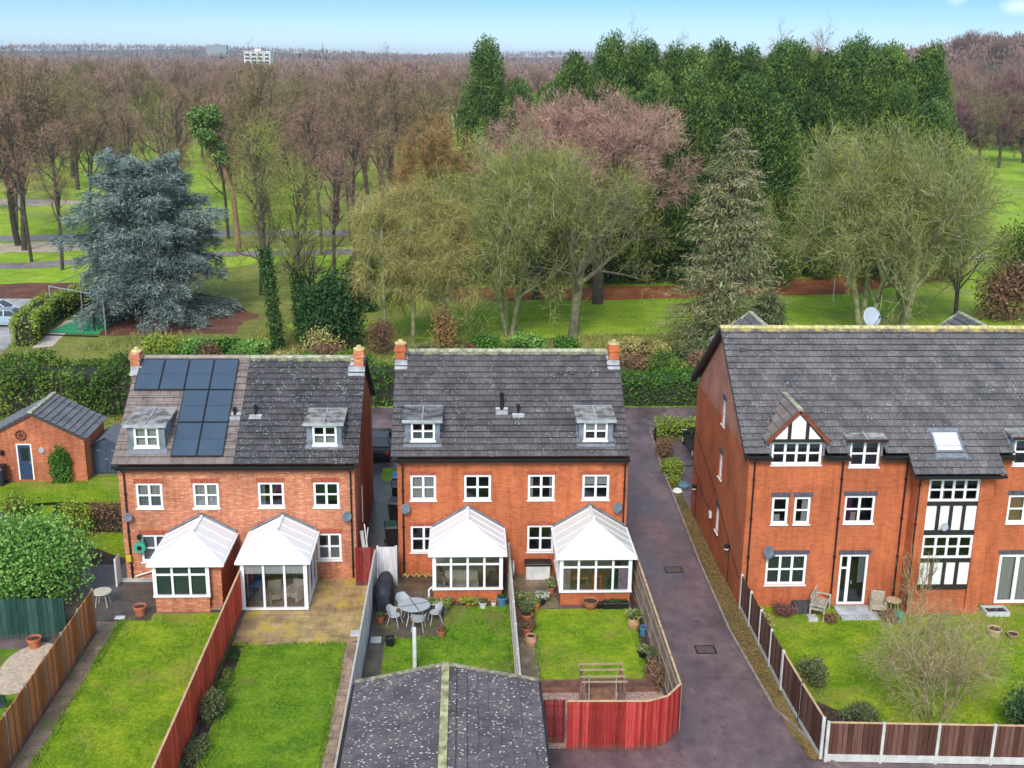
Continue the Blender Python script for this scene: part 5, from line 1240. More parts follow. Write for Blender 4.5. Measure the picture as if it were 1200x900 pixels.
def armchair(label, x, y, z, rz, mt, w=.62, group=None, cat='armchair'):
    t = thing('armchair', label, cat, (0, 0, 0), 0, group)
    s = MB(); s.bbox(-w / 2 + .08, w / 2 - .08, -.28, .25, .22, .42, .03); s.build('seat', mt, t)
    b = MB(); b.bbox(-w / 2 + .04, w / 2 - .04, .24, .36, .12, .85, .04); b.build('backrest', mt, t)
    for sx in (-1, 1):
        a = MB(); x0 = sx * w / 2; a.bbox(min(x0, x0 - sx * .09), max(x0, x0 - sx * .09), -.30, .30, .06, .60, .03); a.build('armrest', mt, t)
    for sx in (-1, 1):
        for sy in (-1, 1):
            l = MB(); l.box(sx * (w / 2 - .08) - .02, sx * (w / 2 - .08) + .02, sy * .24 - .02, sy * .24 + .02, 0, .22); l.build('leg', WOODF, t)
    t.location = (x, y, z); t.rotation_euler.z = rz
    return t
def side_table(label, x, y, z, r=.35, h=.5, mt=WOODF, name='side_table', cat='table'):
    t = thing(name, label, cat, (0, 0, 0)); a = MB(); a.lathe([(r, 0), (r + .01, .02), (r, .045)], 0, 0, h, 24); a.build('tabletop', mt, t)
    for i in range(4):
        l = MB(); th = math.pi / 4 + i * math.pi / 2; l.tube([(r * .9 * math.cos(th), r * .9 * math.sin(th), 0), (r * .6 * math.cos(th), r * .6 * math.sin(th), h)], .018, 6); l.build('leg', mt, t)
    t.location = (x, y, z); return t
def rect_table(label, x, y, z, w, d, h, mt, cat='table', name='dining_table'):
    t = thing(name, label, cat, (0, 0, 0)); a = MB(); a.bbox(-w / 2, w / 2, -d / 2, d / 2, h - .05, h, .015); a.build('tabletop', mt, t)
    for sx in (-1, 1):
        for sy in (-1, 1):
            l = MB(); l.box(sx * (w / 2 - .07) - .03, sx * (w / 2 - .07) + .03, sy * (d / 2 - .07) - .03, sy * (d / 2 - .07) + .03, 0, h - .05); l.build('leg', mt, t)
    t.location = (x, y, z); return t
BLUEF = plain('blue_fabric', (0.05, 0.16, 0.34), .9, .15, 5)
armchair('cream wicker armchair in the middle of the fully glazed conservatory', -7.9, 43.75, .09, .3, WICKER)
armchair('pale armchair by the right side of the fully glazed conservatory', -7.15, 43.9, .09, -.5, CREAM)
side_table('small round wooden table inside the fully glazed conservatory', -8.0, 44.7, .09, .38, .5)
rect_table('blue-topped side table at the left of the fully glazed conservatory', -8.75, 44.2, .09, .5, .9, .7, BLUEF)
armchair('long cream sofa in the conservatory beside the garden table', -.2, 44.5, .13, 0, CREAM, 1.5, cat='sofa')
armchair('wicker armchair at the left in the brick-based conservatory beside the garden table', -1.0, 44.3, .13, .7, WICKER)
armchair('dark rattan chair at the right in the conservatory beside the garden table', 1.05, 44.3, .13, -.6, plain('dark_rattan', (.16, .11, .09), .8, .3, 10))
rect_table('wooden dining table in the conservatory beside the drive', 4.75, 44.5, .13, .9, .8, .75, WOODF)
rect_table('orange cabinet table in the conservatory beside the drive', 5.55, 44.3, .13, .45, .45, .85, ORANGE_M)
armchair('green chair at the right in the conservatory beside the drive', 6.3, 44.2, .13, -.4, plain('green_fabric', (.04, .13, .08), .9, .15, 4))

# round metal garden table with its four chairs
MESHM = plain('perforated_grey_metal', (0.40, 0.42, 0.43), 0.5, 0.12, 25)
t = thing('garden_table', 'round pale grey metal garden table on the wet patio', 'table', (0, 0, 0))
a = MB(); a.lathe([(.62, 0), (.64, .015), (.62, .03)], 0, 0, .72, 32); a.build('tabletop', MESHM, t)
a = MB(); a.bar((-.6, -.1, .755), (.6, .1, .755), .03, .008); a.bar((-.1, .6, .755), (.1, -.6, .755), .03, .008); a.build('tabletop_seam', SOLAR_F, t)
for i in range(4):
    th = math.pi / 4 + i * math.pi / 2; l = MB(); l.tube([(.56 * math.cos(th), .56 * math.sin(th), 0), (.40 * math.cos(th), .40 * math.sin(th), .40), (.45 * math.cos(th), .45 * math.sin(th), .72)], .018, 6); l.build('leg', GREYM, t)
t.location = (-2.08, 42.0, .03); t.rotation_euler.z = .2
def metal_chair(label, x, y, rz):
    t = thing('garden_chair', label, 'chair', (0, 0, 0), 0, 'metal chairs round the garden table')
    s = MB(); s.lathe([(.23, 0), (.25, .012), (.23, .03)], 0, 0, .42, 18, 1, .92); s.build('seat', MESHM, t)
    b = MB(); V = []; k = 10
    for i in range(k + 1):
        th = math.radians(15 + 150 * i / k); hgt = .80 if 3 <= i <= 7 else (.72 if i in (2, 8) else .64)
        V += [(.26 * math.cos(th), .24 * math.sin(th), .44), (.31 * math.cos(th), .31 * math.sin(th), hgt)]
    V += [(p[0] * 1.06, p[1] * 1.06, p[2]) for p in V]; m2 = 2 * (k + 1)
    F_ = []
    for i in range(k): F_ += [(2 * i, 2 * i + 1, 2 * i + 3, 2 * i + 2), (m2 + 2 * i, m2 + 2 * i + 2, m2 + 2 * i + 3, m2 + 2 * i + 1), (2 * i + 1, m2 + 2 * i + 1, m2 + 2 * i + 3, 2 * i + 3)]
    b.add(V, F_); b.build('backrest', MESHM, t)
    for sx in (-1, 1):
        a = MB(); a.tube([(sx * .24, .05, .62), (sx * .29, -.12, .64), (sx * .25, -.20, .44)], .016, 6); a.build('armrest', GREYM, t)
        for sy in (-1, 1): l = MB(); l.tube([(sx * .17, sy * .15, .42), (sx * .25, sy * .25, 0)], .014, 6); l.build('leg', GREYM, t)
    t.location = (x, y, .03); t.rotation_euler.z = rz; return t
metal_chair('grey metal chair at the left of the round garden table', -2.86, 41.72, R(70))
metal_chair('grey metal chair at the near side of the round garden table', -1.90, 41.30, R(172))
metal_chair('grey metal chair at the right of the round garden table', -1.25, 41.95, R(-75))
metal_chair('grey metal chair mostly behind the round garden table', -2.55, 42.75, R(30))

# ============================================================ fences
def fence_line(name, label, pts, h, mt, post=None, pstep=1.8, bw=0.14, board_gap=.012, cap=None, base_h=0.0, post_w=.10, post_h=None, lean=0, sections=None, side='both', th=.03, group=None, z0=.02):
    """vertical feather-edge boards between posts; panels and posts are parts"""
    c = Vector((sum(p[0] for p in pts) / len(pts), sum(p[1] for p in pts) / len(pts), 0))
    root = thing(name, label, 'fence', tuple(c), 0, group)
    rr = random.Random(int(abs(pts[0][0] * 100)) + len(pts))
    for (a, b) in zip(pts[:-1], pts[1:]):
        a = Vector((a[0], a[1], 0)); b = Vector((b[0], b[1], 0)); L = (b - a).length; n = max(1, round(L / pstep)); d = (b - a) / L; s = Vector((-d.y, d.x, 0))
        for i in range(n):
            p, q = a + d * (L * i / n), a + d * (L * (i + 1) / n)
            m_ = MB(); seg = (q - p).length; k = max(1, int(seg / bw)); bwid = seg / k
            for j in range(k):
                u0, u1 = j * bwid + board_gap / 2, (j + 1) * bwid - board_gap / 2
                hj = h + rr.uniform(-.01, .01); off = .012 if j % 2 else 0
                P = [p + d * u0 - s * (th / 2 + off), p + d * u1 - s * (th / 2), p + d * u1 + s * (th / 2), p + d * u0 + s * (th / 2 + off)]
                V = [(v.x, v.y, z0 + base_h) for v in P] + [(v.x, v.y, z0 + hj) for v in P]
                m_.add(V, [(0, 3, 2, 1), (4, 5, 6, 7), (0, 1, 5, 4), (1, 2, 6, 5), (2, 3, 7, 6), (3, 0, 4, 7)])
            for zr in (.25, h * .55, h - .25): ro_ = s * (th / 2 + .034); m_.bar((p.x + ro_.x, p.y + ro_.y, z0 + max(zr, base_h + .05)), (q.x + ro_.x, q.y + ro_.y, z0 + max(zr, base_h + .05)), .035, .06)
            m_.build('fence_panel', mt, root)
            if base_h: 
                g_ = MB(); g_.bar((p.x, p.y, z0 + base_h / 2), (q.x, q.y, z0 + base_h / 2), .05, base_h - .01); g_.build('gravel_board', POSTC, root)
            if cap is not None:
                c_ = MB(); c_.bar((p.x, p.y, z0 + h + .02), (q.x, q.y, z0 + h + .02), .07, .03); c_.build('capping_rail', cap, root)
        if post is not None:
            for i in range(n + 1):
                p = a + d * (L * i / n)
                m_ = MB(); w = post_w / 2; m_.bbox(p.x - w, p.x + w, p.y - w, p.y + w, 0, z0 + (post_h or h + .06), .015); m_.build('post', post, root)
    return root
fence_line('fence', 'red stained timber fence between the two left lawns', [(-9.20, 22), (-9.20, 46.0)], 1.80, REDO_F, cap=CAP_F, bw=.15)
fence_line('fence', 'orange brown boarded fence left of the slab path', [(-14.62, 22), (-14.62, 41.4)], 1.80, ORA_F, bw=.13, cap=None, post=GRY_F)
fence_line('fence', 'pale painted garden fence between yellow patio and round table', [(-3.86, 22), (-3.86, 45.0)], 1.80, WHT_F, bw=.3, cap=PALE_F, th=.05)
fence_line('fence', 'bleached trellis-topped fence between the two middle gardens', [(1.86, 33.2), (1.86, 46.1)], 1.55, PALE_F, bw=.12, cap=PALE_F, post=PALE_F)
fence_line('fence', 'weathered grey brown fence along the drive', [(7.22, 34.0), (7.22, 45.6)], 1.75, GRY_F, bw=.10, cap=CAP_F, post=GRY_F, board_gap=.02)
fence_line('fence', 'bright red curved fence closing the near end of the garden by the drive', [(3.30, 32.95), (5.95, 32.90), (6.65, 33.2), (7.22, 33.95)], 1.80, RED_F, bw=.10, cap=CAP_F, pstep=2.7)
fence_line('gate', 'dark red boarded gate beside the garage', [(2.45, 33.35), (3.28, 33.35)], 1.62, DRED_F, bw=.10, pstep=.9)
fence_line('gate', 'dark red side gate by the left house corner', [(-4.75, 45.3), (-3.92, 45.3)], 1.80, DRED_F, bw=.14, pstep=.9)
fence_line('gate', 'pale painted side gate by the middle house corner', [(-3.78, 45.3), (-3.0, 45.3)], 1.80, WHT_F, bw=.4, pstep=.9, post=WHT_F)
fence_line('fence', 'dark brown panel fence with concrete posts along the drive and near lawn edge', [(11.42, 42.9), (11.44, 36.6)], 1.50, BRN_F, post=POSTC, base_h=.2, bw=.15, pstep=1.8)
fence_line('fence', 'dark brown panel fence with concrete posts curving at the corner of the right lawn', [(11.44, 36.5), (11.50, 34.4), (11.60, 32.25)], 1.50, BRN_F, post=POSTC, base_h=.2, bw=.15, pstep=2.0, cap=CAP_F)
fence_line('fence', 'brown panel fence with concrete posts at the near end of the right lawn', [(11.72, 32.12), (26, 31.35)], 1.42, BRN_F, post=POSTC, base_h=.28, bw=.15, pstep=1.9, cap=CAP_F)
fence_line('fence', 'dark green fence behind the feathery shrub in the far left garden', [(-30, 40.6), (-15.6, 40.9)], 1.7, GRN_F, bw=.2, post=GRN_F)
fence_line('fence', 'low dark green fence at the bottom left corner', [(-22, 35.6), (-16.0, 35.9)], .5, GRN_F, bw=.2)
# ============================================================ garage at the near edge
GAR = thing('garage', 'low garage with speckled grey tiled roof at the bottom of the photo', 'garage', (-0.65, 30, 0))
gy0, gy1 = 22.0, 33.25; gx0, gx1, gxr = -3.60, 2.36, -0.66; gze, gzr = 2.38, 3.0
m_ = MB(); m_.box(gx0 + .12, gx1 - .1, gy0, gy1 - .08, 0, gze - .06)
m_.add([(gx0 + .12, gy1 - .08, gze - .06), (gx1 - .1, gy1 - .08, gze - .06), (gxr, gy1 - .08, gzr - .06)], [(2, 1, 0)]); m_.build('wall', BR_MID, GAR)
for s in (-1, 1):
    xe = gx0 if s < 0 else gx1; hw = abs(xe - gxr); L = math.hypot(hw, gzr - gze); V = (-s * hw / L, 0, (gzr - gze) / L); Nn = (s * (gzr - gze) / L, 0, hw / L)
    m_ = MB()
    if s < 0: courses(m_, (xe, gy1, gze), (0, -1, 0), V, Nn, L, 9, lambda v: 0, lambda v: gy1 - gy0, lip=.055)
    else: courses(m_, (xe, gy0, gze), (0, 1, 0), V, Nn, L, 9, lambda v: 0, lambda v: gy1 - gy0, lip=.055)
    m_.poly([(xe, gy1, gze + .02), (gxr, gy1, gzr + .02), (gxr, gy1, gzr - .1), (xe, gy1, gze - .1)], [(0, 0)] * 4)
    m_.build('roof', TL_GAR, GAR)
m_ = MB(); y = gy0; MOSSR = plain('mossy_ridge', (0.36, 0.33, 0.17), .9, .5, 3)
while y < gy1 - .1:
    m_.bar((gxr, y + .006, gzr + .05), (gxr, min(y + .44, gy1), gzr + .05), .24, .07); y += .45
m_.build('ridge_tiles', MOSSR, GAR)
m_ = MB()
for xe in (gx0, gx1): m_.bar((xe, gy1 + .02, gze + .05), (gxr, gy1 + .02, gzr + .06), .10, .09, (0, 1, 0))
m_.build('verge', plain('mossy_mortar', (0.27, 0.24, 0.17), .9, .5, 6), GAR)
m_ = MB(); m_.box(gx0 - .09, gx0 - .01, gy0, gy1, gze - .09, gze - .01); m_.build('gutter', BLACKP, GAR); m_ = MB(); m_.box(gx1 + .01, gx1 + .09, gy0, gy1, gze - .09, gze - .01); m_.build('gutter', BLACKP, GAR)

# ============================================================ outbuilding and blue shed, far left
OB = thing('outbuilding', 'small brick outbuilding with blue door and ivy bush on its gable', 'outbuilding', (-22.8, 58.2, 0))
ox0, ox1, oy0, oy1, oze, ozr, oxr = -25.35, -20.20, 58.2, 61.6, 2.45, 3.85, -22.8
F = Fc((0, oy0, 0), (1, 0, 0), (0, -1, 0)); m_ = MB(); dh = (-23.78, -22.98, 0.1, 2.12)
wall_face(m_, F, ox0, ox1, 0, oze, [dh]); m_.poly([(ox0, oy0, oze), (ox1, oy0, oze), (oxr, oy0, ozr - .05)])
m_.quad((ox1, oy0, 0), (ox1, oy1, 0), (ox1, oy1, oze), (ox1, oy0, oze)); m_.quad((ox0, oy1, 0), (ox0, oy0, 0), (ox0, oy0, oze), (ox0, oy1, oze)); m_.quad((ox1, oy1, 0), (ox0, oy1, 0), (ox0, oy1, oze), (ox1, oy1, oze)); m_.poly([(ox1, oy1, oze), (ox0, oy1, oze), (oxr, oy1, ozr - .05)])
m_.build('wall', brick('brick_outbuilding', (0.52, 0.16, 0.07), (0.40, 0.11, 0.05), (0.42, 0.2, 0.13), odd=(0.6, 0.28, 0.17), oddcut=.62), OB)
for s in (-1, 1):
    xe = (ox0 - .18) if s < 0 else (ox1 + .18); ze_ = oze - .05; hw = abs(xe - oxr); L = math.hypot(hw, ozr - ze_); V = (-s * hw / L, 0, (ozr - ze_) / L); Nn = (s * (ozr - ze_) / L, 0, hw / L); m_ = MB(); D = oy1 - oy0 + .3
    if s < 0: courses(m_, (xe, oy1 + .15, ze_), (0, -1, 0), V, Nn, L, 9, lambda v: 0, lambda v: D)
    else: courses(m_, (xe, oy0 - .15, ze_), (0, 1, 0), V, Nn, L, 9, lambda v: 0, lambda v: D)
    m_.poly([(xe, oy0 - .15, ze_ + .02), (oxr, oy0 - .15, ozr + .02), (oxr, oy0 - .15, ozr - .1), (xe, oy0 - .15, ze_ - .1)], [(0, 0)] * 4)
    m_.build('roof', TL_SHED, OB)
m_ = MB(); m_.bar((oxr, oy0 - .16, ozr + .05), (oxr, oy1 + .16, ozr + .05), .24, .08); m_.build('ridge_tiles', RIDGE, OB)
d = MB(); F.box(d, dh[0] + .07, dh[1] - .07, -.09, -.05, .12, 2.05); d = d.build('door', BLUE_P, OB)
m_ = MB()
for a in ((dh[0], dh[0] + .07, .1, 2.12), (dh[1] - .07, dh[1], .1, 2.12), (dh[0] + .07, dh[1] - .07, 2.05, 2.12)): F.box(m_, a[0], a[1], -.10, -.0, a[2], a[3])
m_.build('door_frame', WHITE, d); m_ = MB(); F.box(m_, dh[0] + .2, dh[1] - .2, -.06, -.045, 1.15, 1.88); m_.build('door_pane', CARGL, d); m_ = MB(); F.box(m_, dh[1] - .16, dh[1] - .12, -.05, -.0, 1.0, 1.12); m_.build('handle', METAL, d)
wh = MB(); k = 20
for i in range(k): t0, t1 = 2 * math.pi * i / k, 2 * math.pi * (i + 1) / k; wh.bar((-23.45 + .26 * math.cos(t0), 58.14, 2.62 + .26 * math.sin(t0)), (-23.45 + .26 * math.cos(t1), 58.14, 2.62 + .26 * math.sin(t1)), .05)
for i in range(4): t0 = math.pi * i / 4; wh.bar((-23.45 - .25 * math.cos(t0), 58.14, 2.62 - .25 * math.sin(t0)), (-23.45 + .25 * math.cos(t0), 58.14, 2.62 + .25 * math.sin(t0)), .03)
o = wh.build('wheel_ornament', plain('rusty_iron', (.16, .05, .035), .8, .3, 6), None, base=(-23.45, 58.14, 2.62)); tag(o, 'rusty iron wheel hung above the blue door', 'wall ornament')
m_ = MB(); m_.lathe([(.17, 0), (.15, .05), (.04, .07)], 0, 0, 0, 16); V = m_.V[0].copy(); m_.V[0] = np.stack([V[:, 0] - 22.45, 58.19 - V[:, 2], V[:, 1] + 1.75], 1)
o = m_.build('wall_clock', DISH_L, None, base=(-22.45, 58.14, 1.75)); tag(o, 'round pale grey clock on the outbuilding wall', 'clock')
m_ = MB(); m_.lathe([(.04, 0), (.09, .05), (.10, .22), (.12, .24), (.03, .33)], -24.5, 58.08, 1.5, 10); m_.box(-24.52, -24.48, 58.1, 58.2, 1.7, 1.74); m_.build('wall_lantern', BLACKP, OB)

SH_ = thing('garden_shed', 'slate blue double-door garden shed beside the outbuilding', 'shed', (-19.5, 59.3, 0))
sx0, sx1, sy0, sy1, sze, szr, sxr = -20.35, -18.55, 59.3, 61.6, 1.62, 2.12, -19.45
m_ = MB(); n = 14
for i in range(n):
    a = sx0 + (sx1 - sx0) * i / n; b = sx0 + (sx1 - sx0) * (i + 1) / n; zt_ = lambda x: sze + (szr - sze) * (1 - abs(x - sxr) / .9)
    m_.add([(a + .005, sy0 - (.008 if i % 2 else 0), 0), (b - .005, sy0 - (.008 if i % 2 else 0), 0), (b - .005, sy0, zt_(b)), (a + .005, sy0, zt_(a))], [(0, 1, 2, 3)])
m_.box(sx0, sx1, sy0 + .01, sy1, 0, sze)
m_.build('wall', BLUE_S, SH_)
for s in (-1, 1):
    xe = sxr + s * 1.0; ze_ = sze - .05; m_ = MB(); th = .04
    V = [(xe, sy0 - .12, ze_), (sxr, sy0 - .12, szr), (sxr, sy1 + .1, szr), (xe, sy1 + .1, ze_)]; V += [(v[0], v[1], v[2] + th) for v in V]
    m_.add(V, [(0, 1, 2, 3), (7, 6, 5, 4), (0, 4, 5, 1), (1, 5, 6, 2), (2, 6, 7, 3), (3, 7, 4, 0)]); m_.build('roof', plain('shed_felt', (.13, .14, .16), .9, .15, 5) if 'shed_felt' not in MATS else MATS['shed_felt'], SH_)
m_ = MB(); m_.box(-19.9, -19.46, sy0 - .05, sy0 - .012, .1, 1.55); m_.box(-19.44, -19.0, sy0 - .05, sy0 - .012, .1, 1.55); d = m_.build('door', BLUE_S, SH_)
m_ = MB(); m_.box(-19.52, -19.38, sy0 - .08, sy0 - .052, .85, .90); m_.box(-19.95, -19.7, sy0 - .07, sy0 - .052, 1.35, 1.39); m_.box(-19.2, -18.95, sy0 - .07, sy0 - .052, 1.35, 1.39); m_.build('hinge', METAL, d)

# ============================================================ pots, tubs and garden things
def leaf_quads(rng, P, size, aspect=.7, dirn=None, flat=0.0, jitter=1.0):
    """P (n,3) leaf centres -> quads with random facing"""
    n = len(P); a = rng.normal(size=(n, 3)) * jitter
    if dirn is not None: a = a + dirn
    a /= np.linalg.norm(a, axis=1)[:, None] + 1e-9
    b = rng.normal(size=(n, 3)); b -= (b * a).sum(1)[:, None] * a; b /= np.linalg.norm(b, axis=1)[:, None] + 1e-9
    if flat: b[:, 2] *= (1 - flat); a[:, 2] *= (1 - flat)
    s = size * rng.uniform(.6, 1.3, (n, 1)); u = a * s * .5; v = b * s * .5 * aspect
    return np.stack([P - u, P - v * 1.0, P + u, P + v * 1.0], 1).reshape(-1, 3)

def blob_pts(rng, n, c, r, lumps=7, fill=.35):
    """points over a lumpy ellipsoid crown"""
    c = np.array(c, float); r = np.array(r, float)
    L = rng.normal(size=(lumps, 3)); L /= np.linalg.norm(L, axis=1)[:, None]; L[:, 2] = np.abs(L[:, 2]) * .9 - .1
    Lc = L * .52; Lr = rng.uniform(.36, .58, lumps)
    k = rng.integers(0, lumps, n); d = rng.normal(size=(n, 3)); d /= np.linalg.norm(d, axis=1)[:, None]
    rad = Lr[k] * (1 - fill * rng.random(n) ** 1.5)
    return c + (Lc[k] + d * rad[:, None]) * r

def bush(name, label, cat, x, y, z, rx, ry, rz, mt, n=2500, leaf=.12, seed=1, group=None, lumps=8, stem=BARK_B, parent=None):
    rng = np.random.default_rng(seed)
    t = thing(name, label, cat, (x, y, z), 0, group) if parent is None else parent
    P = blob_pts(rng, n, (x, y, z + rz * .80), (rx, ry, rz * 1.12), lumps, .75)
    low = rng.random(n) < .42; P[low, 2] = z + (P[low, 2] - z) * rng.random(low.sum()) ** .7   # skirt down to the ground
    P = P + rng.normal(size=P.shape) * np.array([rx, ry, rz]) * .07
    P[:, 2] = np.abs(P[:, 2] - z - .03) + z + .03
    m_ = MB(); m_.addn(leaf_quads(rng, P, leaf), 4); m_.build('foliage', mt, t)
    m_ = MB()
    for i in range(5):
        a = rng.uniform(0, 6.28); m_.tube([(x + .05 * math.cos(a), y + .05 * math.sin(a), z), (x + rx * .45 * math.cos(a), y + ry * .45 * math.sin(a), z + rz * 1.2)], [.03 * max(.4, rz), .012], 5)
    m_.build('stem', stem, t)
    return t

def pot(label, x, y, z, r, h, mt=TERRA, plant=None, ph=.3, pr=.25, shape='taper', name='plant_pot', cat='plant pot', seed=3, n=260, leaf=.09, rz=0):
    t = thing(name, label, cat, (x, y, z)); m_ = MB()
    if shape == 'taper': m_.lathe([(r * .68, 0), (r * .72, .01), (r * .95, h * .80), (r * 1.08, h * .80), (r * 1.08, h), (r * .93, h), (r * .90, h * .86), (0.01, h * .85)], x, y, z, 18)
    elif shape == 'bowl': m_.lathe([(r * .45, 0), (r * .5, .02), (r * .85, h * .5), (r, h * .9), (r * 1.05, h), (r * .9, h), (r * .8, h * .8), (.01, h * .78)], x, y, z, 20)
    elif shape == 'barrel': m_.lathe([(r * .8, 0), (r, h * .45), (r * .85, h), (r * .75, h), (r * .75, h * .9), (.01, h * .88)], x, y, z, 18)
    elif shape == 'square':
        m_.add([(x - r * .8, y - r * .8, z), (x + r * .8, y - r * .8, z), (x + r * .8, y + r * .8, z), (x - r * .8, y + r * .8, z), (x - r, y - r, z + h), (x + r, y - r, z + h), (x + r, y + r, z + h), (x - r, y + r, z + h)], [(0, 3, 2, 1), (0, 1, 5, 4), (1, 2, 6, 5), (2, 3, 7, 6), (3, 0, 4, 7)])
        q = r * .86; m_.add([(x - r, y - r, z + h), (x + r, y - r, z + h), (x + r, y + r, z + h), (x - r, y + r, z + h), (x - q, y - q, z + h), (x + q, y - q, z + h), (x + q, y + q, z + h), (x - q, y + q, z + h), (x - q, y - q, z + h * .8), (x + q, y - q, z + h * .8), (x + q, y + q, z + h * .8), (x - q, y + q, z + h * .8)], [(0, 1, 5, 4), (1, 2, 6, 5), (2, 3, 7, 6), (3, 0, 4, 7), (4, 5, 9, 8), (5, 6, 10, 9), (6, 7, 11, 10), (7, 4, 8, 11), (8, 9, 10, 11)])
    elif shape == 'trough':
        m_.bbox(x - r, x + r, y - r * .28, y + r * .28, z, z + h, .02)
    m_.build('pot', mt, t, smooth=False)
    m_ = MB(); 
    if shape != 'trough': m_.lathe([(r * .84, 0), (r * .5, .03)], x, y, z + h * .86, 12); m_.build('soil', SOIL, t)
    if plant is not None:
        rng = np.random.default_rng(seed); sx = pr if shape != 'trough' else r * .9
        P = blob_pts(rng, n, (x, y, z + h + ph * .4), (sx, pr, ph * .8), 5); P[:, 2] = np.maximum(P[:, 2], z + h * .8); m_ = MB(); m_.addn(leaf_quads(rng, P, leaf), 4); m_.build('plant', plant, t)
    return t

pot('terracotta pot of soil on the dark patio beside the blinded conservatory', -13.25, 42.75, .03, .26, .42, plant=None)
pot('terracotta pot in front of the green fence, far left', -16.55, 40.15, .03, .26, .42)
pot('small terracotta pot at the black barbecue cover', -3.45, 42.0, .03, .17, .26, plant=LF_OLV, ph=.18, pr=.18)
pot('terracotta pot with a small plant at the corner of the wet patio and lawn', -0.98, 40.75, .03, .18, .28, plant=LF_BRN, ph=.2, pr=.2)
pot('square black planter by the near edge of the wet patio', -2.95, 40.05, .03, .17, .34, BLACKP, shape='square')
pot('white bucket pot with a plant under the conservatory wall', 0.70, 43.15, .03, .17, .26, WHITE_OLD, plant=LF_OLV, ph=.2, pr=.2)
pot('tall blue glazed pot by the bleached fence', 1.50, 43.3, .03, .22, .42, BLUE_POT, plant=LF_HOL, ph=.12, pr=.18)
pot('terracotta bowl pot under the middle conservatory wall', -0.72, 43.45, .03, .24, .22, shape='bowl', plant=LF_FLW, ph=.12, pr=.2)
pot('dark square tub of yellow-green leaves left of the conservatory corner', -1.35, 42.85, .03, .20, .32, plain('green_grey_tub', (.14, .15, .12), .8, .2, 5), plant=LF_FLW, ph=.35, pr=.36, shape='square', n=420)
pot('grey tub with lime leaves beside the dark square tub', -0.90, 42.75, .03, .17, .28, plain('grey_tub', (.2, .2, .19), .8, .2, 5), plant=LF_YG, ph=.28, pr=.28)
pot('low pot spilling green under the middle of the conservatory wall', 0.12, 43.35, .03, .18, .18, plant=LF_YG, ph=.2, pr=.42, n=380)
pot('small cream ball pot beside the blue pot', 1.15, 43.3, .03, .11, .2, CREAM, shape='barrel')
pot('large wide terracotta bowl at the lawn edge before the ribbed conservatory', 5.15, 42.92, .05, .34, .40, shape='bowl')
pot('long black trough with green plants before the ribbed conservatory', 6.2, 43.02, .05, .55, .26, BLACKP, plant=LF_HOL, ph=.15, pr=.18, shape='trough')
pot('round black pot between terracotta bowl and trough', 5.52, 43.0, .05, .17, .22, BLACKP)
pot('tan barrel pot with yellow plant at the drive side of the lawn', 6.72, 41.3, .05, .26, .42, plain('tan_pot', (.42, .26, .13), .8, .2, 5), plant=LF_FLW, ph=.45, pr=.38, shape='barrel', n=380)
pot('dark pot holding a flowering plant near the driveside fence corner', 6.75, 38.9, .05, .2, .26, BLACKP, plant=LF_FLW, ph=.35, pr=.3)
pot('blue pot against the grey brown drive fence', 7.0, 40.6, .05, .14, .4, BLUE_POT)
pot('terracotta pot of trailing leaves at the top of the slab path', 2.35, 43.0, .03, .26, .34, plant=LF_FLW, ph=.5, pr=.5, n=520)
pot('terracotta pot with variegated leaves beside the bleached fence', 2.45, 41.9, .03, .25, .36, plant=LF_OLV, ph=.5, pr=.48, n=520, seed=9)
pot('pale terracotta urn halfway down the slab path', 2.52, 40.0, .03, .24, .40, plain('pale_terracotta', (.5, .27, .17), .8, .15, 5), shape='barrel')
pot('clay pot of dry stems on the slab path', 2.40, 40.8, .03, .22, .34, plant=LF_BRN, ph=.4, pr=.36)
pot('black pot with white-flecked leaves left of the ribbed conservatory', 3.15, 43.4, .03, .2, .3, BLACKP, plant=foliage('white_flecked_leaves', [(0, (.12, .2, .08)), (.5, (.3, .36, .22)), (1, (.75, .75, .68))]), ph=.35, pr=.34, n=420)
pot('orange pot between the slab path and dark slabs', 2.88, 42.95, .03, .18, .30, ORANGE_M, plant=LF_FLW, ph=.2, pr=.2)
pot('small pot plant beside the ribbed conservatory wall', 3.62, 44.4, .03, .16, .3, plant=LF_FLW, ph=.5, pr=.26)
pot('clay pot on the lawn of the right-hand flats', 21.05, 40.35, .03, .27, .34, plain('buff_clay', (.5, .34, .2), .8, .2, 5))
pot('short clay pot right of the taller one on the flats lawn', 21.72, 40.15, .03, .22, .20, plain('buff_clay2', (.42, .30, .19), .8, .2, 5), shape='bowl')
# barbecue under its cover
t = thing('covered_barbecue', 'barbecue under a long black cover by the pale side gate', 'barbecue', (-3.38, 43.6, .03))
m_ = MB(); sec = [(42.55, .25, .95), (42.75, .33, 1.12), (43.3, .36, 1.25), (44.2, .34, 1.18), (44.6, .28, 1.02)]; V = []; k = 10
for (yy, hw, hh) in sec:
    for j in range(k): th = math.pi * j / (k - 1); V.append((-3.38 - hw * math.cos(th) * (1 + .06 * math.sin(j * 2.3 + yy)), yy, .03 + hh * (0.0 if j in (0, k - 1) else (.62 + .38 * math.sin(th)))))
F_ = [(i * k + j, i * k + j + 1, (i + 1) * k + j + 1, (i + 1) * k + j) for i in range(len(sec) - 1) for j in range(k - 1)] + [tuple(range(k)), tuple((len(sec) - 1) * k + j for j in range(k - 1, -1, -1))]
m_.add(V, F_); m_.build('cover', COVER, t); m_ = MB(); m_.tube([(-3.38, 42.5, .1), (-3.0, 42.55, .1), (-2.95, 43.2, .12)], .02, 6); m_.build('cover_cord', WICKER, t)
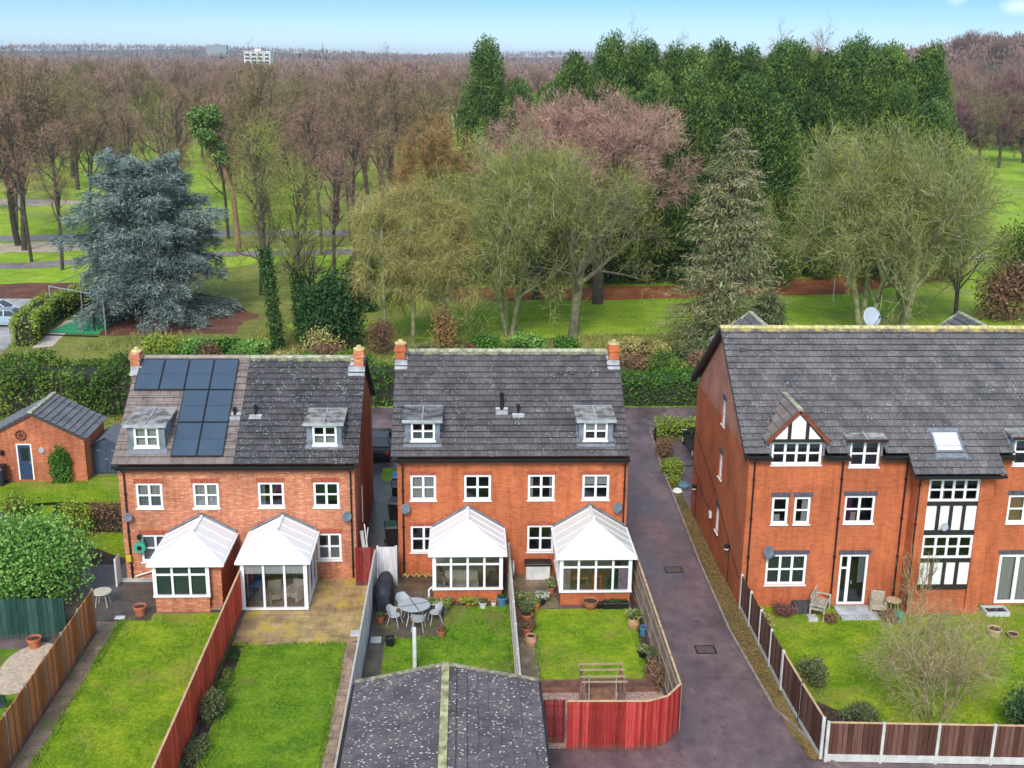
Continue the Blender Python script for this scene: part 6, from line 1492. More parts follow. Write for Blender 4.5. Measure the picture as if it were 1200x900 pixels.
# hose heap under the window
m_ = MB(); pts = [(-2.75 + 1.5 * i / 40, 46.0 + .12 * math.sin(i * .9), .10 + .10 * abs(math.sin(i * .7))) for i in range(41)]; m_.tube(pts, .025, 6)
o = m_.build('garden_hose', plain('yellow_hose', (.42, .38, .10), .6, .1, 4), None, base=(-2.0, 46.0, .05)); tag(o, 'yellowish hose lying along the foot of the middle house wall', 'hose')
# white post on the lawn
m_ = MB(); m_.bbox(-1.98, -1.84, 38.15, 38.29, 0, 1.75, .02); o = m_.build('post', WHITE_OLD, None, base=(-1.91, 38.2, 0)); tag(o, 'tall white post standing on the middle lawn behind the garage', 'post')
def slab(label, x, y, w, d):
    m_ = MB(); m_.bbox(x - w / 2, x + w / 2, y - d / 2, y + d / 2, .03, .075, .01); o = m_.build('paving_slab', STONE_W if 'white' in label else plain('pale_slab', (.5, .5, .5), .7, .1, 3) if 'pale_slab' not in MATS else MATS['pale_slab'], None, base=(x, y, .03)); tag(o, label, 'slab')
slab('loose pale slab on the right path beside the wet patio', -3.52, 40.45, .42, .45); slab('loose pale slab at the corner of the yellow patio', -4.35, 41.0, .42, .45)
slab('loose white slab lying on the dark left patio', -14.0, 42.5, .4, .25)
# storage box by the fence under the middle house window
t = thing('storage_box', 'white garden storage box with dark lid beside the ribbed conservatory', 'storage box', (3.0, 46.0, .03))
m_ = MB(); m_.bbox(2.62, 3.68, 45.75, 46.28, .03, .68, .02); m_.build('box', WHITE_OLD, t); m_ = MB(); m_.bbox(2.56, 3.74, 45.7, 46.31, .685, .78, .03); m_.build('lid', BLACKP, t)
m_ = MB(); m_.bbox(3.0, 3.45, 43.9, 45.0, .035, .08, .01); m_.bbox(3.55, 3.85, 43.9, 44.8, .035, .07, .01); o = m_.build('stepping_slabs', PAV_B, None, base=(3.2, 44.4, .03)); tag(o, 'dark wet slabs in front of the white storage box', 'slabs')
# bicycle-like hose wheel by the fence
m_ = MB(); k = 20
for i in range(k): t0, t1 = 2 * math.pi * i / k, 2 * math.pi * (i + 1) / k; m_.bar((2.05, 45.4 + .3 * math.cos(t0), .75 + .3 * math.sin(t0)), (2.05, 45.4 + .3 * math.cos(t1), .75 + .3 * math.sin(t1)), .06)
o = m_.build('coiled_hose', GREYM, None, base=(2.05, 45.4, .75)); tag(o, 'coiled pale hose hanging on the bleached fence', 'hose')
# retaining sleepers and pergola swing frame
t = thing('retaining_edge', 'brown timber sleeper wall edging the near end of the driveside lawn', 'retaining wall', (4.8, 36.8, 0))
for i, (ya, za) in enumerate(((36.86, .0), (36.55, .0))):
    m_ = MB(); h = .34 if i == 0 else .2; m_.bbox(2.6, 7.0, ya - .09, ya, 0, h, .01); m_.build('sleeper', plain('sleeper_brown', (.17, .085, .06), .85, .3, 3) if 'sleeper_brown' not in MATS else MATS['sleeper_brown'], t)
t = thing('swing_frame', 'slatted timber pergola swing frame on the pink gravel', 'pergola', (4.7, 35.0, 0))
PX0, PX1 = 4.02, 5.40; PM = plain('pergola_timber', (.24, .13, .085), .8, .3, 4)
for x in (PX0, PX1):
    for y in (34.5, 35.45): m_ = MB(); m_.box(x - .05, x + .05, y - .05, y + .05, 0, 1.55); m_.build('post', PM, t)
    m_ = MB(); m_.bar((x, 34.3, 1.60), (x, 35.7, 1.60), .05, .09); m_.build('side_rail', PM, t)
for y in (34.4, 34.75, 35.2, 35.6): m_ = MB(); m_.bar((PX0 - .1, y, 1.67), (PX1 + .1, y, 1.67), .045, .05); m_.build('slat', plain('pergola_slat', (.36, .25, .16), .8, .2, 4) if 'pergola_slat' not in MATS else MATS['pergola_slat'], t)
m_ = MB(); m_.box(PX0 + .2, PX1 - .2, 34.8, 35.2, .42, .46); m_.box(PX0 + .2, PX1 - .2, 35.22, 35.26, .46, .9); m_.build('seat', PM, t)
for x in (PX0 + .22, PX1 - .22): m_ = MB(); m_.tube([(x, 34.8, .45), (x, 35.0, 1.6)], .012, 5); m_.build('rope', WHITE_OLD, t)
# left garden bits
t = side_table('round pale-topped garden table at the end of the slab path', -15.0, 43.6, .03, .38, .62, plain('pale_table_top', (.52, .47, .38), .7, .1, 3), name='garden_table')
m_ = MB(); m_.bbox(-14.98, -14.90, 45.3, 45.95, .05, 1.35, .03); o = m_.build('folded_table', WHITE, None, base=(-14.94, 45.6, 0)); tag(o, 'white folded board standing at the left corner of the house', 'board')
m_ = MB(); V = []; k = 26
for i in range(k): a = 2 * math.pi * i / k; V.append((-16.3 + .95 * math.cos(a) * (1 + .08 * math.sin(3 * a)), 38.6 + 1.9 * math.sin(a), .05))
m_.poly(V); o = m_.build('gravel_circle', SAND, None); o['kind'] = 'structure'
m_ = MB(); V = []; 
for i in range(14):
    a = i / 13; V.append((-21.8 + 3.2 * a, 54.6 + .25 * math.sin(a * 3.1), .08))
for a, b in zip(V[:-1], V[1:]): m_.bar(a, b, .05, .16)
o = m_.build('lawn_edging', BLACKP, None, base=(-20.2, 54.7, .05)); tag(o, 'dark curved edging strip across the far left lawn', 'edging')
t = thing('summerhouse', 'small grey shingled hexagonal summerhouse roof at the left edge', 'summerhouse', (-21.6, 47.6, 0)); m_ = MB(); m_.lathe([(1.2, 0), (1.2, 2.0)], -21.6, 47.6, 0, 6); m_.build('wall', GRY_F, t); m_ = MB(); m_.lathe([(1.5, 0), (1.48, .06), (.1, .95), (.02, 1.0)], -21.6, 47.6, 2.0, 6); m_.build('roof', plain('shingle_grey', (.24, .20, .20), .9, .3, 5), t)
def bin_(label, x, y, rz, body, lid, group='bins in the alley'):
    t = thing('wheelie_bin', label, 'bin', (0, 0, 0), 0, group); m_ = MB()
    m_.add([(-.22, -.26, .08), (.22, -.26, .08), (.22, .24, .08), (-.22, .24, .08), (-.29, -.36, .95), (.29, -.36, .95), (.29, .32, .95), (-.29, .32, .95)], [(0, 3, 2, 1), (0, 1, 5, 4), (1, 2, 6, 5), (2, 3, 7, 6), (3, 0, 4, 7), (4, 5, 6, 7)]); m_.build('body', body, t)
    m_ = MB(); m_.add([(-.31, -.38, .955), (.31, -.38, .955), (.31, .36, .955), (-.31, .36, .955), (-.27, -.33, 1.04), (.27, -.33, 1.04), (.27, .36, 1.08), (-.27, .36, 1.08)], [(0, 3, 2, 1), (4, 5, 6, 7), (0, 1, 5, 4), (1, 2, 6, 5), (2, 3, 7, 6), (3, 0, 4, 7)]); m_.build('lid', lid, t)
    for sx in (-1, 1): m_ = MB(); m_.tube([(sx * .24, .28, .1), (sx * .30, .28, .1)], .10, 12); m_.build('wheel', TYRE, t)
    m_ = MB(); m_.bar((-.24, .42, 1.0), (.24, .42, 1.0), .04); m_.build('handle', BLACKP, t)
    t.location = (x, y, .03); t.rotation_euler.z = rz; return t
bin_('black wheelie bin with bright blue lid, farthest down the alley', -3.55, 56.2, 0, BLACKP, BLUE_B)
bin_('black wheelie bin with black lid next after the blue-lidded bin', -3.52, 54.9, .1, BLACKP, BLACKP)
bin_('black wheelie bin leaning against the middle house wall', -3.5, 52.6, -.1, BLACKP, BLACKP)
bin_('black wheelie bin nearest the pale side gate', -3.5, 49.6, .15, BLACKP, plain('dark_green_lid', (.01, .05, .03), .5, .1, 4))
bin_('dark bin at the corner of the outbuilding by the blue door', -24.55, 57.6, 0, plain('navy_bin', (.015, .02, .045), .5, .1, 4), BLACKP, None)
bin_('black bin behind the fence beside the ribbed conservatory', 7.0, 46.8, 0, BLACKP, BLUE_B, None)
m_ = MB(); m_.tube([(-4.35, 46.5, .1), (-4.6, 46.9, 1.9)], .09, 10); m_.tube([(-4.2, 46.4, .1), (-4.45, 46.7, 2.3)], .03, 8); m_.tube([(-4.5, 46.3, .1), (-4.3, 46.8, 2.1)], .02, 8); o = m_.build('leaning_pipes', WHITE_OLD, None, base=(-4.4, 46.6, 0)); tag(o, 'white pipes leaning in the alley behind the red gate', 'pipes')
# manhole covers on the drive
def manhole(label, x, y):
    t = MB(); t.box(x - .34, x + .34, y - .26, y + .26, .010, .020); o = t.build('manhole_cover', plain('cast_iron', (.115, .085, .075), .6, .35, 14, bmp=.6) if 'cast_iron' not in MATS else MATS['cast_iron'], None, base=(x, y, .01)); tag(o, label, 'manhole cover')
    f = MB()
    for a in ((x - .40, x - .345, y - .32, y + .32), (x + .345, x + .40, y - .32, y + .32), (x - .345, x + .345, y - .32, y - .265), (x - .345, x + .345, y + .265, y + .32)): f.box(a[0], a[1], a[2], a[3], .009, .024)
    f.build('frame', BLACKP, o)
manhole('farther manhole cover in the drive, level with the ribbed conservatory', 9.30, 46.7); manhole('nearer reddish manhole cover in the drive, level with the lawn', 9.28, 39.5)
m_ = MB(); m_.lathe([(.07, 0), (.08, .03), (.07, .05), (.065, .85), (.08, .88), (.05, .95)], 11.32, 64.6, 0, 12); o = m_.build('bollard', BLACKP, None, base=(11.32, 64.6, 0)); tag(o, 'black bollard at the end of the low hedge by the drive', 'bollard')
m_ = MB(); m_.lathe([(.22, 0), (.28, .08), (.2, .2), (.05, .26)], 11.15, 56.1, .03, 9); o = m_.build('painted_stone', STONE_W, None, base=(11.15, 56.1, 0)); tag(o, 'white painted stone on the verge beside the gable', 'stone')
m_ = MB(); m_.lathe([(.28, 0), (.32, .14), (.18, .24)], 11.62, 56.9, .03, 9, 1, 1.3); o = m_.build('ornament_stone', plain('teal_stone', (.10, .20, .24), .6, .2, 4), None, base=(11.62, 56.9, 0)); tag(o, 'teal-grey stone between white stone and green shrub', 'stone')

# things against the flats
def bench(label, x, y, rz):
    t = thing('garden_bench', label, 'bench', (0, 0, 0)); W_ = .62
    for i in range(5): m_ = MB() if i == 0 else m_; m_.box(-W_, W_, -.25 + i * .11, -.16 + i * .11, .42, .45)
    m_.build('seat', TEAK, t); m_ = MB()
    for i in range(9): x0 = -W_ + .05 + i * .14; m_.box(x0, x0 + .06, .28, .31, .47, .92)
    m_.box(-W_, W_, .27, .33, .92, 1.0); m_.build('backrest', TEAK, t)
    for sx in (-1, 1):
        m_ = MB(); m_.box(sx * W_ - .04, sx * W_ + .04, -.3, .32, .62, .67); m_.build('armrest', TEAK, t)
        for sy in (-.27, .29): m_ = MB(); m_.box(sx * W_ - .035, sx * W_ + .035, sy - .03, sy + .03, 0, .62); m_.build('leg', TEAK, t)
    t.location = (x, y, .03); t.rotation_euler.z = rz; return t
bench('silvered wooden armchair-bench on the lawn by the left of the patio door', 14.62, 42.35, R(62))
t = thing('plank_chest', 'dark grey slatted chest under the wall beside the bench', 'chest', (13.95, 42.6, 0)); m_ = MB()
for i in range(7): m_.box(13.55 + i * .11, 13.64 + i * .11, 42.3, 42.85, .03, .42)
m_.build('slats', plain('dark_grey_timber', (.075, .07, .075), .8, .3, 5), t)
m_ = MB(); m_.bbox(13.95, 14.35, 41.65, 42.05, .03, .18, .02); o = m_.build('stone_block', CONC, None, base=(14.1, 41.8, 0)); tag(o, 'square grey stone block before the dark chest', 'stone block')
m_ = MB(); m_.box(15.35, 16.95, 41.75, 42.9, .03, .12); 
DECK = paving('grey_deck', ((.50, .52, .54), (.44, .46, .48)), (.12, 3.0), (.22, .23, .24), .6)
o = m_.build('deck_step', DECK, None, base=(16.1, 42.3, 0)); tag(o, 'pale grey deck platform before the patio door', 'deck step')
def lounge(label, x, y, rz):
    t = armchair(label, x, y, .03, rz, WICKER, .66, 'worn wicker chairs at the flats', 'armchair'); return t
lounge('worn wicker armchair at the right of the patio door', 17.05, 42.45, R(-15))
t = side_table('round wood-topped table near the bay beside the wicker armchair', 17.62, 42.25, .03, .30, .62, LOG, name='log_table')
m_ = MB(); m_.lathe([(.24, 0), (.26, .05), (.24, .34), (.0, .36)], 17.62, 41.75, .03, 12); o = m_.build('green_stool', GRN_PL, None, base=(17.62, 41.75, 0)); tag(o, 'squat green stool before the round wood-topped table', 'stool')
t = thing('cold_frame', 'pale framed grating lying by the bay corner on the grass', 'cold frame', (21.9, 42.3, 0)); m_ = MB()
for a in ((21.45, 22.45, 41.95, 42.03), (21.45, 22.45, 42.52, 42.60), (21.45, 21.53, 42.03, 42.52), (22.37, 22.45, 42.03, 42.52)): m_.box(a[0], a[1], a[2], a[3], .03, .22)
m_.build('frame', GREYM, t); m_ = MB()
for i in range(3): m_.box(21.6 + i * .27, 21.8 + i * .27, 42.08, 42.48, .06, .16)
m_.build('cells', SOLAR_F, t)

# ============================================================ cars
def car(label, x, y, rz, paint, group=None, z=.02):
    """hatchback: lofted body, glass, four wheels; nose along +x"""
    t = thing('parked_car', label, 'car', (0, 0, 0), 0, group)
    L_, Wd = 4.1, 1.72
    st = [(-2.05, .45, .70, .72), (-1.98, .30, .86, .80), (-1.6, .24, .95, .86), (-.9, .22, .96, .86), (0, .22, .94, .86), (.9, .22, .92, .86), (1.5, .24, .82, .84), (1.95, .30, .68, .76), (2.05, .42, .58, .66)]
    V = []; F_ = []; k = 8
    for (sx, zb_, zt_, hw) in st: V += [(sx, -hw * .94, zb_), (sx, -hw, (zb_ + zt_) / 2 - .05), (sx, -hw * .97, zt_ - .08), (sx, -hw * .88, zt_), (sx, hw * .88, zt_), (sx, hw * .97, zt_ - .08), (sx, hw, (zb_ + zt_) / 2 - .05), (sx, hw * .94, zb_)]
    for i in range(len(st) - 1):
        for j in range(k): F_.append((i * k + j, (i + 1) * k + j, (i + 1) * k + (j + 1) % k, i * k + (j + 1) % k))
    F_ += [tuple(range(k)), tuple((len(st) - 1) * k + j for j in range(k - 1, -1, -1))]
    m_ = MB(); m_.add(V, F_)
    # roof and pillars
    rf = [(-1.72, .97, .70), (-1.35, 1.40, .60), (-.5, 1.47, .60), (.2, 1.42, .59), (.98, .95, .70)]
    m_.add([(-1.35, -.60, 1.40), (-.5, -.61, 1.47), (.2, -.59, 1.42), (.2, .59, 1.42), (-.5, .61, 1.47), (-1.35, .60, 1.40)], [(0, 1, 4, 5), (1, 2, 3, 4)])
    m_.add([(-1.35, -.60, 1.36), (-.5, -.61, 1.43), (.2, -.59, 1.38), (.2, .59, 1.38), (-.5, .61, 1.43), (-1.35, .60, 1.36)], [(5, 4, 1, 0), (4, 3, 2, 1)])
    for s in (-1, 1):
        for (a, b) in (((-1.72, s * .76, .94), (-1.35, s * .60, 1.40)), ((.98, s * .76, .92), (.2, s * .59, 1.41)), ((-.35, s * .79, .94), (-.4, s * .61, 1.44)), ((-1.35, s * .60, 1.385), (.2, s * .59, 1.40))): m_.bar(a, b, .07)
    b = m_.build('body', paint, t, smooth=False)
    g = MB()
    for s in (-1, 1): g.add([(-1.66, s * .765, .95), (.93, s * .765, .93), (.20, s * .60, 1.39), (-1.32, s * .61, 1.38)], [(0, 1, 2, 3)])
    g.add([(.95, -.74, .93), (.95, .74, .93), (.21, .57, 1.40), (.21, -.57, 1.40)], [(0, 1, 2, 3)]); g.add([(-1.70, -.74, .96), (-1.70, .74, .96), (-1.37, .58, 1.39), (-1.37, -.58, 1.39)], [(0, 1, 2, 3)])
    g.build('windows', CARGL, t)
    for sx in (-1.28, 1.30):
        for s in (-1, 1):
            w_ = MB(); w_.tube([(sx, s * .70, .31), (sx, s * .865, .31)], .31, 18); w_ = w_.build('wheel', TYRE, t); r_ = MB(); r_.tube([(sx, s * .86, .31), (sx, s * .875, .31)], .19, 12); r_.build('rim', GREYM, w_)
    for s in (-1, 1):
        h = MB(); h.box(1.90, 2.02, s * .55 - .13, s * .55 + .13, .55, .68); h.build('headlight', WHITE, t); h = MB(); h.box(-2.07, -1.99, s * .62 - .08, s * .62 + .08, .60, .82); h.build('tail_light', RED_F, t)
        h = MB(); h.box(.62, .80, s * .90 - .10, s * .90 + .10, .90, 1.02); h.build('mirror', paint, t)
    t.location = (x, y, z); t.rotation_euler.z = rz; return t
car('silver-blue hatchback parked nearest the curved hedge', -37.9, 95.0, R(-4), CAR_SB)
car('pale silver car parked behind the silver-blue hatchback', -40.2, 98.2, R(-4), CAR_W)
car('black car showing in the gap behind the alley', -5.0, 62.6, R(90), CAR_K)
car('black car mostly hidden behind the gable of the flats', 13.75, 62.6, R(92), CAR_K, z=.06)
m_ = MB(); m_.lathe([(.30, 0), (.24, .1), (.12, .6), (.03, .95)], 0, 0, 0, 12); V = m_.V[0] + np.array([-35.7, 86.0, .02]); m_.V[0] = V; o = m_.build('traffic_cone', ORANGE_M, None, base=(-35.7, 86, 0)); tag(o, 'orange cone at the edge of the car park behind the left hedge', 'cone')

# ============================================================ golf practice cage, golfer, flags, poles
t = thing('practice_cage', 'golf practice cage of thin poles over a green mat', 'practice cage', (-32, 94, 0))
for (x, y) in ((-34.9, 95.8), (-29.3, 91.9), (-34.2, 102.5), (-30.2, 101.5), (-33.4, 99.0)):
    m_ = MB(); m_.tube([(x, y, 0), (x, y, 3.2)], .06, 8); m_.build('pole', METAL, t)
m_ = MB(); m_.tube([(-34.9, 95.8, 3.2), (-29.3, 91.9, 3.2)], .05, 6); m_.tube([(-34.9, 95.8, 3.2), (-34.2, 102.5, 3.2)], .04, 6); m_.build('top_rail', METAL, t)
nm, n_, b_, o_ = newmat('dark_netting'); n_.nodes.remove(b_); tr_ = N(n_, 'ShaderNodeBsdfTransparent'); df = N(n_, 'ShaderNodeBsdfDiffuse'); df.inputs[0].default_value = (.02, .035, .025, 1); ms = N(n_, 'ShaderNodeMixShader')
wv = N(n_, 'ShaderNodeTexCoord'); ck = N(n_, 'ShaderNodeTexChecker', i_Scale=14.0); n_.links.new(wv.outputs['Object'], ck.inputs[0]); cr = N(n_, 'ShaderNodeMath', operation='MULTIPLY_ADD'); cr.inputs[1].default_value = .35; cr.inputs[2].default_value = .25
n_.links.new(ck.outputs['Fac'], cr.inputs[0]); n_.links.new(cr.outputs[0], ms.inputs[0]); n_.links.new(tr_.outputs[0], ms.inputs[1]); n_.links.new(df.outputs[0], ms.inputs[2]); n_.links.new(ms.outputs[0], o_.inputs[0])
m_ = MB(); m_.quad((-29.3, 91.9, 0), (-30.2, 101.5, 0), (-30.2, 101.5, 3.2), (-29.3, 91.9, 3.2)); m_.quad((-34.2, 102.5, 0), (-30.2, 101.5, 0), (-30.2, 101.5, 3.2), (-34.2, 102.5, 3.2)); m_.build('netting', nm, t)
m_ = MB(); m_.add([(-34.2, 92.4, .06), (-30.0, 91.6, .06), (-29.8, 95.6, .06), (-33.3, 97.2, .06)], [(0, 1, 2, 3)]); m_.add([(-32.6, 95.6, .07), (-30.4, 95.2, .07), (-30.4, 98.4, .07), (-32.6, 98.8, .07)], [(0, 1, 2, 3)]); m_.build('mat', GRN_MAT, t)
m_ = MB(); m_.bar((-34.6, 91.6, .05), (-29.6, 90.9, .05), .16, .12); m_.build('mat_edge', BLACKP, t)
for (x, y, label) in ((-19.6, 121.5, 'white pole left of the ivy-clad trunk'), (-16.0, 120.5, 'white pole between the two ivy-clad trunks')):
    m_ = MB(); m_.tube([(x, y, 0), (x, y, 4.2)], .07, 8); m_.tube([(x, y, 4.2), (x + .5, y, 4.35)], .05, 6); m_.box(x + .4, x + .8, y - .08, y + .08, 4.3, 4.4); o = m_.build('lamp_post', METAL, None, base=(x, y, 0)); tag(o, label, 'pole')
t = thing('golf_flag', 'golf flag, orange and white, on the green before the leaf strip', 'flag', (35.0, 105.8, 0)); m_ = MB(); m_.tube([(35.0, 105.8, 0), (35.0, 105.8, 2.6)], .035, 6); m_.build('pole', WHITE, t)
m_ = MB(); m_.box(35.03, 35.7, 105.79, 105.82, 2.1, 2.6); m_.build('flag', ORANGE_M, t)

# the golfer: one skinned body, black clothes
def person(label, x, y, rz, z=.06):
    t = thing('person', label, 'person', (0, 0, 0))
    J = dict(pel=(0, 0, .96), sp=(0, .01, 1.18), ch=(0, 0, 1.40), nk=(0, 0, 1.54), hd=(0, -.03, 1.66), tp=(0, -.02, 1.76),
        lh=(-.10, 0, .92), lk=(-.13, -.03, .50), la=(-.15, .02, .09), lt=(-.16, -.14, .04), rh=(.10, 0, .92), rk=(.13, -.03, .50), ra=(.15, .02, .09), rt=(.16, -.14, .04),
        ls=(-.19, 0, 1.43), le=(-.25, -.04, 1.15), lw=(-.17, -.24, .97), lf=(-.13, -.30, .92), rs=(.19, 0, 1.43), re=(.25, -.04, 1.15), rw=(.14, -.24, .95), rf=(.10, -.30, .90))
    Rr = dict(pel=.15, sp=.13, ch=.16, nk=.06, hd=.10, tp=.07, lh=.10, lk=.065, la=.045, lt=.04, rh=.10, rk=.065, ra=.045, rt=.04, ls=.07, le=.048, lw=.035, lf=.03, rs=.07, re=.048, rw=.035, rf=.03)
    E_ = [('pel', 'sp'), ('sp', 'ch'), ('ch', 'nk'), ('nk', 'hd'), ('hd', 'tp'), ('pel', 'lh'), ('lh', 'lk'), ('lk', 'la'), ('la', 'lt'), ('pel', 'rh'), ('rh', 'rk'), ('rk', 'ra'), ('ra', 'rt'), ('ch', 'ls'), ('ls', 'le'), ('le', 'lw'), ('lw', 'lf'), ('ch', 'rs'), ('rs', 're'), ('re', 'rw'), ('rw', 'rf')]
    ks = list(J); bm = bmesh.new(); sk = bm.verts.layers.skin.verify(); vs = {}
    for k_ in ks:
        v = bm.verts.new(J[k_]); v[sk].radius = (Rr[k_], Rr[k_] * .8); v[sk].use_root = (k_ == 'pel'); vs[k_] = v
    for a, b in E_: bm.edges.new((vs[a], vs[b]))
    me = bpy.data.meshes.new('body'); bm.to_mesh(me); bm.free(); o = bpy.data.objects.new('body', me); COL.objects.link(o); o.parent = t
    mt, n, b, out = newmat('person_skin_and_clothes')
    tc = N(n, 'ShaderNodeTexCoord'); sp_ = N(n, 'ShaderNodeSeparateXYZ'); n.links.new(tc.outputs['Object'], sp_.inputs[0])
    n.links.new(ramp(n, sp_.outputs[2], [(.0, (.25, .25, .25)), (.06, (.012, .012, .015))]), b.inputs['Base Color'])
    c = ramp(n, sp_.outputs[2], [(.05, (.3, .3, .3)), (.07, (.012, .012, .016))]); mr = N(n, 'ShaderNodeMath', operation='GREATER_THAN'); mr.inputs[1].default_value = 1.55; n.links.new(sp_.outputs[2], mr.inputs[0])
    n.links.new(mix(n, mr.outputs[0], c, (.5, .28, .2)), b.inputs['Base Color']); me.materials.append(mt)
    md = o.modifiers.new('skin', 'SKIN'); md.use_smooth_shade = True; sb = o.modifiers.new('sub', 'SUBSURF'); sb.levels = 1; sb.render_levels = 2
    h = MB(); h.lathe([(.085, 0), (.118, .03), (.12, .09), (.085, .15), (.02, .17)], 0, .01, 1.66, 12); h.build('cap', CLOTH_K, t)
    t.location = (x, y, z); t.rotation_euler.z = rz; return t
person('person in black clothes and cap standing on the green practice mat', -30.5, 92.9, R(-60))
# ============================================================ vegetation
TRUNK = []
def grow(rng, segs, tips, p, d, L, r, lvl, P):
    """recursive limb; segs (p0,p1,r0,r1,lvl); tips (pos, dir, lvl)"""
    ns = P['ns'][lvl]; sl_ = L / ns; cur = Vector(p); d = Vector(d); r0 = r
    nch = P['nch'][lvl] if lvl < len(P['nch']) else 0
    endr = r * P['tap'][lvl]
    spawn0 = (P['s0'] + [.2, .2])[lvl]
    pts = []
    for i in range(ns):
        t = (i + 1) / ns
        w = (P['wob'] + [.3, .3])[lvl]
        d = (d + Vector((rng.uniform(-w, w), rng.uniform(-w, w), rng.uniform(-w, w) + (P['trop'] + [0, 0])[lvl] * sl_ * .1))).normalized()
        q = cur + d * sl_; r1 = r + (endr - r) * t
        segs.append((tuple(cur), tuple(q), r0, r1, lvl)); pts.append((cur.copy(), q.copy(), d.copy(), r1)); cur = q; r0 = r1
    tips.append((tuple(cur), tuple(d), lvl))
    if lvl >= P['lv'] - 1:
        for a, b, dd, rr in pts[ns // 2:-1]: tips.append((tuple(b), tuple(dd), lvl))
        return
    for c in range(nch):
        t = spawn0 + (1 - spawn0) * (c + rng.random()) / nch; idx = min(ns - 1, int(t * ns)); a, b, dd, rr = pts[idx]; f = t * ns - idx
        pos = a + (b - a) * f
        az = rng.uniform(0, 2 * math.pi) if lvl else (c * 2.4 + rng.uniform(-.4, .4)); ang = R(P['ang'][lvl]) * rng.uniform(.7, 1.3)
        s = dd.cross(Vector((.3, .2, 1)) if abs(dd.z) < .9 else Vector((1, 0, 0))).normalized(); u = dd.cross(s).normalized()
        nd = (dd * math.cos(ang) + (s * math.cos(az) + u * math.sin(az)) * math.sin(ang)).normalized()
        nl = P['len'][lvl] * (1 - P['shr'] * (t - spawn0) / (1 - spawn0 + 1e-6)) * rng.uniform(.75, 1.2)
        grow(rng, segs, tips, pos, nd, nl, max(rr * P['rr'][lvl], .008), lvl + 1, P)

def segs_mesh(mb, segs, minr=.006):
    for (lo, hi, k) in ((0, 1, 8), (1, 2, 6), (2, 3, 4), (3, 9, 3)):
        S = [s for s in segs if lo <= s[4] < hi]
        if not S: continue
        p0 = np.array([s[0] for s in S]); p1 = np.array([s[1] for s in S]); r0 = np.maximum(np.array([s[2] for s in S]), minr); r1 = np.maximum(np.array([s[3] for s in S]), minr)
        d = p1 - p0; d /= np.linalg.norm(d, axis=1)[:, None] + 1e-9; ref = np.tile([[.31, .17, .93]], (len(S), 1)); a = np.cross(d, ref); a /= np.linalg.norm(a, axis=1)[:, None] + 1e-9; b = np.cross(d, a)
        p1 = p1 + d * (r1[:, None] * .3)
        th = 2 * np.pi * np.arange(k) / k; ring = np.cos(th)[None, :, None] * a[:, None, :] + np.sin(th)[None, :, None] * b[:, None, :]
        V = np.concatenate([p0[:, None, :] + ring * r0[:, None, None], p1[:, None, :] + ring * r1[:, None, None]], 1).reshape(-1, 3)
        base = (np.arange(len(S)) * 2 * k)[:, None]; j = np.arange(k); j2 = (j + 1) % k
        F = np.stack([base + j, base + j2, base + k + j2, base + k + j], -1).reshape(-1, 4)
        mb.addf(V, F)

def twigs(rng, tips, per, length, width, spread=.7, up_=.15, droop=0, scatter=.25):
    P = np.array([t[0] for t in tips]); D = np.array([t[1] for t in tips]); n = len(P)
    idx = np.repeat(np.arange(n), per); p = P[idx] + rng.normal(size=(len(idx), 3)) * scatter; d = D[idx] + rng.normal(size=(len(idx), 3)) * spread; d[:, 2] += up_ - droop
    d /= np.linalg.norm(d, axis=1)[:, None]; L = length * rng.uniform(.5, 1.3, (len(idx), 1)); s = np.cross(d, rng.normal(size=d.shape)); s /= np.linalg.norm(s, axis=1)[:, None] + 1e-9
    w = width * rng.uniform(.7, 1.3, (len(idx), 1)) * .5
    q = p + d * L
    return np.stack([p - s * w, p + s * w, q], 1).reshape(-1, 3)

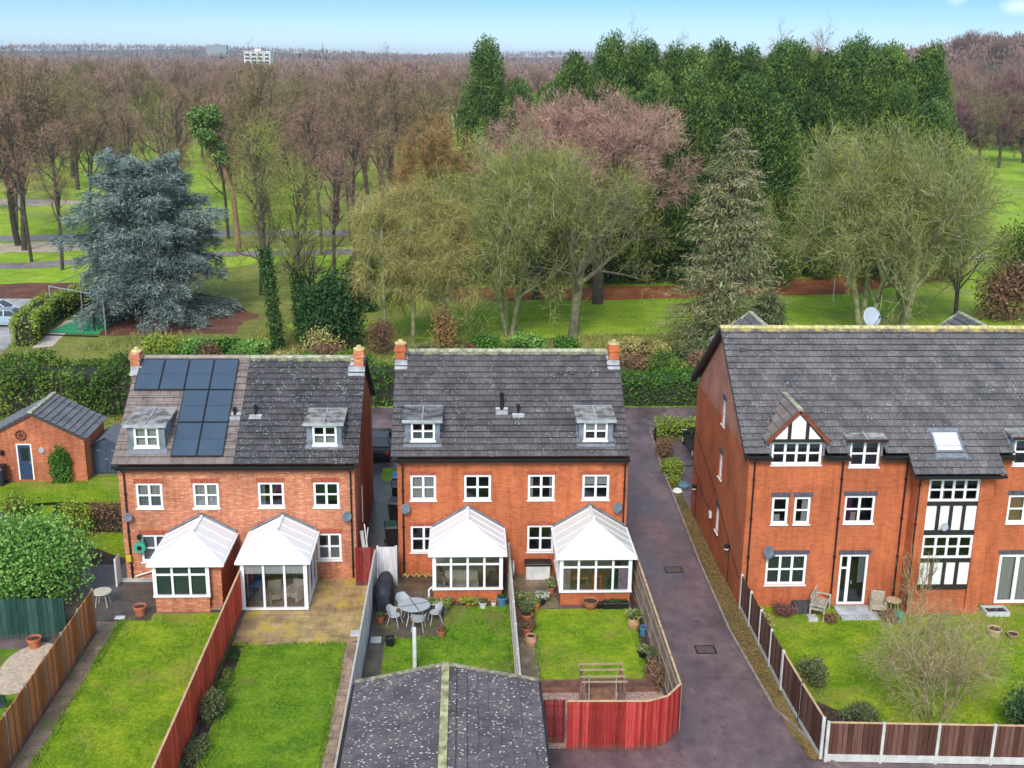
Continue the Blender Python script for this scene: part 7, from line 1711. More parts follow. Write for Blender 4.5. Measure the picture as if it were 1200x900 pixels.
PRM_BIG = dict(lv=5, ns=[5, 6, 5, 4, 3], nch=[6, 6, 6, 5], tap=[.75, .35, .3, .3, .3], s0=[.45, .25, .2, .15], wob=[.05, .16, .22, .28, .3], trop=[.2, .6, .3, .2, .1], ang=[42, 42, 48, 50], len=[7.5, 4.0, 2.1, 1.1], shr=.35, rr=[.62, .55, .5, .5])
def deciduous(name, label, x, y, h, rad, bark, tw, seed, trunk_h=None, trunk_r=.3, P=None, per=7, tl=.7, twd=.022, group=None, droop=0, lean=(0, 0), multi=1, cat='tree', up_=.15, scl=True, minr=.010):
    rng = random.Random(seed); nr = np.random.default_rng(seed); P = dict(P or PRM_BIG)
    segs, tips = [], []
    th = trunk_h or h * .3
    for k in range(multi):
        a = 2 * math.pi * k / multi + seed; off = .0 if multi == 1 else .35
        d = Vector((lean[0] + (off * math.cos(a) if multi > 1 else 0), lean[1] + (off * math.sin(a) if multi > 1 else 0), 1)).normalized()
        grow(rng, segs, tips, (off * math.cos(a), off * math.sin(a), 0), d, th * rng.uniform(.9, 1.15), trunk_r * (1 if multi == 1 else .7), 0, P)
    # scale to the wanted crown
    A = np.array([t[0] for t in tips]); hx = np.percentile(np.hypot(A[:, 0], A[:, 1]), 96); hz = np.percentile(A[:, 2], 99)
    kx, kz = (rad * .93) / hx, (h * .95) / hz
    if scl:
        sc = lambda p: (p[0] * kx, p[1] * kx, p[2] * kz)
        segs = [(sc(a), sc(b), r0, r1, l) for a, b, r0, r1, l in segs]; tips = [(sc(a), d, l) for a, d, l in tips]
    t = thing(name, label, cat, (0, 0, 0), 0, group); TRUNK[:] = [(a, b) for a, b, r0, r1, l in segs if l == 0]
    m_ = MB(); segs_mesh(m_, segs, minr); m_.build('trunk', bark, t)
    tt = [q for q in tips if q[2] >= P['lv'] - 2]
    m_ = MB(); m_.addn(twigs(nr, tt, per, tl, twd, up_=up_, droop=droop), 3); m_.build('crown', tw, t)
    t.location = (x, y, 0)
    return t
def conifer_pts(rng, n, h, rad, base=.04, pw=1.6, lumps=90, lump=.16, inner=.25):
    """points on ragged columnar cone made of upright clumps"""
    cz = h * (base + (1 - base) * rng.random(lumps) ** .9); prof = lambda z: rad * np.clip(1 - (np.clip(z / h, 0, 1)) ** pw, .03, 1)
    ca = rng.random(lumps) * 6.283; cr = prof(cz) * rng.uniform(.72, 1.0, lumps)
    C = np.stack([cr * np.cos(ca), cr * np.sin(ca), cz], 1); k = rng.integers(0, lumps, n)
    d = rng.normal(size=(n, 3)); d /= np.linalg.norm(d, axis=1)[:, None]; d *= rng.random((n, 1)) ** .45
    s = np.stack([rad * lump * 2.1 * np.ones(lumps), rad * lump * 2.1 * np.ones(lumps), h * lump * .55 * np.ones(lumps)], 1)
    P = C[k] + d * s[k]; out = C[k].copy(); out[:, 2] = 0; out /= np.linalg.norm(out, axis=1)[:, None] + 1e-6
    return P, out

def spray(rng, P, D, length, width):
    """pointed leaf sprays along D"""
    n = len(P); D = D / (np.linalg.norm(D, axis=1)[:, None] + 1e-9); L = length * rng.uniform(.6, 1.4, (n, 1)); s = np.cross(D, rng.normal(size=(n, 3))); s /= np.linalg.norm(s, axis=1)[:, None] + 1e-9; w = width * rng.uniform(.7, 1.3, (n, 1)) * .5
    return np.stack([P - D * L * .3, P + s * w, P + D * L * .7, P - s * w], 1).reshape(-1, 3)

def leylandii(name, label, x, y, h, rad, seed, n=9000, group=None, mt=None, leafl=.36, leafw=.115, pw=1.9):
    rng = np.random.default_rng(seed); t = thing(name, label, 'conifer', (0, 0, 0), 0, group)
    P, out = conifer_pts(rng, n, h, rad, pw=pw); D = out * .55 + np.array([0, 0, .9]) + rng.normal(size=P.shape) * .35
    m_ = MB(); m_.addn(spray(rng, P, D, leafl, leafw), 4); m_.build('foliage', mt or LF_LEY, t)
    m_ = MB(); m_.tube([(0, 0, 0), (0, 0, h * .5), (0, 0, h * .9)], [.28, .16, .04], 8); m_.build('trunk', BARK_B, t)
    # dense inner foliage so no sky shows through the column
    t.location = (x, y, 0); return t

def place(t, x, y, rz=0, s=(1, 1, 1), label=None, z=0):
    c = copy_tree(t); c.location = (x, y, z); c.rotation_euler.z = rz; c.scale = s
    if label: c['label'] = label
    return c

def hedge(name, label, x0, x1, y0, y1, h, mt, n, leaf=.14, seed=5, lump=.35, cat='hedge', path=None, width=None):
    rng = np.random.default_rng(seed)
    if path is None: path = [(x0, (y0 + y1) / 2), (x1, (y0 + y1) / 2)]; width = (y1 - y0)
    cx = sum(p[0] for p in path) / len(path); cy = sum(p[1] for p in path) / len(path)
    t = thing(name, label, cat, (cx, cy, 0))
    A = np.array(path, float); seg = np.diff(A, axis=0); Ls = np.linalg.norm(seg, axis=1); tot = Ls.sum(); cum = np.concatenate([[0], np.cumsum(Ls)])
    u = rng.random(n) * tot; i = np.clip(np.searchsorted(cum, u) - 1, 0, len(seg) - 1); f = (u - cum[i]) / Ls[i]; C = A[i] + seg[i] * f[:, None]; nrm = np.stack([-seg[i][:, 1], seg[i][:, 0]], 1) / Ls[i][:, None]
    a = rng.random(n); hw = width / 2 * (1 + lump * .25 * np.sin(u * 1.3 + seed) + lump * .15 * np.sin(u * 3.1)); hh = h * (1 + lump * .16 * np.sin(u * .9 + 2 * seed) + lump * .10 * np.sin(u * 2.7) + lump * .08 * np.sin(u * 5.9))
    th = a * math.pi; cs, sn = np.cos(th), np.sin(th); e = .35
    ox = hw * np.sign(cs) * np.abs(cs) ** e; oz = hh * (.5 + .5 * np.abs(sn) ** e) ; low = rng.random(n) < .5
    oz = np.where(low, hh * rng.random(n), oz); ox = np.where(low, hw * np.sign(rng.random(n) - .5), ox)
    ne = max(60, int(n * min(.12, .5 * width / tot))); ed = np.where(np.arange(ne) % 2, 0, len(seg) - 1); Ce = np.where((ed == 0)[:, None], A[0] + seg[0] / Ls[0] * .12, A[-1] - seg[-1] / Ls[-1] * .12)
    C[:ne] = Ce; nrm[:ne] = np.stack([-seg[ed][:, 1], seg[ed][:, 0]], 1) / Ls[ed][:, None]; ox[:ne] = hw[:ne] * rng.uniform(-1, 1, ne); oz[:ne] = hh[:ne] * rng.uniform(0, 1, ne)
    P = np.stack([C[:, 0] + nrm[:, 0] * ox, C[:, 1] + nrm[:, 1] * ox, oz], 1) + rng.normal(size=(n, 3)) * .09 * (1 + lump)
    P[:, 2] = np.maximum(P[:, 2], .03)
    m_ = MB(); m_.addn(leaf_quads(rng, P, leaf), 4); m_.build('foliage', mt, t)
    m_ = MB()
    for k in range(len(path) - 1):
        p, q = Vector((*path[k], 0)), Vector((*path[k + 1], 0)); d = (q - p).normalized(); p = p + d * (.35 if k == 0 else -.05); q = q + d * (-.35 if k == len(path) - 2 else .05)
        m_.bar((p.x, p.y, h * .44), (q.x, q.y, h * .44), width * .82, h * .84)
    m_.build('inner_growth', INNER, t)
    return t

def ivy_on(parent, path, r, n, leaf, seed, mt=LF_IVY):
    rng = np.random.default_rng(seed); A = np.array(path, float); u = rng.random(n) * (len(A) - 1); i = u.astype(int); f = (u - i)[:, None]; C = A[i] * (1 - f) + A[i + 1] * f
    d = rng.normal(size=(n, 3)); d[:, 2] *= .4; d /= np.linalg.norm(d, axis=1)[:, None]; rr = r * (.6 + .5 * np.sin(u * 5 + seed) ** 2) * rng.uniform(.5, 1.1, n)
    m_ = MB(); m_.addn(leaf_quads(rng, C + d * rr[:, None], leaf), 4); m_.build('ivy', mt, parent)

# ---- hedges and scrub behind the houses
hedge('hedge', 'tall dark hedge behind the outbuilding at the left', -37, -14.5, 69.6, 73.6, 2.8, LF_DKH, 26000, .19, 3, .8)
bush('shrub', 'rusty brown bracken between the outbuilding and the tall dark hedge', 'shrub', -19.2, 65.5, 0, 1.9, 1.3, .8, TW_RUST, 3000, .16, 510)
hedge('hedge', 'dark hedge in the gap between the two pairs of houses', -14.3, 3.5, 71.6, 73.8, 2.6, LF_LAU, 9000, .17, 4, .6)
hedge('hedge', 'clipped laurel hedge at the far end of the drive', 3.8, 18, 71.6, 73.6, 1.95, LF_LAU, 11000, .14, 5, .25)
hedge('hedge', 'bright green curved hedge between the car park and the practice mat', 0, 0, 0, 0, 2.0, LF_YG, 7000, .19, 6, .4, path=[(-34.2, 87.6), (-35.2, 91), (-35.6, 96), (-34.9, 101), (-33, 104.2), (-28, 105.2)], width=1.6)
hedge('hedge', 'low yellow-green hedge beside the bollard', 11.65, 14.6, 65.2, 66.3, .85, LF_YG, 2600, .12, 7, .4)
for i, (x, y, rx, rz, mt, lab) in enumerate([
    (-34.0, 77.5, 1.6, 1.9, LF_YG, 'yellow-green shrub behind the tall dark hedge, nearest the traffic cone'), (-31.0, 78.5, 1.8, 1.7, LF_LAU, 'glossy green shrub behind the dark hedge before the pale footpath'),
    (-28.2, 77.3, 1.6, 1.6, LF_YG, 'yellow-green shrub behind the hedge in front of the cage'), (-25.3, 77.8, 1.7, 1.6, LF_DKH, 'olive shrub behind the hedge near the left chimney'),
    (-23.0, 85.0, 1.9, 1.5, LF_YG, 'bright shrub just above the left chimney, leftmost of the clipped row'), (-20.6, 85.3, 1.7, 1.35, LF_BRT, 'green shrub second in the row above the solar panels'),
    (-18.4, 85.2, 1.6, 1.3, LF_LAU, 'green shrub third in the row above the solar panels'), (-16.2, 84.9, 1.5, 1.25, LF_BRT, 'green shrub last in the row above the solar panels'),
    (-11.2, 80, 1.7, 1.4, LF_LAU, 'laurel shrub behind the left house ridge under the holly'), (-7.6, 79.5, 1.6, 1.3, LF_LAU, 'laurel shrub behind the gap between the houses'),
    (-3.0, 79.5, 1.5, 2.2, LF_OLV, 'olive shrub by the middle house left chimney'), (1.6, 84.8, 1.7, 1.6, LF_LAU, 'green shrub behind the middle house ridge, under the left trunk'),
    (4.6, 85.2, 1.8, 1.7, LF_BRT, 'bright green shrub behind the middle of the ridge, at the trunk foot'), (7.4, 85.0, 1.7, 1.5, LF_LAU, 'green shrub behind the ridge, under the dark trunk'),
    (11.8, 79.5, 1.8, 1.5, LF_BRN, 'brown dead scrub right of the middle house chimney'), (14.6, 78.6, 1.9, 1.4, LF_DKH, 'dark scrub behind the laurel hedge'), (17.5, 79.6, 1.9, 1.6, LF_BRN, 'brown scrub beside the flats roof corner'),
    (13.2, 84.5, 2.0, 1.2, LF_BRN, 'low brown bracken clump on the golf course edge behind the drive'), (17.0, 84.0, 2.0, 1.5, LF_OLV, 'olive scrub under the brown spruce')]):
    bush('shrub', lab, 'shrub', x, y, 0, rx, rx * .9, rz * .62, mt, 2600, .20, 20 + i, 'shrubs behind the houses')

# ---- conifer belt
ORD = ['first', 'second', 'third', 'fourth', 'fifth', 'sixth', 'seventh', 'eighth', 'ninth', 'tenth', 'eleventh', 'twelfth', 'thirteenth', 'fourteenth', 'fifteenth', 'sixteenth']
lab = 'tall dark green cypress in the long belt above the right-hand trees'
L1 = leylandii('cypress', lab, 11.0, 121, 21.5, 3.5, 1, 27000, 'cypress belt', pw=3.2); L2 = leylandii('cypress', lab, 14.0, 118.5, 23.0, 3.4, 2, 27000, 'cypress belt', pw=2.4); L3 = leylandii('cypress', lab, 17.5, 121.5, 22.6, 3.6, 3, 27000, 'cypress belt', pw=4.0)
rr = random.Random(8); base_l = [L1, L2, L3]
k = 0
for row, (yy, xs) in enumerate(((119.5, np.arange(20.4, 49.5, 2.25)), (124.5, np.arange(10.8, 50, 2.7)), (114.5, np.arange(19, 34, 3.0)))):
    for x in xs:
        hs = (rr.uniform(.965, 1.03) if row < 2 else rr.uniform(.80, .93)) * (.90 if x < 14 else 1.0)
        if abs(x - 49) < 2.2: hs *= 1.0
        k += 1; nth = ORD[int(np.argmin(np.abs(xs - x)))]
        place(base_l[k % 3], x + rr.uniform(-.6, .6), yy + rr.uniform(-1, 1), rr.uniform(0, 6.28), (rr.uniform(1.0, 1.3),) * 2 + (hs,), 'dark cypress, %s from the left in the %s row of the belt' % (nth, ('middle', 'back', 'low front')[row]))
c = place(L2, 2.6, 148, 1.0, (1.35, 1.35, 1.02), 'tall pointed cypress standing apart left of the belt'); c['group'] = 'detached cypresses'
c = place(L3, 6.4, 149.5, 2.0, (1.1, 1.1, .83), 'shorter cypress leaning against the detached pointed one'); c['group'] = 'detached cypresses'
L1['label'] = 'dark cypress standing before the belt at its left end'; L2['label'] = 'tall cypress before the belt, second from its left end'; L3['label'] = 'broad cypress before the belt, third from its left end'
c = place(L1, 9.4, 128, 3.0, (1.2, 1.2, .86), 'shorter cypress at the left end of the belt')
for i, (x, y, s_, l) in enumerate([(5.8, 131, .80, 'low cypress between the detached pair and the belt'), (12.4, 130, .93, 'cypress filling the left end of the belt from behind'), (16.2, 116.5, .80, 'low cypress before the belt beside the pink crown'), (46.8, 115.5, .78, 'low cypress at the right foot of the belt'), (43.0, 114.8, .84, 'low cypress at the right front of the belt')]):
    place(L3 if i % 2 else L2, x, y, i * 1.4, (1.15, 1.15, s_), l)

# ---- blue cedar
def cedar(x, y, h, rad):
    rng = np.random.default_rng(5); t = thing('blue_cedar', 'large blue-grey cedar with tiered drooping branches beyond the left house', 'cedar', (0, 0, 0))
    m_ = MB(); m_.tube([(0, 0, 0), (.2, 0, h * .3), (.1, .2, h * .6), (0, 0, h * .92)], [.55, .45, .28, .05], 10); m_.tube([(2.6, .3, 0), (2.2, .2, h * .3), (1.0, 0, h * .6)], [.42, .34, .12], 10)
    Ps, Ds = [], []
    zs = np.linspace(.15, .97, 21)
    for li, fz in enumerate(zs):
        R0 = rad * (1.02 if fz < .5 else 1.02 - .66 * ((fz - .5) / .5) ** 2.2) * (.94 + .08 * math.sin(li * 2.1)); nb = 10 if fz < .85 else 6
        for b in range(nb):
            a = 6.283 * b / nb + li * .7 + rng.uniform(-.25, .25); L = R0 * rng.uniform(.5, 1.15); z0 = h * min(.97, fz + rng.uniform(-.07, .07)); rise = (.02 + .5 * fz ** 3) * L
            if rng.random() < (.38 if fz < .3 else .12): continue
            pts = [np.array([L * f * math.cos(a), L * f * math.sin(a), z0 + rise * f - .16 * L * f * f * (1.7 - 1.2 * fz)]) for f in (0, .35, .7, 1)]
            m_.tube([tuple(p) for p in pts], [.13 * (1.2 - fz), .09 * (1.2 - fz), .05, .015], 5)
            n = int(260 * L / rad) + 70; f = .22 + .78 * rng.random(n) ** .7; c = np.array([pts[0] * 0 + np.array([L * q * math.cos(a), L * q * math.sin(a), z0 + rise * q - .16 * L * q * q * (1.7 - 1.2 * fz)]) for q in f])
            w = (.17 * L + .3) * np.sin(np.clip(f, 0, 1) * 2.6) * rng.uniform(-1, 1, n); lat = np.array([-math.sin(a), math.cos(a), 0]); c = c + lat * w[:, None]; c[:, 2] -= np.abs(w) * .30 + rng.random(n) ** 2 * .9 - .15
            Ps.append(c); dv = np.array([math.cos(a), math.sin(a), -.25]) + lat * np.sign(w)[:, None] * .7 + rng.normal(size=(n, 3)) * .38; Ds.append(dv)
    m_.build('trunk', BARK_D, t); m_ = MB(); P = np.concatenate(Ps); D = np.concatenate(Ds); m_.addn(spray(rng, P, D, .46, .075), 4)
    P2 = P + rng.normal(size=P.shape) * .15; m_.addn(spray(rng, P2, D + rng.normal(size=D.shape) * .5, .40, .07), 4); P3 = P + rng.normal(size=P.shape) * .22; m_.addn(spray(rng, P3, D + rng.normal(size=D.shape) * .6, .36, .06), 4); m_.build('foliage', LF_CED, t)
    t.location = (x, y, 0); return t
cedar(-26.9, 97.8, 13.3, 6.6)

# ---- brown-green spruce and the rusty conifer
def spruce(name, label, x, y, h, rad, mt, seed, n_l=34, droop=.35, dens=1.0, nw=.10):
    rng = np.random.default_rng(seed); t = thing(name, label, 'conifer', (0, 0, 0)); m_ = MB(); m_.tube([(0, 0, 0), (.1, 0, h * .5), (0, 0, h)], [.3, .18, .03], 8); Ps, Ds = [], []
    for li in range(n_l):
        fz = .06 + .93 * li / n_l; R0 = rad * (1 - fz) ** .6 * (1 + .12 * math.sin(li * 1.9)) + .25
        for b in range(8):
            a = rng.uniform(0, 6.283); L = R0 * rng.uniform(.55, 1.15); z0 = h * fz; f = rng.random(int((26 + 34 * L / rad) * dens)) ** .65; nn = len(f)
            m_.tube([(0, 0, z0), (L * .6 * math.cos(a), L * .6 * math.sin(a), z0 - droop * L * .3), (L * math.cos(a), L * math.sin(a), z0 - droop * L * .55)], [.035, .025, .01], 3, cap=False)
            lat = np.array([-math.sin(a), math.cos(a), 0]); w = .22 * L * rng.normal(size=nn) * (.4 + f)
            c = np.stack([L * f * math.cos(a), L * f * math.sin(a), z0 - droop * L * (.6 * f)], 1) + lat * w[:, None]; c[:, 2] -= rng.random(nn) * .35
            Ps.append(c); Ds.append(np.array([math.cos(a) * .6, math.sin(a) * .6, -.45]) + rng.normal(size=(nn, 3)) * .45)
    m_.build('trunk', BARK_B, t); m_ = MB(); P = np.concatenate(Ps); m_.addn(spray(rng, P, np.concatenate(Ds), .46, nw), 4); m_.build('foliage', mt, t); t.location = (x, y, 0); return t
spruce('spruce', 'thin brownish spruce left of the flats roof, in front of the belt', 20.4, 87.5, 17.6, 4.8, LF_SPR, 11, 46, droop=.22, dens=1.35, nw=.08)
spruce('spruce', 'small dark drooping conifer beside the flats roof corner', 22.3, 82.0, 6.0, 2.6, LF_OLV, 12, 20)
deciduous('larch', 'rusty orange-brown crown behind the yellow birches', -3.2, 110.5, 16.8, 4.2, BARK_B, TW_RUST, 114, trunk_h=9, trunk_r=.3, per=8, tl=.8, twd=.04)
for i, (x, y, h, r_, l) in enumerate([(-1.5, 113, 8.0, 3.0, 'dark evergreen under the big crowns, leftmost'), (3.0, 114, 7.0, 3.4, 'dark evergreen mass behind the left lichened tree'), (8.0, 114.5, 7.5, 3.6, 'dark evergreen mass behind the dark trunk'), (13, 114, 7.0, 3.6, 'dark evergreen mass under the pink crown'), (17.8, 114.5, 7.5, 3.4, 'dark evergreen between pink crown and spruce'), (24, 113.5, 7.0, 3.2, 'dark evergreen right of the spruce'), (29, 113.5, 6.5, 3.2, 'dark evergreen behind the right lichened tree'), (-9.2, 101, 8.0, 1.8, 'dark ivy-covered column left of the yellow birches')]):
    bush('evergreen', l, 'evergreen shrub', x, y, 0, r_, r_ * .8, h * .48, LF_HOL, 4200, .32, 60 + i, 'dark evergreens under the trees')

# ---- large lichened and pink trees
P1 = dict(PRM_BIG, s0=[.22, .22, .2, .15], nch=[8, 6, 6, 5], ang=[46, 44, 48, 50])
deciduous('lichened_tree', 'many-stemmed lichen-green bare tree above the middle house', 3.6, 91.3, 16.0, 7.8, BARK_G, TW_G, 101, P=P1, trunk_h=7.0, trunk_r=.30, multi=4, per=5, tl=.62, twd=.024, minr=.019)
deciduous('dark_trunk_tree', 'bare tree with thick dark trunk and low sweeping green limbs', 8.8, 91.3, 15.6, 7.6, plain('mossy_dark_bark', (.15, .14, .085), .9, .35, 2), TW_G, 102, trunk_h=5.0, trunk_r=.44, per=5, tl=.62, twd=.024, lean=(.08, 0), minr=.019)
deciduous('pink_tree', 'huge pinkish brown bare crown in front of the cypress belt', 12.3, 104.5, 19.4, 9.6, BARK_B, TW_PINK, 103, trunk_h=6.5, trunk_r=.55, per=13, tl=.9, twd=.036)
deciduous('pink_tree', 'pinkish bare crown at the upper left of the huge one', 6.6, 106.5, 18.6, 6.4, BARK_B, TW_PINK, 113, trunk_h=6.5, trunk_r=.4, per=9, tl=.9, twd=.034)
deciduous('lichened_tree', 'pale grey-green multi-stemmed bare tree right of the large roof dish', 33.6, 93.0, 17.4, 8.6, BARK_G, TW_G, 104, P=P1, trunk_h=7.0, trunk_r=.36, multi=3, per=5, tl=.62, twd=.025, minr=.020)
deciduous('lichened_tree', 'wide leaning green-brown bare tree at the right behind the flats', 37.0, 93.2, 17.0, 9.4, BARK_G, TW_G, 105, P=P1, trunk_h=5.5, trunk_r=.50, multi=2, per=4, tl=.62, twd=.025, lean=(.15, 0), minr=.020)
PW = dict(PRM_BIG, lv=4, ns=[8, 5, 4, 3], nch=[16, 5, 5], ang=[50, 45, 40], len=[2.8, 1.6, .9], trop=[.1, -.5, -1.8, -2.5], s0=[.25, .2, .1], shr=.6)
for i, (x, y, h, r_, l) in enumerate([(-6.3, 87.6, 12.6, 2.7, 'yellow-twigged birch, leftmost of the slender three'), (-4.2, 88.4, 13.6, 3.0, 'yellow-twigged birch, middle and tallest of the slender three'), (-1.7, 87.4, 11.8, 2.7, 'yellow-twigged birch, rightmost of the slender three')]):
    deciduous('weeping_birch', l, x, y, h, r_, BARK_G, TW_Y, 130 + i, trunk_h=h * .9, trunk_r=.17, P=PW, per=13, tl=1.0, twd=.026, droop=.7, group='slender birches')
bush('shrub', 'rusty weeping shrub at the foot of the slender birches', 'shrub', -1.9, 85.8, 0, 1.4, 1.2, 2.2, TW_RUST, 2600, .18, 90)
bush('shrub', 'brown tangled shrub at the foot of the leftmost birch', 'shrub', -6.4, 85.2, 0, 1.7, 1.2, 1.7, LF_BRN, 2600, .15, 91)
# holly and ivy-clad stems
cnt = {}; rs = random.Random(77); names = ['olive', 'brown', 'yellow-green', 'dark green']; mts = [LF_OLV, LF_BRN, TW_Y, LF_DKH]
for i in range(34):
    x = -22 + 44 * (i + rs.random()) / 34; y = rs.uniform(75.5, 84.5); r_ = rs.uniform(.9, 1.9); q = rs.randrange(4)
    where = 'left house' if x < -5 else ('middle house' if x < 9 else 'laurel hedge')
    cnt[(q, where)] = cnt.get((q, where), -1) + 1
    bush('undergrowth_shrub', 'tangled %s undergrowth bush behind the %s, %s of its colour from the left' % (names[q], where, ORD[cnt[(q, where)]]), 'shrub', x, y, 0, r_, r_ * .8, r_ * rs.uniform(.45, .8), mts[q], 1500, .17, 600 + i, 'undergrowth behind the houses')
# long dead grass and brambles over the rough strip
rng = np.random.default_rng(15); n = 30000; P = np.stack([rng.uniform(-36, 24, n), rng.uniform(74, 92, n), np.zeros(n)], 1); keep = np.sin(P[:, 0] * .7 + np.sin(P[:, 1])) + np.sin(P[:, 1] * 1.1) + rng.normal(size=n) * .5 > .0; keep &= ~((P[:, 0] < -30) & (P[:, 1] > 86)); P = P[keep]; D_ = rng.normal(size=P.shape) * .5; D_[:, 2] = 1
D_ /= np.linalg.norm(D_, axis=1)[:, None]; Lh = rng.uniform(.25, .8, (len(P), 1)); sd = np.cross(D_, rng.normal(size=P.shape)); sd /= np.linalg.norm(sd, axis=1)[:, None]
m_ = MB(); m_.addn(np.stack([P - sd * .03, P + sd * .03, P + D_ * Lh], 1).reshape(-1, 3), 3); o = m_.build('long_grass', foliage('long_grass_tones', [(0, (.12, .16, .03)), (.5, (.24, .26, .06)), (.8, (.36, .30, .12)), (1, (.34, .20, .10))], patch=.5, pscale=.3)); tag(o, 'long dead grass on the rough strip behind the houses', 'grass', kind='stuff')
bush('holly', 'large dark green holly above the left house ridge', 'holly', -10.3, 86.8, 0, 2.9, 2.2, 3.7, LF_HOL, 10000, .26, 92, lumps=14)
PT = dict(PRM_BIG, lv=4, ns=[12, 5, 4, 3], nch=[13, 5, 4], ang=[48, 45, 45], len=[3.4, 1.8, 1.0], trop=[.1, .8, .3, .1], s0=[.35, .25, .2], wob=[.07, .2, .25, .3])
for i, (x, y, h, r_, l, iv) in enumerate([(-14.6, 86.8, 18.2, 3.0, 'tall thin tree with ivy-clad dark stem above the left house', 8.5), (-13.0, 89.0, 15.2, 2.4, 'second thin ivy-clad tree just right of the taller one', 6.5)]):
    t = deciduous('ivy_clad_tree', l, x, y, h, r_, BARK_B, TW_G, 140 + i, trunk_h=h * .8, trunk_r=.2, P=PT, per=6, tl=.7, twd=.024)
    pth = [a for a, b in TRUNK if a[2] < iv]; ivy_on(t, [(a[0] + x, a[1] + y, a[2]) for a in pth], .62, 4200, .2, 3 + i)
deciduous('bare_tree', 'small spreading bare tree with dark limbs left of the holly', -13.4, 95.5, 8.0, 4.2, BARK_D, TW_G, 150, trunk_h=3.0, trunk_r=.16, P=PT, per=4, tl=.6, twd=.02)
deciduous('bare_tree', 'bare dark stems right of the flats dish behind the big trees', 44.0, 99.0, 9.0, 4.5, BARK_D, TW_G, 151, trunk_h=3.0, trunk_r=.2, P=PT, per=5, tl=.6, twd=.022)
for i, (x, y, h, l) in enumerate([(48.5, 98.0, 6.5, 'brown tangled shrub at the right edge beyond the flats, nearer'), (57.5, 116, 7.5, 'dark tangled shrub at the right edge, farther')]):
    bush('shrub', l, 'shrub', x, y, 0, 3.4, 3.0, h * .5, LF_BRN if i == 0 else LF_DKH, 5200, .28, 95 + i, lumps=12)

# ---- pine with orange stem
def pine(x, y, h):
    rng = np.random.default_rng(4); t = thing('scots_pine', 'pine with orange stem and rounded green head left of centre in the park', 'pine', (0, 0, 0)); m_ = MB()
    m_.tube([(0, 0, 0), (-.3, 0, h * .4), (-1.2, 0, h * .62), (-2.8, 0, h * .82), (-3.2, 0, h)], [.36, .30, .24, .16, .06], 8)
    Ps = []
    for i in range(11):
        a = rng.uniform(0, 6.28); c = np.array([-3.0 + 1.5 * math.cos(a) * rng.uniform(.3, 1), 1.5 * math.sin(a), h * rng.uniform(.60, 1.0)]); m_.tube([(-2.6, 0, h * .78), tuple(c)], [.08, .03], 5); Ps.append(blob_pts(rng, 420, c, (1.6, 1.6, 1.4), 5))
    m_.build('trunk', BARK_PINE, t); m_ = MB(); m_.addn(leaf_quads(rng, np.concatenate(Ps), .36), 4); m_.build('foliage', LF_PINE, t); t.location = (x, y, 0); return t
pine(-26.3, 133, 15.5)

# ---- park trees: variants shared by copies
PK = dict(PRM_BIG, lv=5, ns=[6, 5, 4, 3, 3], nch=[8, 5, 5, 4], ang=[48, 44, 48, 50], len=[7.4, 3.8, 2.1, 1.2], wob=[.13, .26, .32, .36, .36], s0=[.38, .22, .2, .15])
plab = 'bare brown park tree among the many standing on the golf course'
prot = [deciduous('park_tree', plab, 0, 0, 19.5, 7.4, BARK_D, TW_PARK, 200 + i, trunk_h=[8.5, 7, 10, 6, 9][i], trunk_r=[.30, .36, .26, .40, .30][i], P=PK, per=4, tl=.85, twd=.038, minr=.02, group='park trees', lean=([.12, -.1, .02, 0, -.15][i], 0)) for i in range(5)]
rr = random.Random(21)
spots = [(-51, 133.5), (-53, 137), (-50.5, 156), (-17.8, 158), (-25.2, 150.5), (-20.6, 147), (-12.2, 170), (-58, 150), (-44, 172), (-37, 186), (-55, 187), (-65, 196), (-8, 186), (-31, 170), (-10, 200), (-5.5, 176), (-70, 165)]
labels = {0: 'bare park tree with thin dark trunk at the far left edge', 2: 'leaning dark-trunked park tree left of the blue cedar', 3: 'big dark-trunked park tree right of the pine', 4: 'dark-trunked park tree directly above the first ivy-clad tree'}
tries = 0
while len(spots) < 92 and tries < 6000:
    tries += 1; y = rr.uniform(180, 345); x = rr.uniform(-.47 * y - 8, -.03 * y + 8)
    if rr.random() < .12: x = rr.uniform(.42 * y, .56 * y); 
    if all((x - a) ** 2 + (y - b) ** 2 > 70 for a, b in spots): spots.append((x, y))
for i, (x, y) in enumerate(spots):
    s = rr.uniform(.72, 1.12); t = prot[i % 5] if i < 5 else copy_tree(prot[i % 5])
    t.location = (x, y, 0); t.rotation_euler.z = rr.uniform(-.5, .5) if i < 5 else rr.uniform(0, 6.28); t.scale = (s, s, s * rr.uniform(.92, 1.08)); t['label'] = labels.get(i, plab)
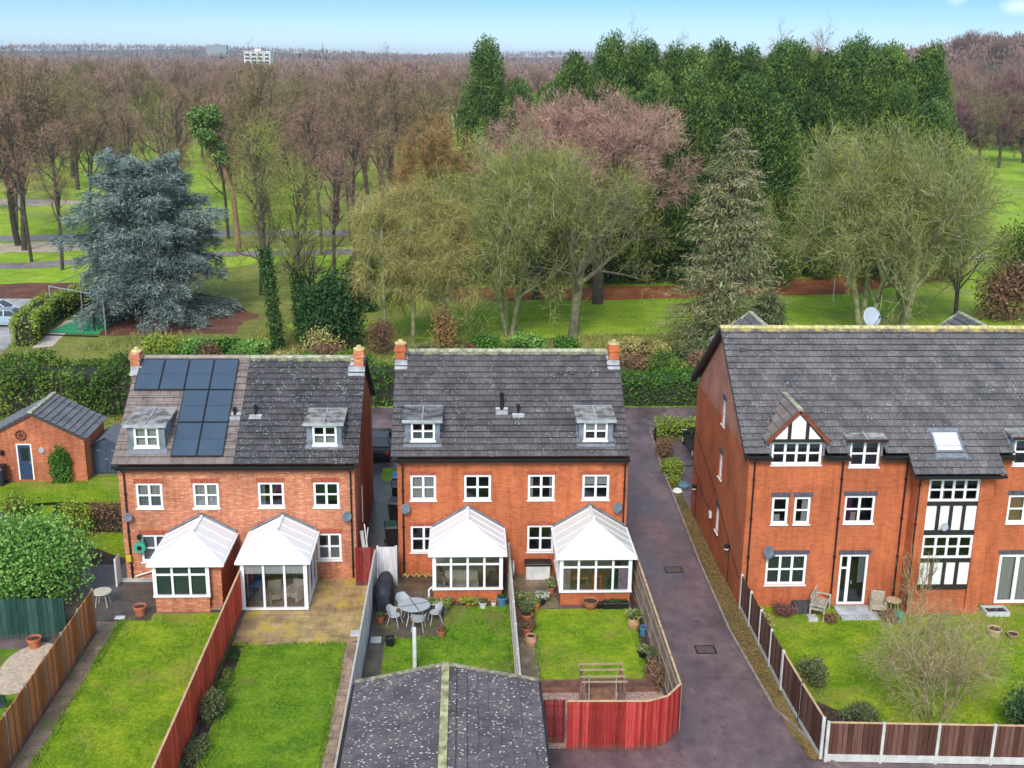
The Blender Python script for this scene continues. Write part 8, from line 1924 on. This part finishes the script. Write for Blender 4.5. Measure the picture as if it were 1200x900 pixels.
# slim bare trees standing through the nearer rough ground
slim = deciduous('slim_tree', 'slim dark bare tree beside the cedar, nearest of the slim ones', -19.5, 108, 16.5, 3.0, BARK_D, TW_PARK, 260, trunk_h=13, trunk_r=.19, P=PT, per=4, tl=.8, twd=.03, group='slim bare trees')
for i, (x, y, s_, l) in enumerate([(-22.5, 127, 1.05, 'right behind the blue cedar'), (-16.5, 131, 1.1, 'behind the ivy-clad pair'), (-11.8, 122, 1.0, 'above the holly'), (-8.6, 127, 1.15, 'left of the rusty crown'), (-7.2, 119, .95, 'just left of the rusty crown, shorter'), (-14.2, 141, 1.1, 'far behind the ivy-clad pair'), (-37.5, 128, 1.05, 'left of the blue cedar top'), (-42.5, 121, .95, 'at the left beside the park road'), (-47.5, 126, 1.1, 'near the far left edge'), (-55, 131, 1.1, 'at the very left edge'), (-34.5, 139, 1.15, 'behind the left side of the cedar'), (-29.5, 143, 1.1, 'behind the cedar top'), (-12.6, 110, .85, 'between ivy-clad tree and holly')]):
    place(slim, x, y, i * 1.9, (1, 1, s_), 'slim dark bare tree ' + l)
# taller bare tops showing over the cypress belt
for i, (x, y, s) in enumerate([(20.5, 137, 1.30), (24, 139, 1.22), (41, 138, 1.32), (44.5, 140, 1.25), (47.5, 137, 1.2), (38, 140, 1.3)]):
    t = copy_tree(prot[(i * 2) % 5]); t.location = (x, y, 0); t.rotation_euler.z = i * 1.3; t.scale = (.8, .8, s); t['label'] = 'bare tree top over the cypress belt, %s from the left' % ORD[[0, 1, 3, 4, 5, 2][i]]; t['group'] = 'bare tops over the belt'
# purple-pink trees on the right fairway
PPK = dict(PK)
p0 = deciduous('purple_tree', 'small purple-twigged tree on the right fairway, nearest', 104, 262, 13, 7.0, BARK_D, TW_PURP, 230, trunk_h=4, trunk_r=.35, P=PK, per=11, tl=1.0, twd=.07, group='purple trees on the right')
for i, (x, y, s) in enumerate([(116, 268, 1.0), (128, 262, 1.05), (112, 300, 1.15), (126, 310, 1.2), (140, 300, 1.2), (150, 320, 1.25), (98, 305, 1.1)]):
    place(p0, x, y, i * 1.1, (s, s, s * (1.0 if i < 2 else 1.2)), 'purple-twigged tree at the far right, number %s behind the nearest' % ORD[i])

# raised ground far right and the long low hills
def hill(name, cx, cy, rx, ry, h, mt, n=28):
    m_ = MB(); V = []; F_ = []
    for i in range(n + 1):
        for j in range(n + 1):
            u, v = -1 + 2 * i / n, -1 + 2 * j / n; r = math.hypot(u, v); z = h * (math.cos(min(1, r) * math.pi) * .5 + .5) * (1 + .12 * math.sin(u * 9) * math.cos(v * 5)); V.append((cx + u * rx, cy + v * ry, z - .3))
    for i in range(n):
        for j in range(n): a = i * (n + 1) + j; F_.append((a, a + n + 1, a + n + 2, a + 1))
    m_.addf(V, F_); o = m_.build(name, mt, None, smooth=True); o['kind'] = 'structure'; return o
HILLM = plain('far_hill_cover', (0.085, 0.09, 0.07), .95, .4, .012)
hills = [(345, 660, 190, 190, 27), (520, 1100, 400, 260, 26), (-900, 3300, 1500, 500, 34), (500, 3400, 1500, 500, 30), (-200, 2300, 900, 300, 14), (1500, 3000, 900, 500, 40)]
for hcx in hills: hill('hills', *hcx, HILLM)
def ground_z(x, y):
    z = 0
    for cx, cy, rx, ry, h in hills:
        r = math.hypot((x - cx) / rx, (y - cy) / ry)
        if r < 1: z = max(z, h * (math.cos(r * math.pi) * .5 + .5) - .5)
    return z

# ---- woods beyond: individual simple trees up to the 300 that show largest
def simple_tree(seed, mt, h=18, rad=6.5, n=1100, leaf=.75):
    rng = np.random.default_rng(seed); t = thing('woodland_tree', 'bare brown tree in the far wood', 'tree', (0, 0, 0), 0, 'far wood trees')
    m_ = MB(); m_.tube([(0, 0, 0), (0, 0, h * .5)], [.35, .2], 5)
    tip = []
    for i in range(14):
        a = rng.uniform(0, 6.28); q = (rad * .7 * math.cos(a) * rng.random(), rad * .7 * math.sin(a) * rng.random(), h * rng.uniform(.6, .95)); m_.tube([(0, 0, h * rng.uniform(.25, .5)), q], [.13, .04], 4, cap=False)
    m_.build('trunk', BARK_B, t); P = blob_pts(rng, n, (0, 0, h * .62), (rad, rad, h * .40), 12, .9); d = P - np.array([0, 0, h * .3]); d /= np.linalg.norm(d, axis=1)[:, None]
    m_ = MB(); m_.addn(spray(rng, P, d + rng.normal(size=P.shape) * .4, 1.5, .13), 4); m_.build('crown', mt, t); return t
W0 = [simple_tree(300 + i, TW_FAR, n=1500) for i in range(5)]
rr = random.Random(31); k = 0; wsp = []
while k < 250:
    y = 340 + 330 * rr.random() ** 1.3; x = rr.uniform(-.50 * y, .58 * y)
    if .05 * y < x < .40 * y and y < 520 and rr.random() < .8: continue
    s = rr.uniform(.8, 1.15); z = max(0, ground_z(x, y))
    if x > .36 * y: s *= 1.15
    t = W0[k] if k < 5 else copy_tree(W0[k % 5]); t.location = (x, y, z); t.rotation_euler.z = rr.uniform(0, 6.28); t.scale = (s, s, s); k += 1

rng = np.random.default_rng(77); n = 330000
yy = 600 * (1 - rng.random(n) * (1 - 600 / 3900.)) ** -1.0; xx = rng.uniform(-.54, .62, n) * yy
gz = np.zeros(n)
for cx, cy, rx, ry, h in hills:
    r = np.hypot((xx - cx) / rx, (yy - cy) / ry); gz = np.maximum(gz, np.where(r < 1, h * (np.cos(np.minimum(r, 1) * math.pi) * .5 + .5) - .5, 0))
# crown tops: sums of waves give tree-sized lumps, gaps between
wv_ = np.sin(xx * .41 + 2 * np.sin(yy * .13)) * np.sin(yy * .37 + 1.7 * np.sin(xx * .11)); w2 = np.sin(xx * .061 + yy * .017) * np.sin(yy * .023 - xx * .019)
top = 11.5 + 3.6 * wv_ + 3.2 * w2; zz = gz + top * (.35 + .65 * rng.random(n) ** .45)
P = np.stack([xx, yy, zz], 1) + rng.normal(size=(n, 3)) * .8
D_ = rng.normal(size=(n, 3)) * .5; D_[:, 2] += 1.0; sc_ = (yy / 600) ** .75
D_ /= np.linalg.norm(D_, axis=1)[:, None]; sd = np.cross(D_, rng.normal(size=(n, 3))); sd /= np.linalg.norm(sd, axis=1)[:, None]; L_h = (1.5 * sc_)[:, None]; Wd_ = (.38 * sc_)[:, None]
m_ = MB(); m_.addn(np.stack([P - D_ * L_h, P + sd * Wd_, P + D_ * L_h, P - sd * Wd_], 1).reshape(-1, 3), 4)
o = m_.build('far_woods', TW_FAR); tag(o, 'far bare woods stretching to the horizon', 'woods', kind='stuff')
m_ = MB(); rng = np.random.default_rng(78)
for i in range(130):
    y = 700 + 2600 * rng.random(); x = rng.uniform(-.5, .1) * y; s = rng.uniform(.7, 1.2); z = ground_z(x, y); P = blob_pts(rng, 150, (x, y, z + 7 * s), (4.0 * s, 4.0 * s, 7 * s), 5, .5); m_.addn(leaf_quads(rng, P, 1.7 * (y / 700) ** .5), 4)
o = m_.build('far_evergreens', LF_HOL); tag(o, 'dark evergreens dotted through the far woods', 'woods', kind='stuff')

# far buildings above the trees
def tower(label, x, y, w, d, h, mt, rows, cols, cat='tower block'):
    t = thing('tower_block', label, cat, (x, y, 0)); m_ = MB(); m_.box(x - w / 2, x + w / 2, y, y + d, 0, h); m_.box(x - w * .12, x + w * .12, y + d * .3, y + d * .7, h, h + 2.6); m_.box(x - w / 2 - .3, x + w / 2 + .3, y - .3, y + d + .3, h, h + .7); m_.build('wall', mt, t)
    if rows:
        for r_ in range(rows):
            for c_ in range(cols):
                zx = x - w / 2 + w * (c_ + .5) / cols; zz = h - (r_ + .75) * 2.9; m_ = MB(); m_.box(zx - w / cols * .30, zx + w / cols * .30, y - .08, y + .1, zz - .8, zz + .8); m_.build('window', ROOM, t)
    return t
tower('white tower block rising from the far trees left of centre', -167, 960, 21, 14, 24.5, plain('tower_white', (.62, .62, .62), .8, .05, .05), 6, 4)
tower('pale grey slab block on the skyline left of the white tower', -570, 2750, 46, 20, 43, plain('tower_grey', (.24, .26, .29), .8, .05, .05), 0, 0)
for (x, y, h, l) in ((-1330, 3300, 62, 'thin mast on the skyline at the far left'), (-1010, 3200, 55, 'short mast on the skyline left of the slab block'), (-310, 2600, 50, 'thin church spire on the skyline right of the white tower'), (-560, 3300, 0, None)):
    if h: m_ = MB(); m_.lathe([(3.2, 0), (3.0, h * .5), (1.6, h * .6), (.3, h)], x, y, 0, 8); o = m_.build('spire', HILLM, None, base=(x, y, 0)); tag(o, l, 'spire')

# ---- garden plants near the camera
BF = 'garden shrubs at the left'
bush('feathery_shrub', 'big feathery bright green shrub over the orange boarded fence', 'shrub', -18.1, 44.0, 0, 3.05, 2.6, 2.3, LF_BRT, 27000, .14, 401, lumps=26)
bush('shrub', 'yellow-green open shrub on the far left lawn edge', 'shrub', -22.2, 52.8, 0, 1.2, 1.0, .8, LF_YG, 2600, .12, 402, BF)
bush('shrub', 'tall lime shrub beside the brown hedge', 'shrub', -18.6, 50.7, 0, .95, .9, 1.1, LF_YG, 3200, .12, 403, BF)
bush('shrub', 'dark round clipped ball shrub before the lawn edging', 'shrub', -19.8, 52.9, 0, .62, .6, .50, LF_HOL, 1600, .09, 404, BF, lumps=20)
bush('shrub', 'pinkish brown dead shrub beside the dark ball shrub', 'shrub', -19.0, 52.0, 0, .55, .5, .40, LF_BRN, 1000, .09, 405, BF)
bush('shrub', 'dark green conifer-like shrub above the feathery one', 'shrub', -20.3, 49.4, 0, 1.3, 1.0, .85, LF_LAU, 3200, .13, 406, BF)
bush('shrub', 'thin red-brown shrub in the bed behind the summerhouse', 'shrub', -22.3, 50.2, 0, .9, .8, .75, LF_PUR, 1800, .10, 407, BF)
bush('shrub', 'dark red shrub at the left edge before the summerhouse', 'shrub', -21.5, 45.3, 0, 1.25, 1.1, 1.35, LF_PUR, 4200, .11, 408, BF)
hedge('hedge', 'square brown clipped hedge by the left house corner', -18.0, -16.0, 51.2, 52.1, 1.15, LF_BRN, 2600, .10, 409, .1)
bush('climber', 'tall clipped ivy bush growing on the outbuilding gable', 'climber', -21.45, 57.9, 0, .62, .32, 1.22, LF_LAU, 4200, .11, 410, lumps=22)
bush('shrub', 'grey-green rosemary bush beside the red fence in the second garden', 'shrub', -8.72, 35.2, 0, .50, .75, .58, LF_OLV, 3400, .08, 411, lumps=14)
bush('shrub', 'low weedy plants in the bed nearest the bottom edge beside the red fence', 'plant', -8.75, 32.9, 0, .45, 1.0, .25, LF_OLV, 1500, .08, 412)
bush('shrub', 'low leafy plants halfway along the red fence bed', 'plant', -8.75, 37.4, 0, .30, .9, .2, LF_DKH, 1200, .07, 413)
bush('shrub', 'low plants at the patio end of the red fence bed', 'plant', -8.8, 39.3, 0, .28, .7, .14, LF_HOL, 900, .06, 414)
bush('shrub', 'tangled dry climber on the drive fence beside the pergola', 'shrub', 6.85, 36.9, 0, .35, .8, .62, LF_BRN, 1500, .09, 415)
bush('shrub', 'leafy climber on the drive fence above the small flowering pot', 'shrub', 6.98, 38.2, 0, .22, .7, .55, LF_OLV, 1300, .09, 416)
bush('shrub', 'bright green rounded shrub on the verge island beside the gable', 'shrub', 11.35, 58.9, 0, .72, 1.0, .58, LF_YG, 3200, .10, 417, lumps=16)
bush('shrub', 'lime shrub at the near tip of the verge island', 'shrub', 11.15, 57.4, 0, .42, .5, .32, LF_YG, 1200, .08, 418)
bush('shrub', 'dry brown undergrowth on the verge island behind the bright shrub', 'shrub', 11.6, 62.2, 0, .75, 1.6, .38, LF_BRN, 2800, .10, 419)
bush('shrub', 'thin green shrub inside the curved brown fence', 'shrub', 12.75, 36.9, 0, .80, 1.0, .62, LF_OLV, 2000, .09, 420)
bush('shrub', 'low green shrub at the foot of the curved brown fence', 'shrub', 13.6, 34.2, 0, .85, .8, .42, LF_OLV, 2200, .09, 421)
bush('shrub', 'brown twiggy shrub in the near bed, left of the bare bush', 'shrub', 15.0, 33.0, 0, .9, .6, .42, LF_BRN, 2200, .09, 422)
bush('shrub', 'brown bracken heap in the near bed, right of the bare bush', 'shrub', 17.1, 32.9, 0, .95, .6, .42, LF_BRN, 2200, .09, 423)
bush('shrub', 'large blue-green evergreen shrub at the lower right corner', 'shrub', 19.55, 33.4, 0, 1.5, 1.2, 1.3, foliage('bluegreen_leaves', [(0, (.014, .045, .018)), (.5, (.045, .10, .038)), (1, (.17, .25, .10))], patch=.3, pscale=.9), 8500, .12, 424, lumps=22)
bush('shrub', 'dark purple-brown low plant under the flats wall', 'shrub', 13.05, 42.3, 0, .55, .4, .35, LF_PUR, 1400, .08, 425)
bush('shrub', 'dry beige grass clump at the top of the curved brown fence', 'shrub', 11.95, 41.4, 0, .4, .9, .40, TW_Y, 1600, .10, 426)
bush('shrub', 'brown dead clump between wicker chair and bay', 'shrub', 17.3, 41.7, 0, .55, .4, .30, LF_BRN, 1200, .08, 427)
bush('shrub', 'brown dry heap under the silvered bench', 'shrub', 14.75, 41.65, 0, .45, .35, .25, LF_BRN, 1000, .08, 428)
PB = dict(PRM_BIG, lv=4, ns=[5, 4, 3, 3], nch=[6, 5, 4], ang=[30, 35, 40], len=[1.6, .9, .5], trop=[.6, .6, .4, .2], s0=[.2, .2, .1], wob=[.12, .2, .25, .3])
deciduous('bare_bush', 'pale twiggy bare bush on the flats lawn near the brown fence', 16.2, 34.3, 4.0, 2.5, plain('tan_bark', (.30, .235, .12), .9, .3, 3), foliage('tan_twigs', [(0, (.22, .17, .07)), (.5, (.34, .27, .13)), (1, (.46, .38, .20))]), 301, trunk_h=2.6, trunk_r=.045, P=PB, multi=7, per=4, tl=.42, twd=.009, cat='bush')
deciduous('bare_bush', 'thin bare climbing stems against the bay wall', 18.1, 41.3, 3.4, .9, plain('tan_bark2', (.30, .22, .12), .9, .3, 3), TW_Y, 302, trunk_h=2.6, trunk_r=.025, P=dict(PB, nch=[3, 3, 2]), multi=4, per=2, tl=.35, twd=.008, cat='bush')

# fallen leaves on verges and under the trees
rng = np.random.default_rng(9)
def litter(label, polys, n, size, mt):
    m_ = MB()
    for (x0, x1, y0, y1) in polys:
        P = np.stack([rng.uniform(x0, x1, n), rng.uniform(y0, y1, n), np.full(n, .045)], 1); v = leaf_quads(rng, P, size, dirn=None, flat=.85); v[:, 2] = np.maximum(v[:, 2], .035); m_.addn(v, 4)
    o = m_.build('fallen_leaves', mt); tag(o, label, 'leaves', kind='stuff')
litter('fallen leaves strewn along the verge beside the drive', [(10.7, 11.4, 36, 41), (10.7, 11.4, 41, 46), (10.8, 11.35, 46, 53.6), (11.0, 11.4, 33.5, 36), (11.3, 12.0, 32.2, 33.6)], 2600, .075, foliage('orange_litter', [(0, (.12, .10, .03)), (.5, (.22, .135, .05)), (1, (.38, .25, .10))]))
litter('fallen leaves on the near bed inside the brown fence', [(12.0, 18.4, 32.3, 33.6)], 1600, .10, LF_BRN)
litter('fallen leaves on the planting island', [(11.3, 14.2, 61, 66.5)], 1500, .11, LF_BRN)

# thin winter air over the whole view
hm, n_, b_, o_ = newmat('haze_air'); n_.nodes.remove(b_); pv = N(n_, 'ShaderNodeVolumePrincipled'); pv.inputs['Color'].default_value = (.80, .88, 1.0, 1); pv.inputs['Density'].default_value = HAZE; pv.inputs['Anisotropy'].default_value = .2
n_.links.new(pv.outputs[0], o_.inputs['Volume'])
m_ = MB(); m_.box(-4600, 4600, -70, 9100, -1.0, 75); o = m_.build('haze', hm); o['kind'] = 'stuff'; tag(o, 'thin pale winter haze over the whole scene', 'haze')

# tufts and clumps standing in the lawns
rng = np.random.default_rng(19)
def tufts(label, rects, dens, hgt, mt):
    m_ = MB()
    for (x0, x1, y0, y1) in rects:
        n = int((x1 - x0) * (y1 - y0) * dens); P = np.stack([rng.uniform(x0, x1, n), rng.uniform(y0, y1, n), np.full(n, .045)], 1)
        cl = np.sin(P[:, 0] * 2.3 + 1.3 * np.sin(P[:, 1] * 1.1)) * np.sin(P[:, 1] * 1.7 + 1.1 * np.sin(P[:, 0] * .9)); P = P[cl + rng.normal(size=n) * .6 > .1]; n = len(P)
        D_ = rng.normal(size=(n, 3)) * .55; D_[:, 2] = 1; Lh = hgt * rng.uniform(.4, 1.3, (n, 1)); sd = np.cross(D_, rng.normal(size=(n, 3))); sd /= np.linalg.norm(sd, axis=1)[:, None]
        m_.addn(np.stack([P - sd * .018, P + sd * .018, P + D_ * Lh], 1).reshape(-1, 3), 3)
    o = m_.build('grass_tufts', mt); tag(o, label, 'grass', kind='stuff')
LWN = [(-13.9, -9.35, 30.5, 42.6), (-8.4, -4.75, 30.5, 40.1), (-3.1, 1.75, 33.4, 40.5), (-.85, 1.75, 40.5, 43.2), (2.8, 6.65, 37, 42.9), (12.0, 24, 33.5, 42.9), (-30, -15.6, 52.5, 58)]
tufts('short tufts of lawn grass in the gardens', LWN, 260, .055, foliage('tuft_tones', [(0, (.05, .14, .01)), (.5, (.15, .27, .02)), (.85, (.32, .40, .05)), (1, (.38, .34, .10))], patch=.4, pscale=.9))
tufts('ragged grass along the lawn edges', [(-13.98, -13.7, 30, 42.3), (-9.35, -9.1, 30, 43), (-8.6, -8.3, 30, 40), (-4.85, -4.6, 30, 40.2), (1.6, 1.85, 33, 43.3), (2.65, 2.9, 37, 42.9), (6.55, 6.85, 37, 43), (11.6, 12.0, 36, 42.9), (-9, -4.7, 40.05, 40.3), (-3.2, -.9, 40.4, 40.7), (12, 24, 42.75, 42.98)], 900, .10, MATS['tuft_tones'])
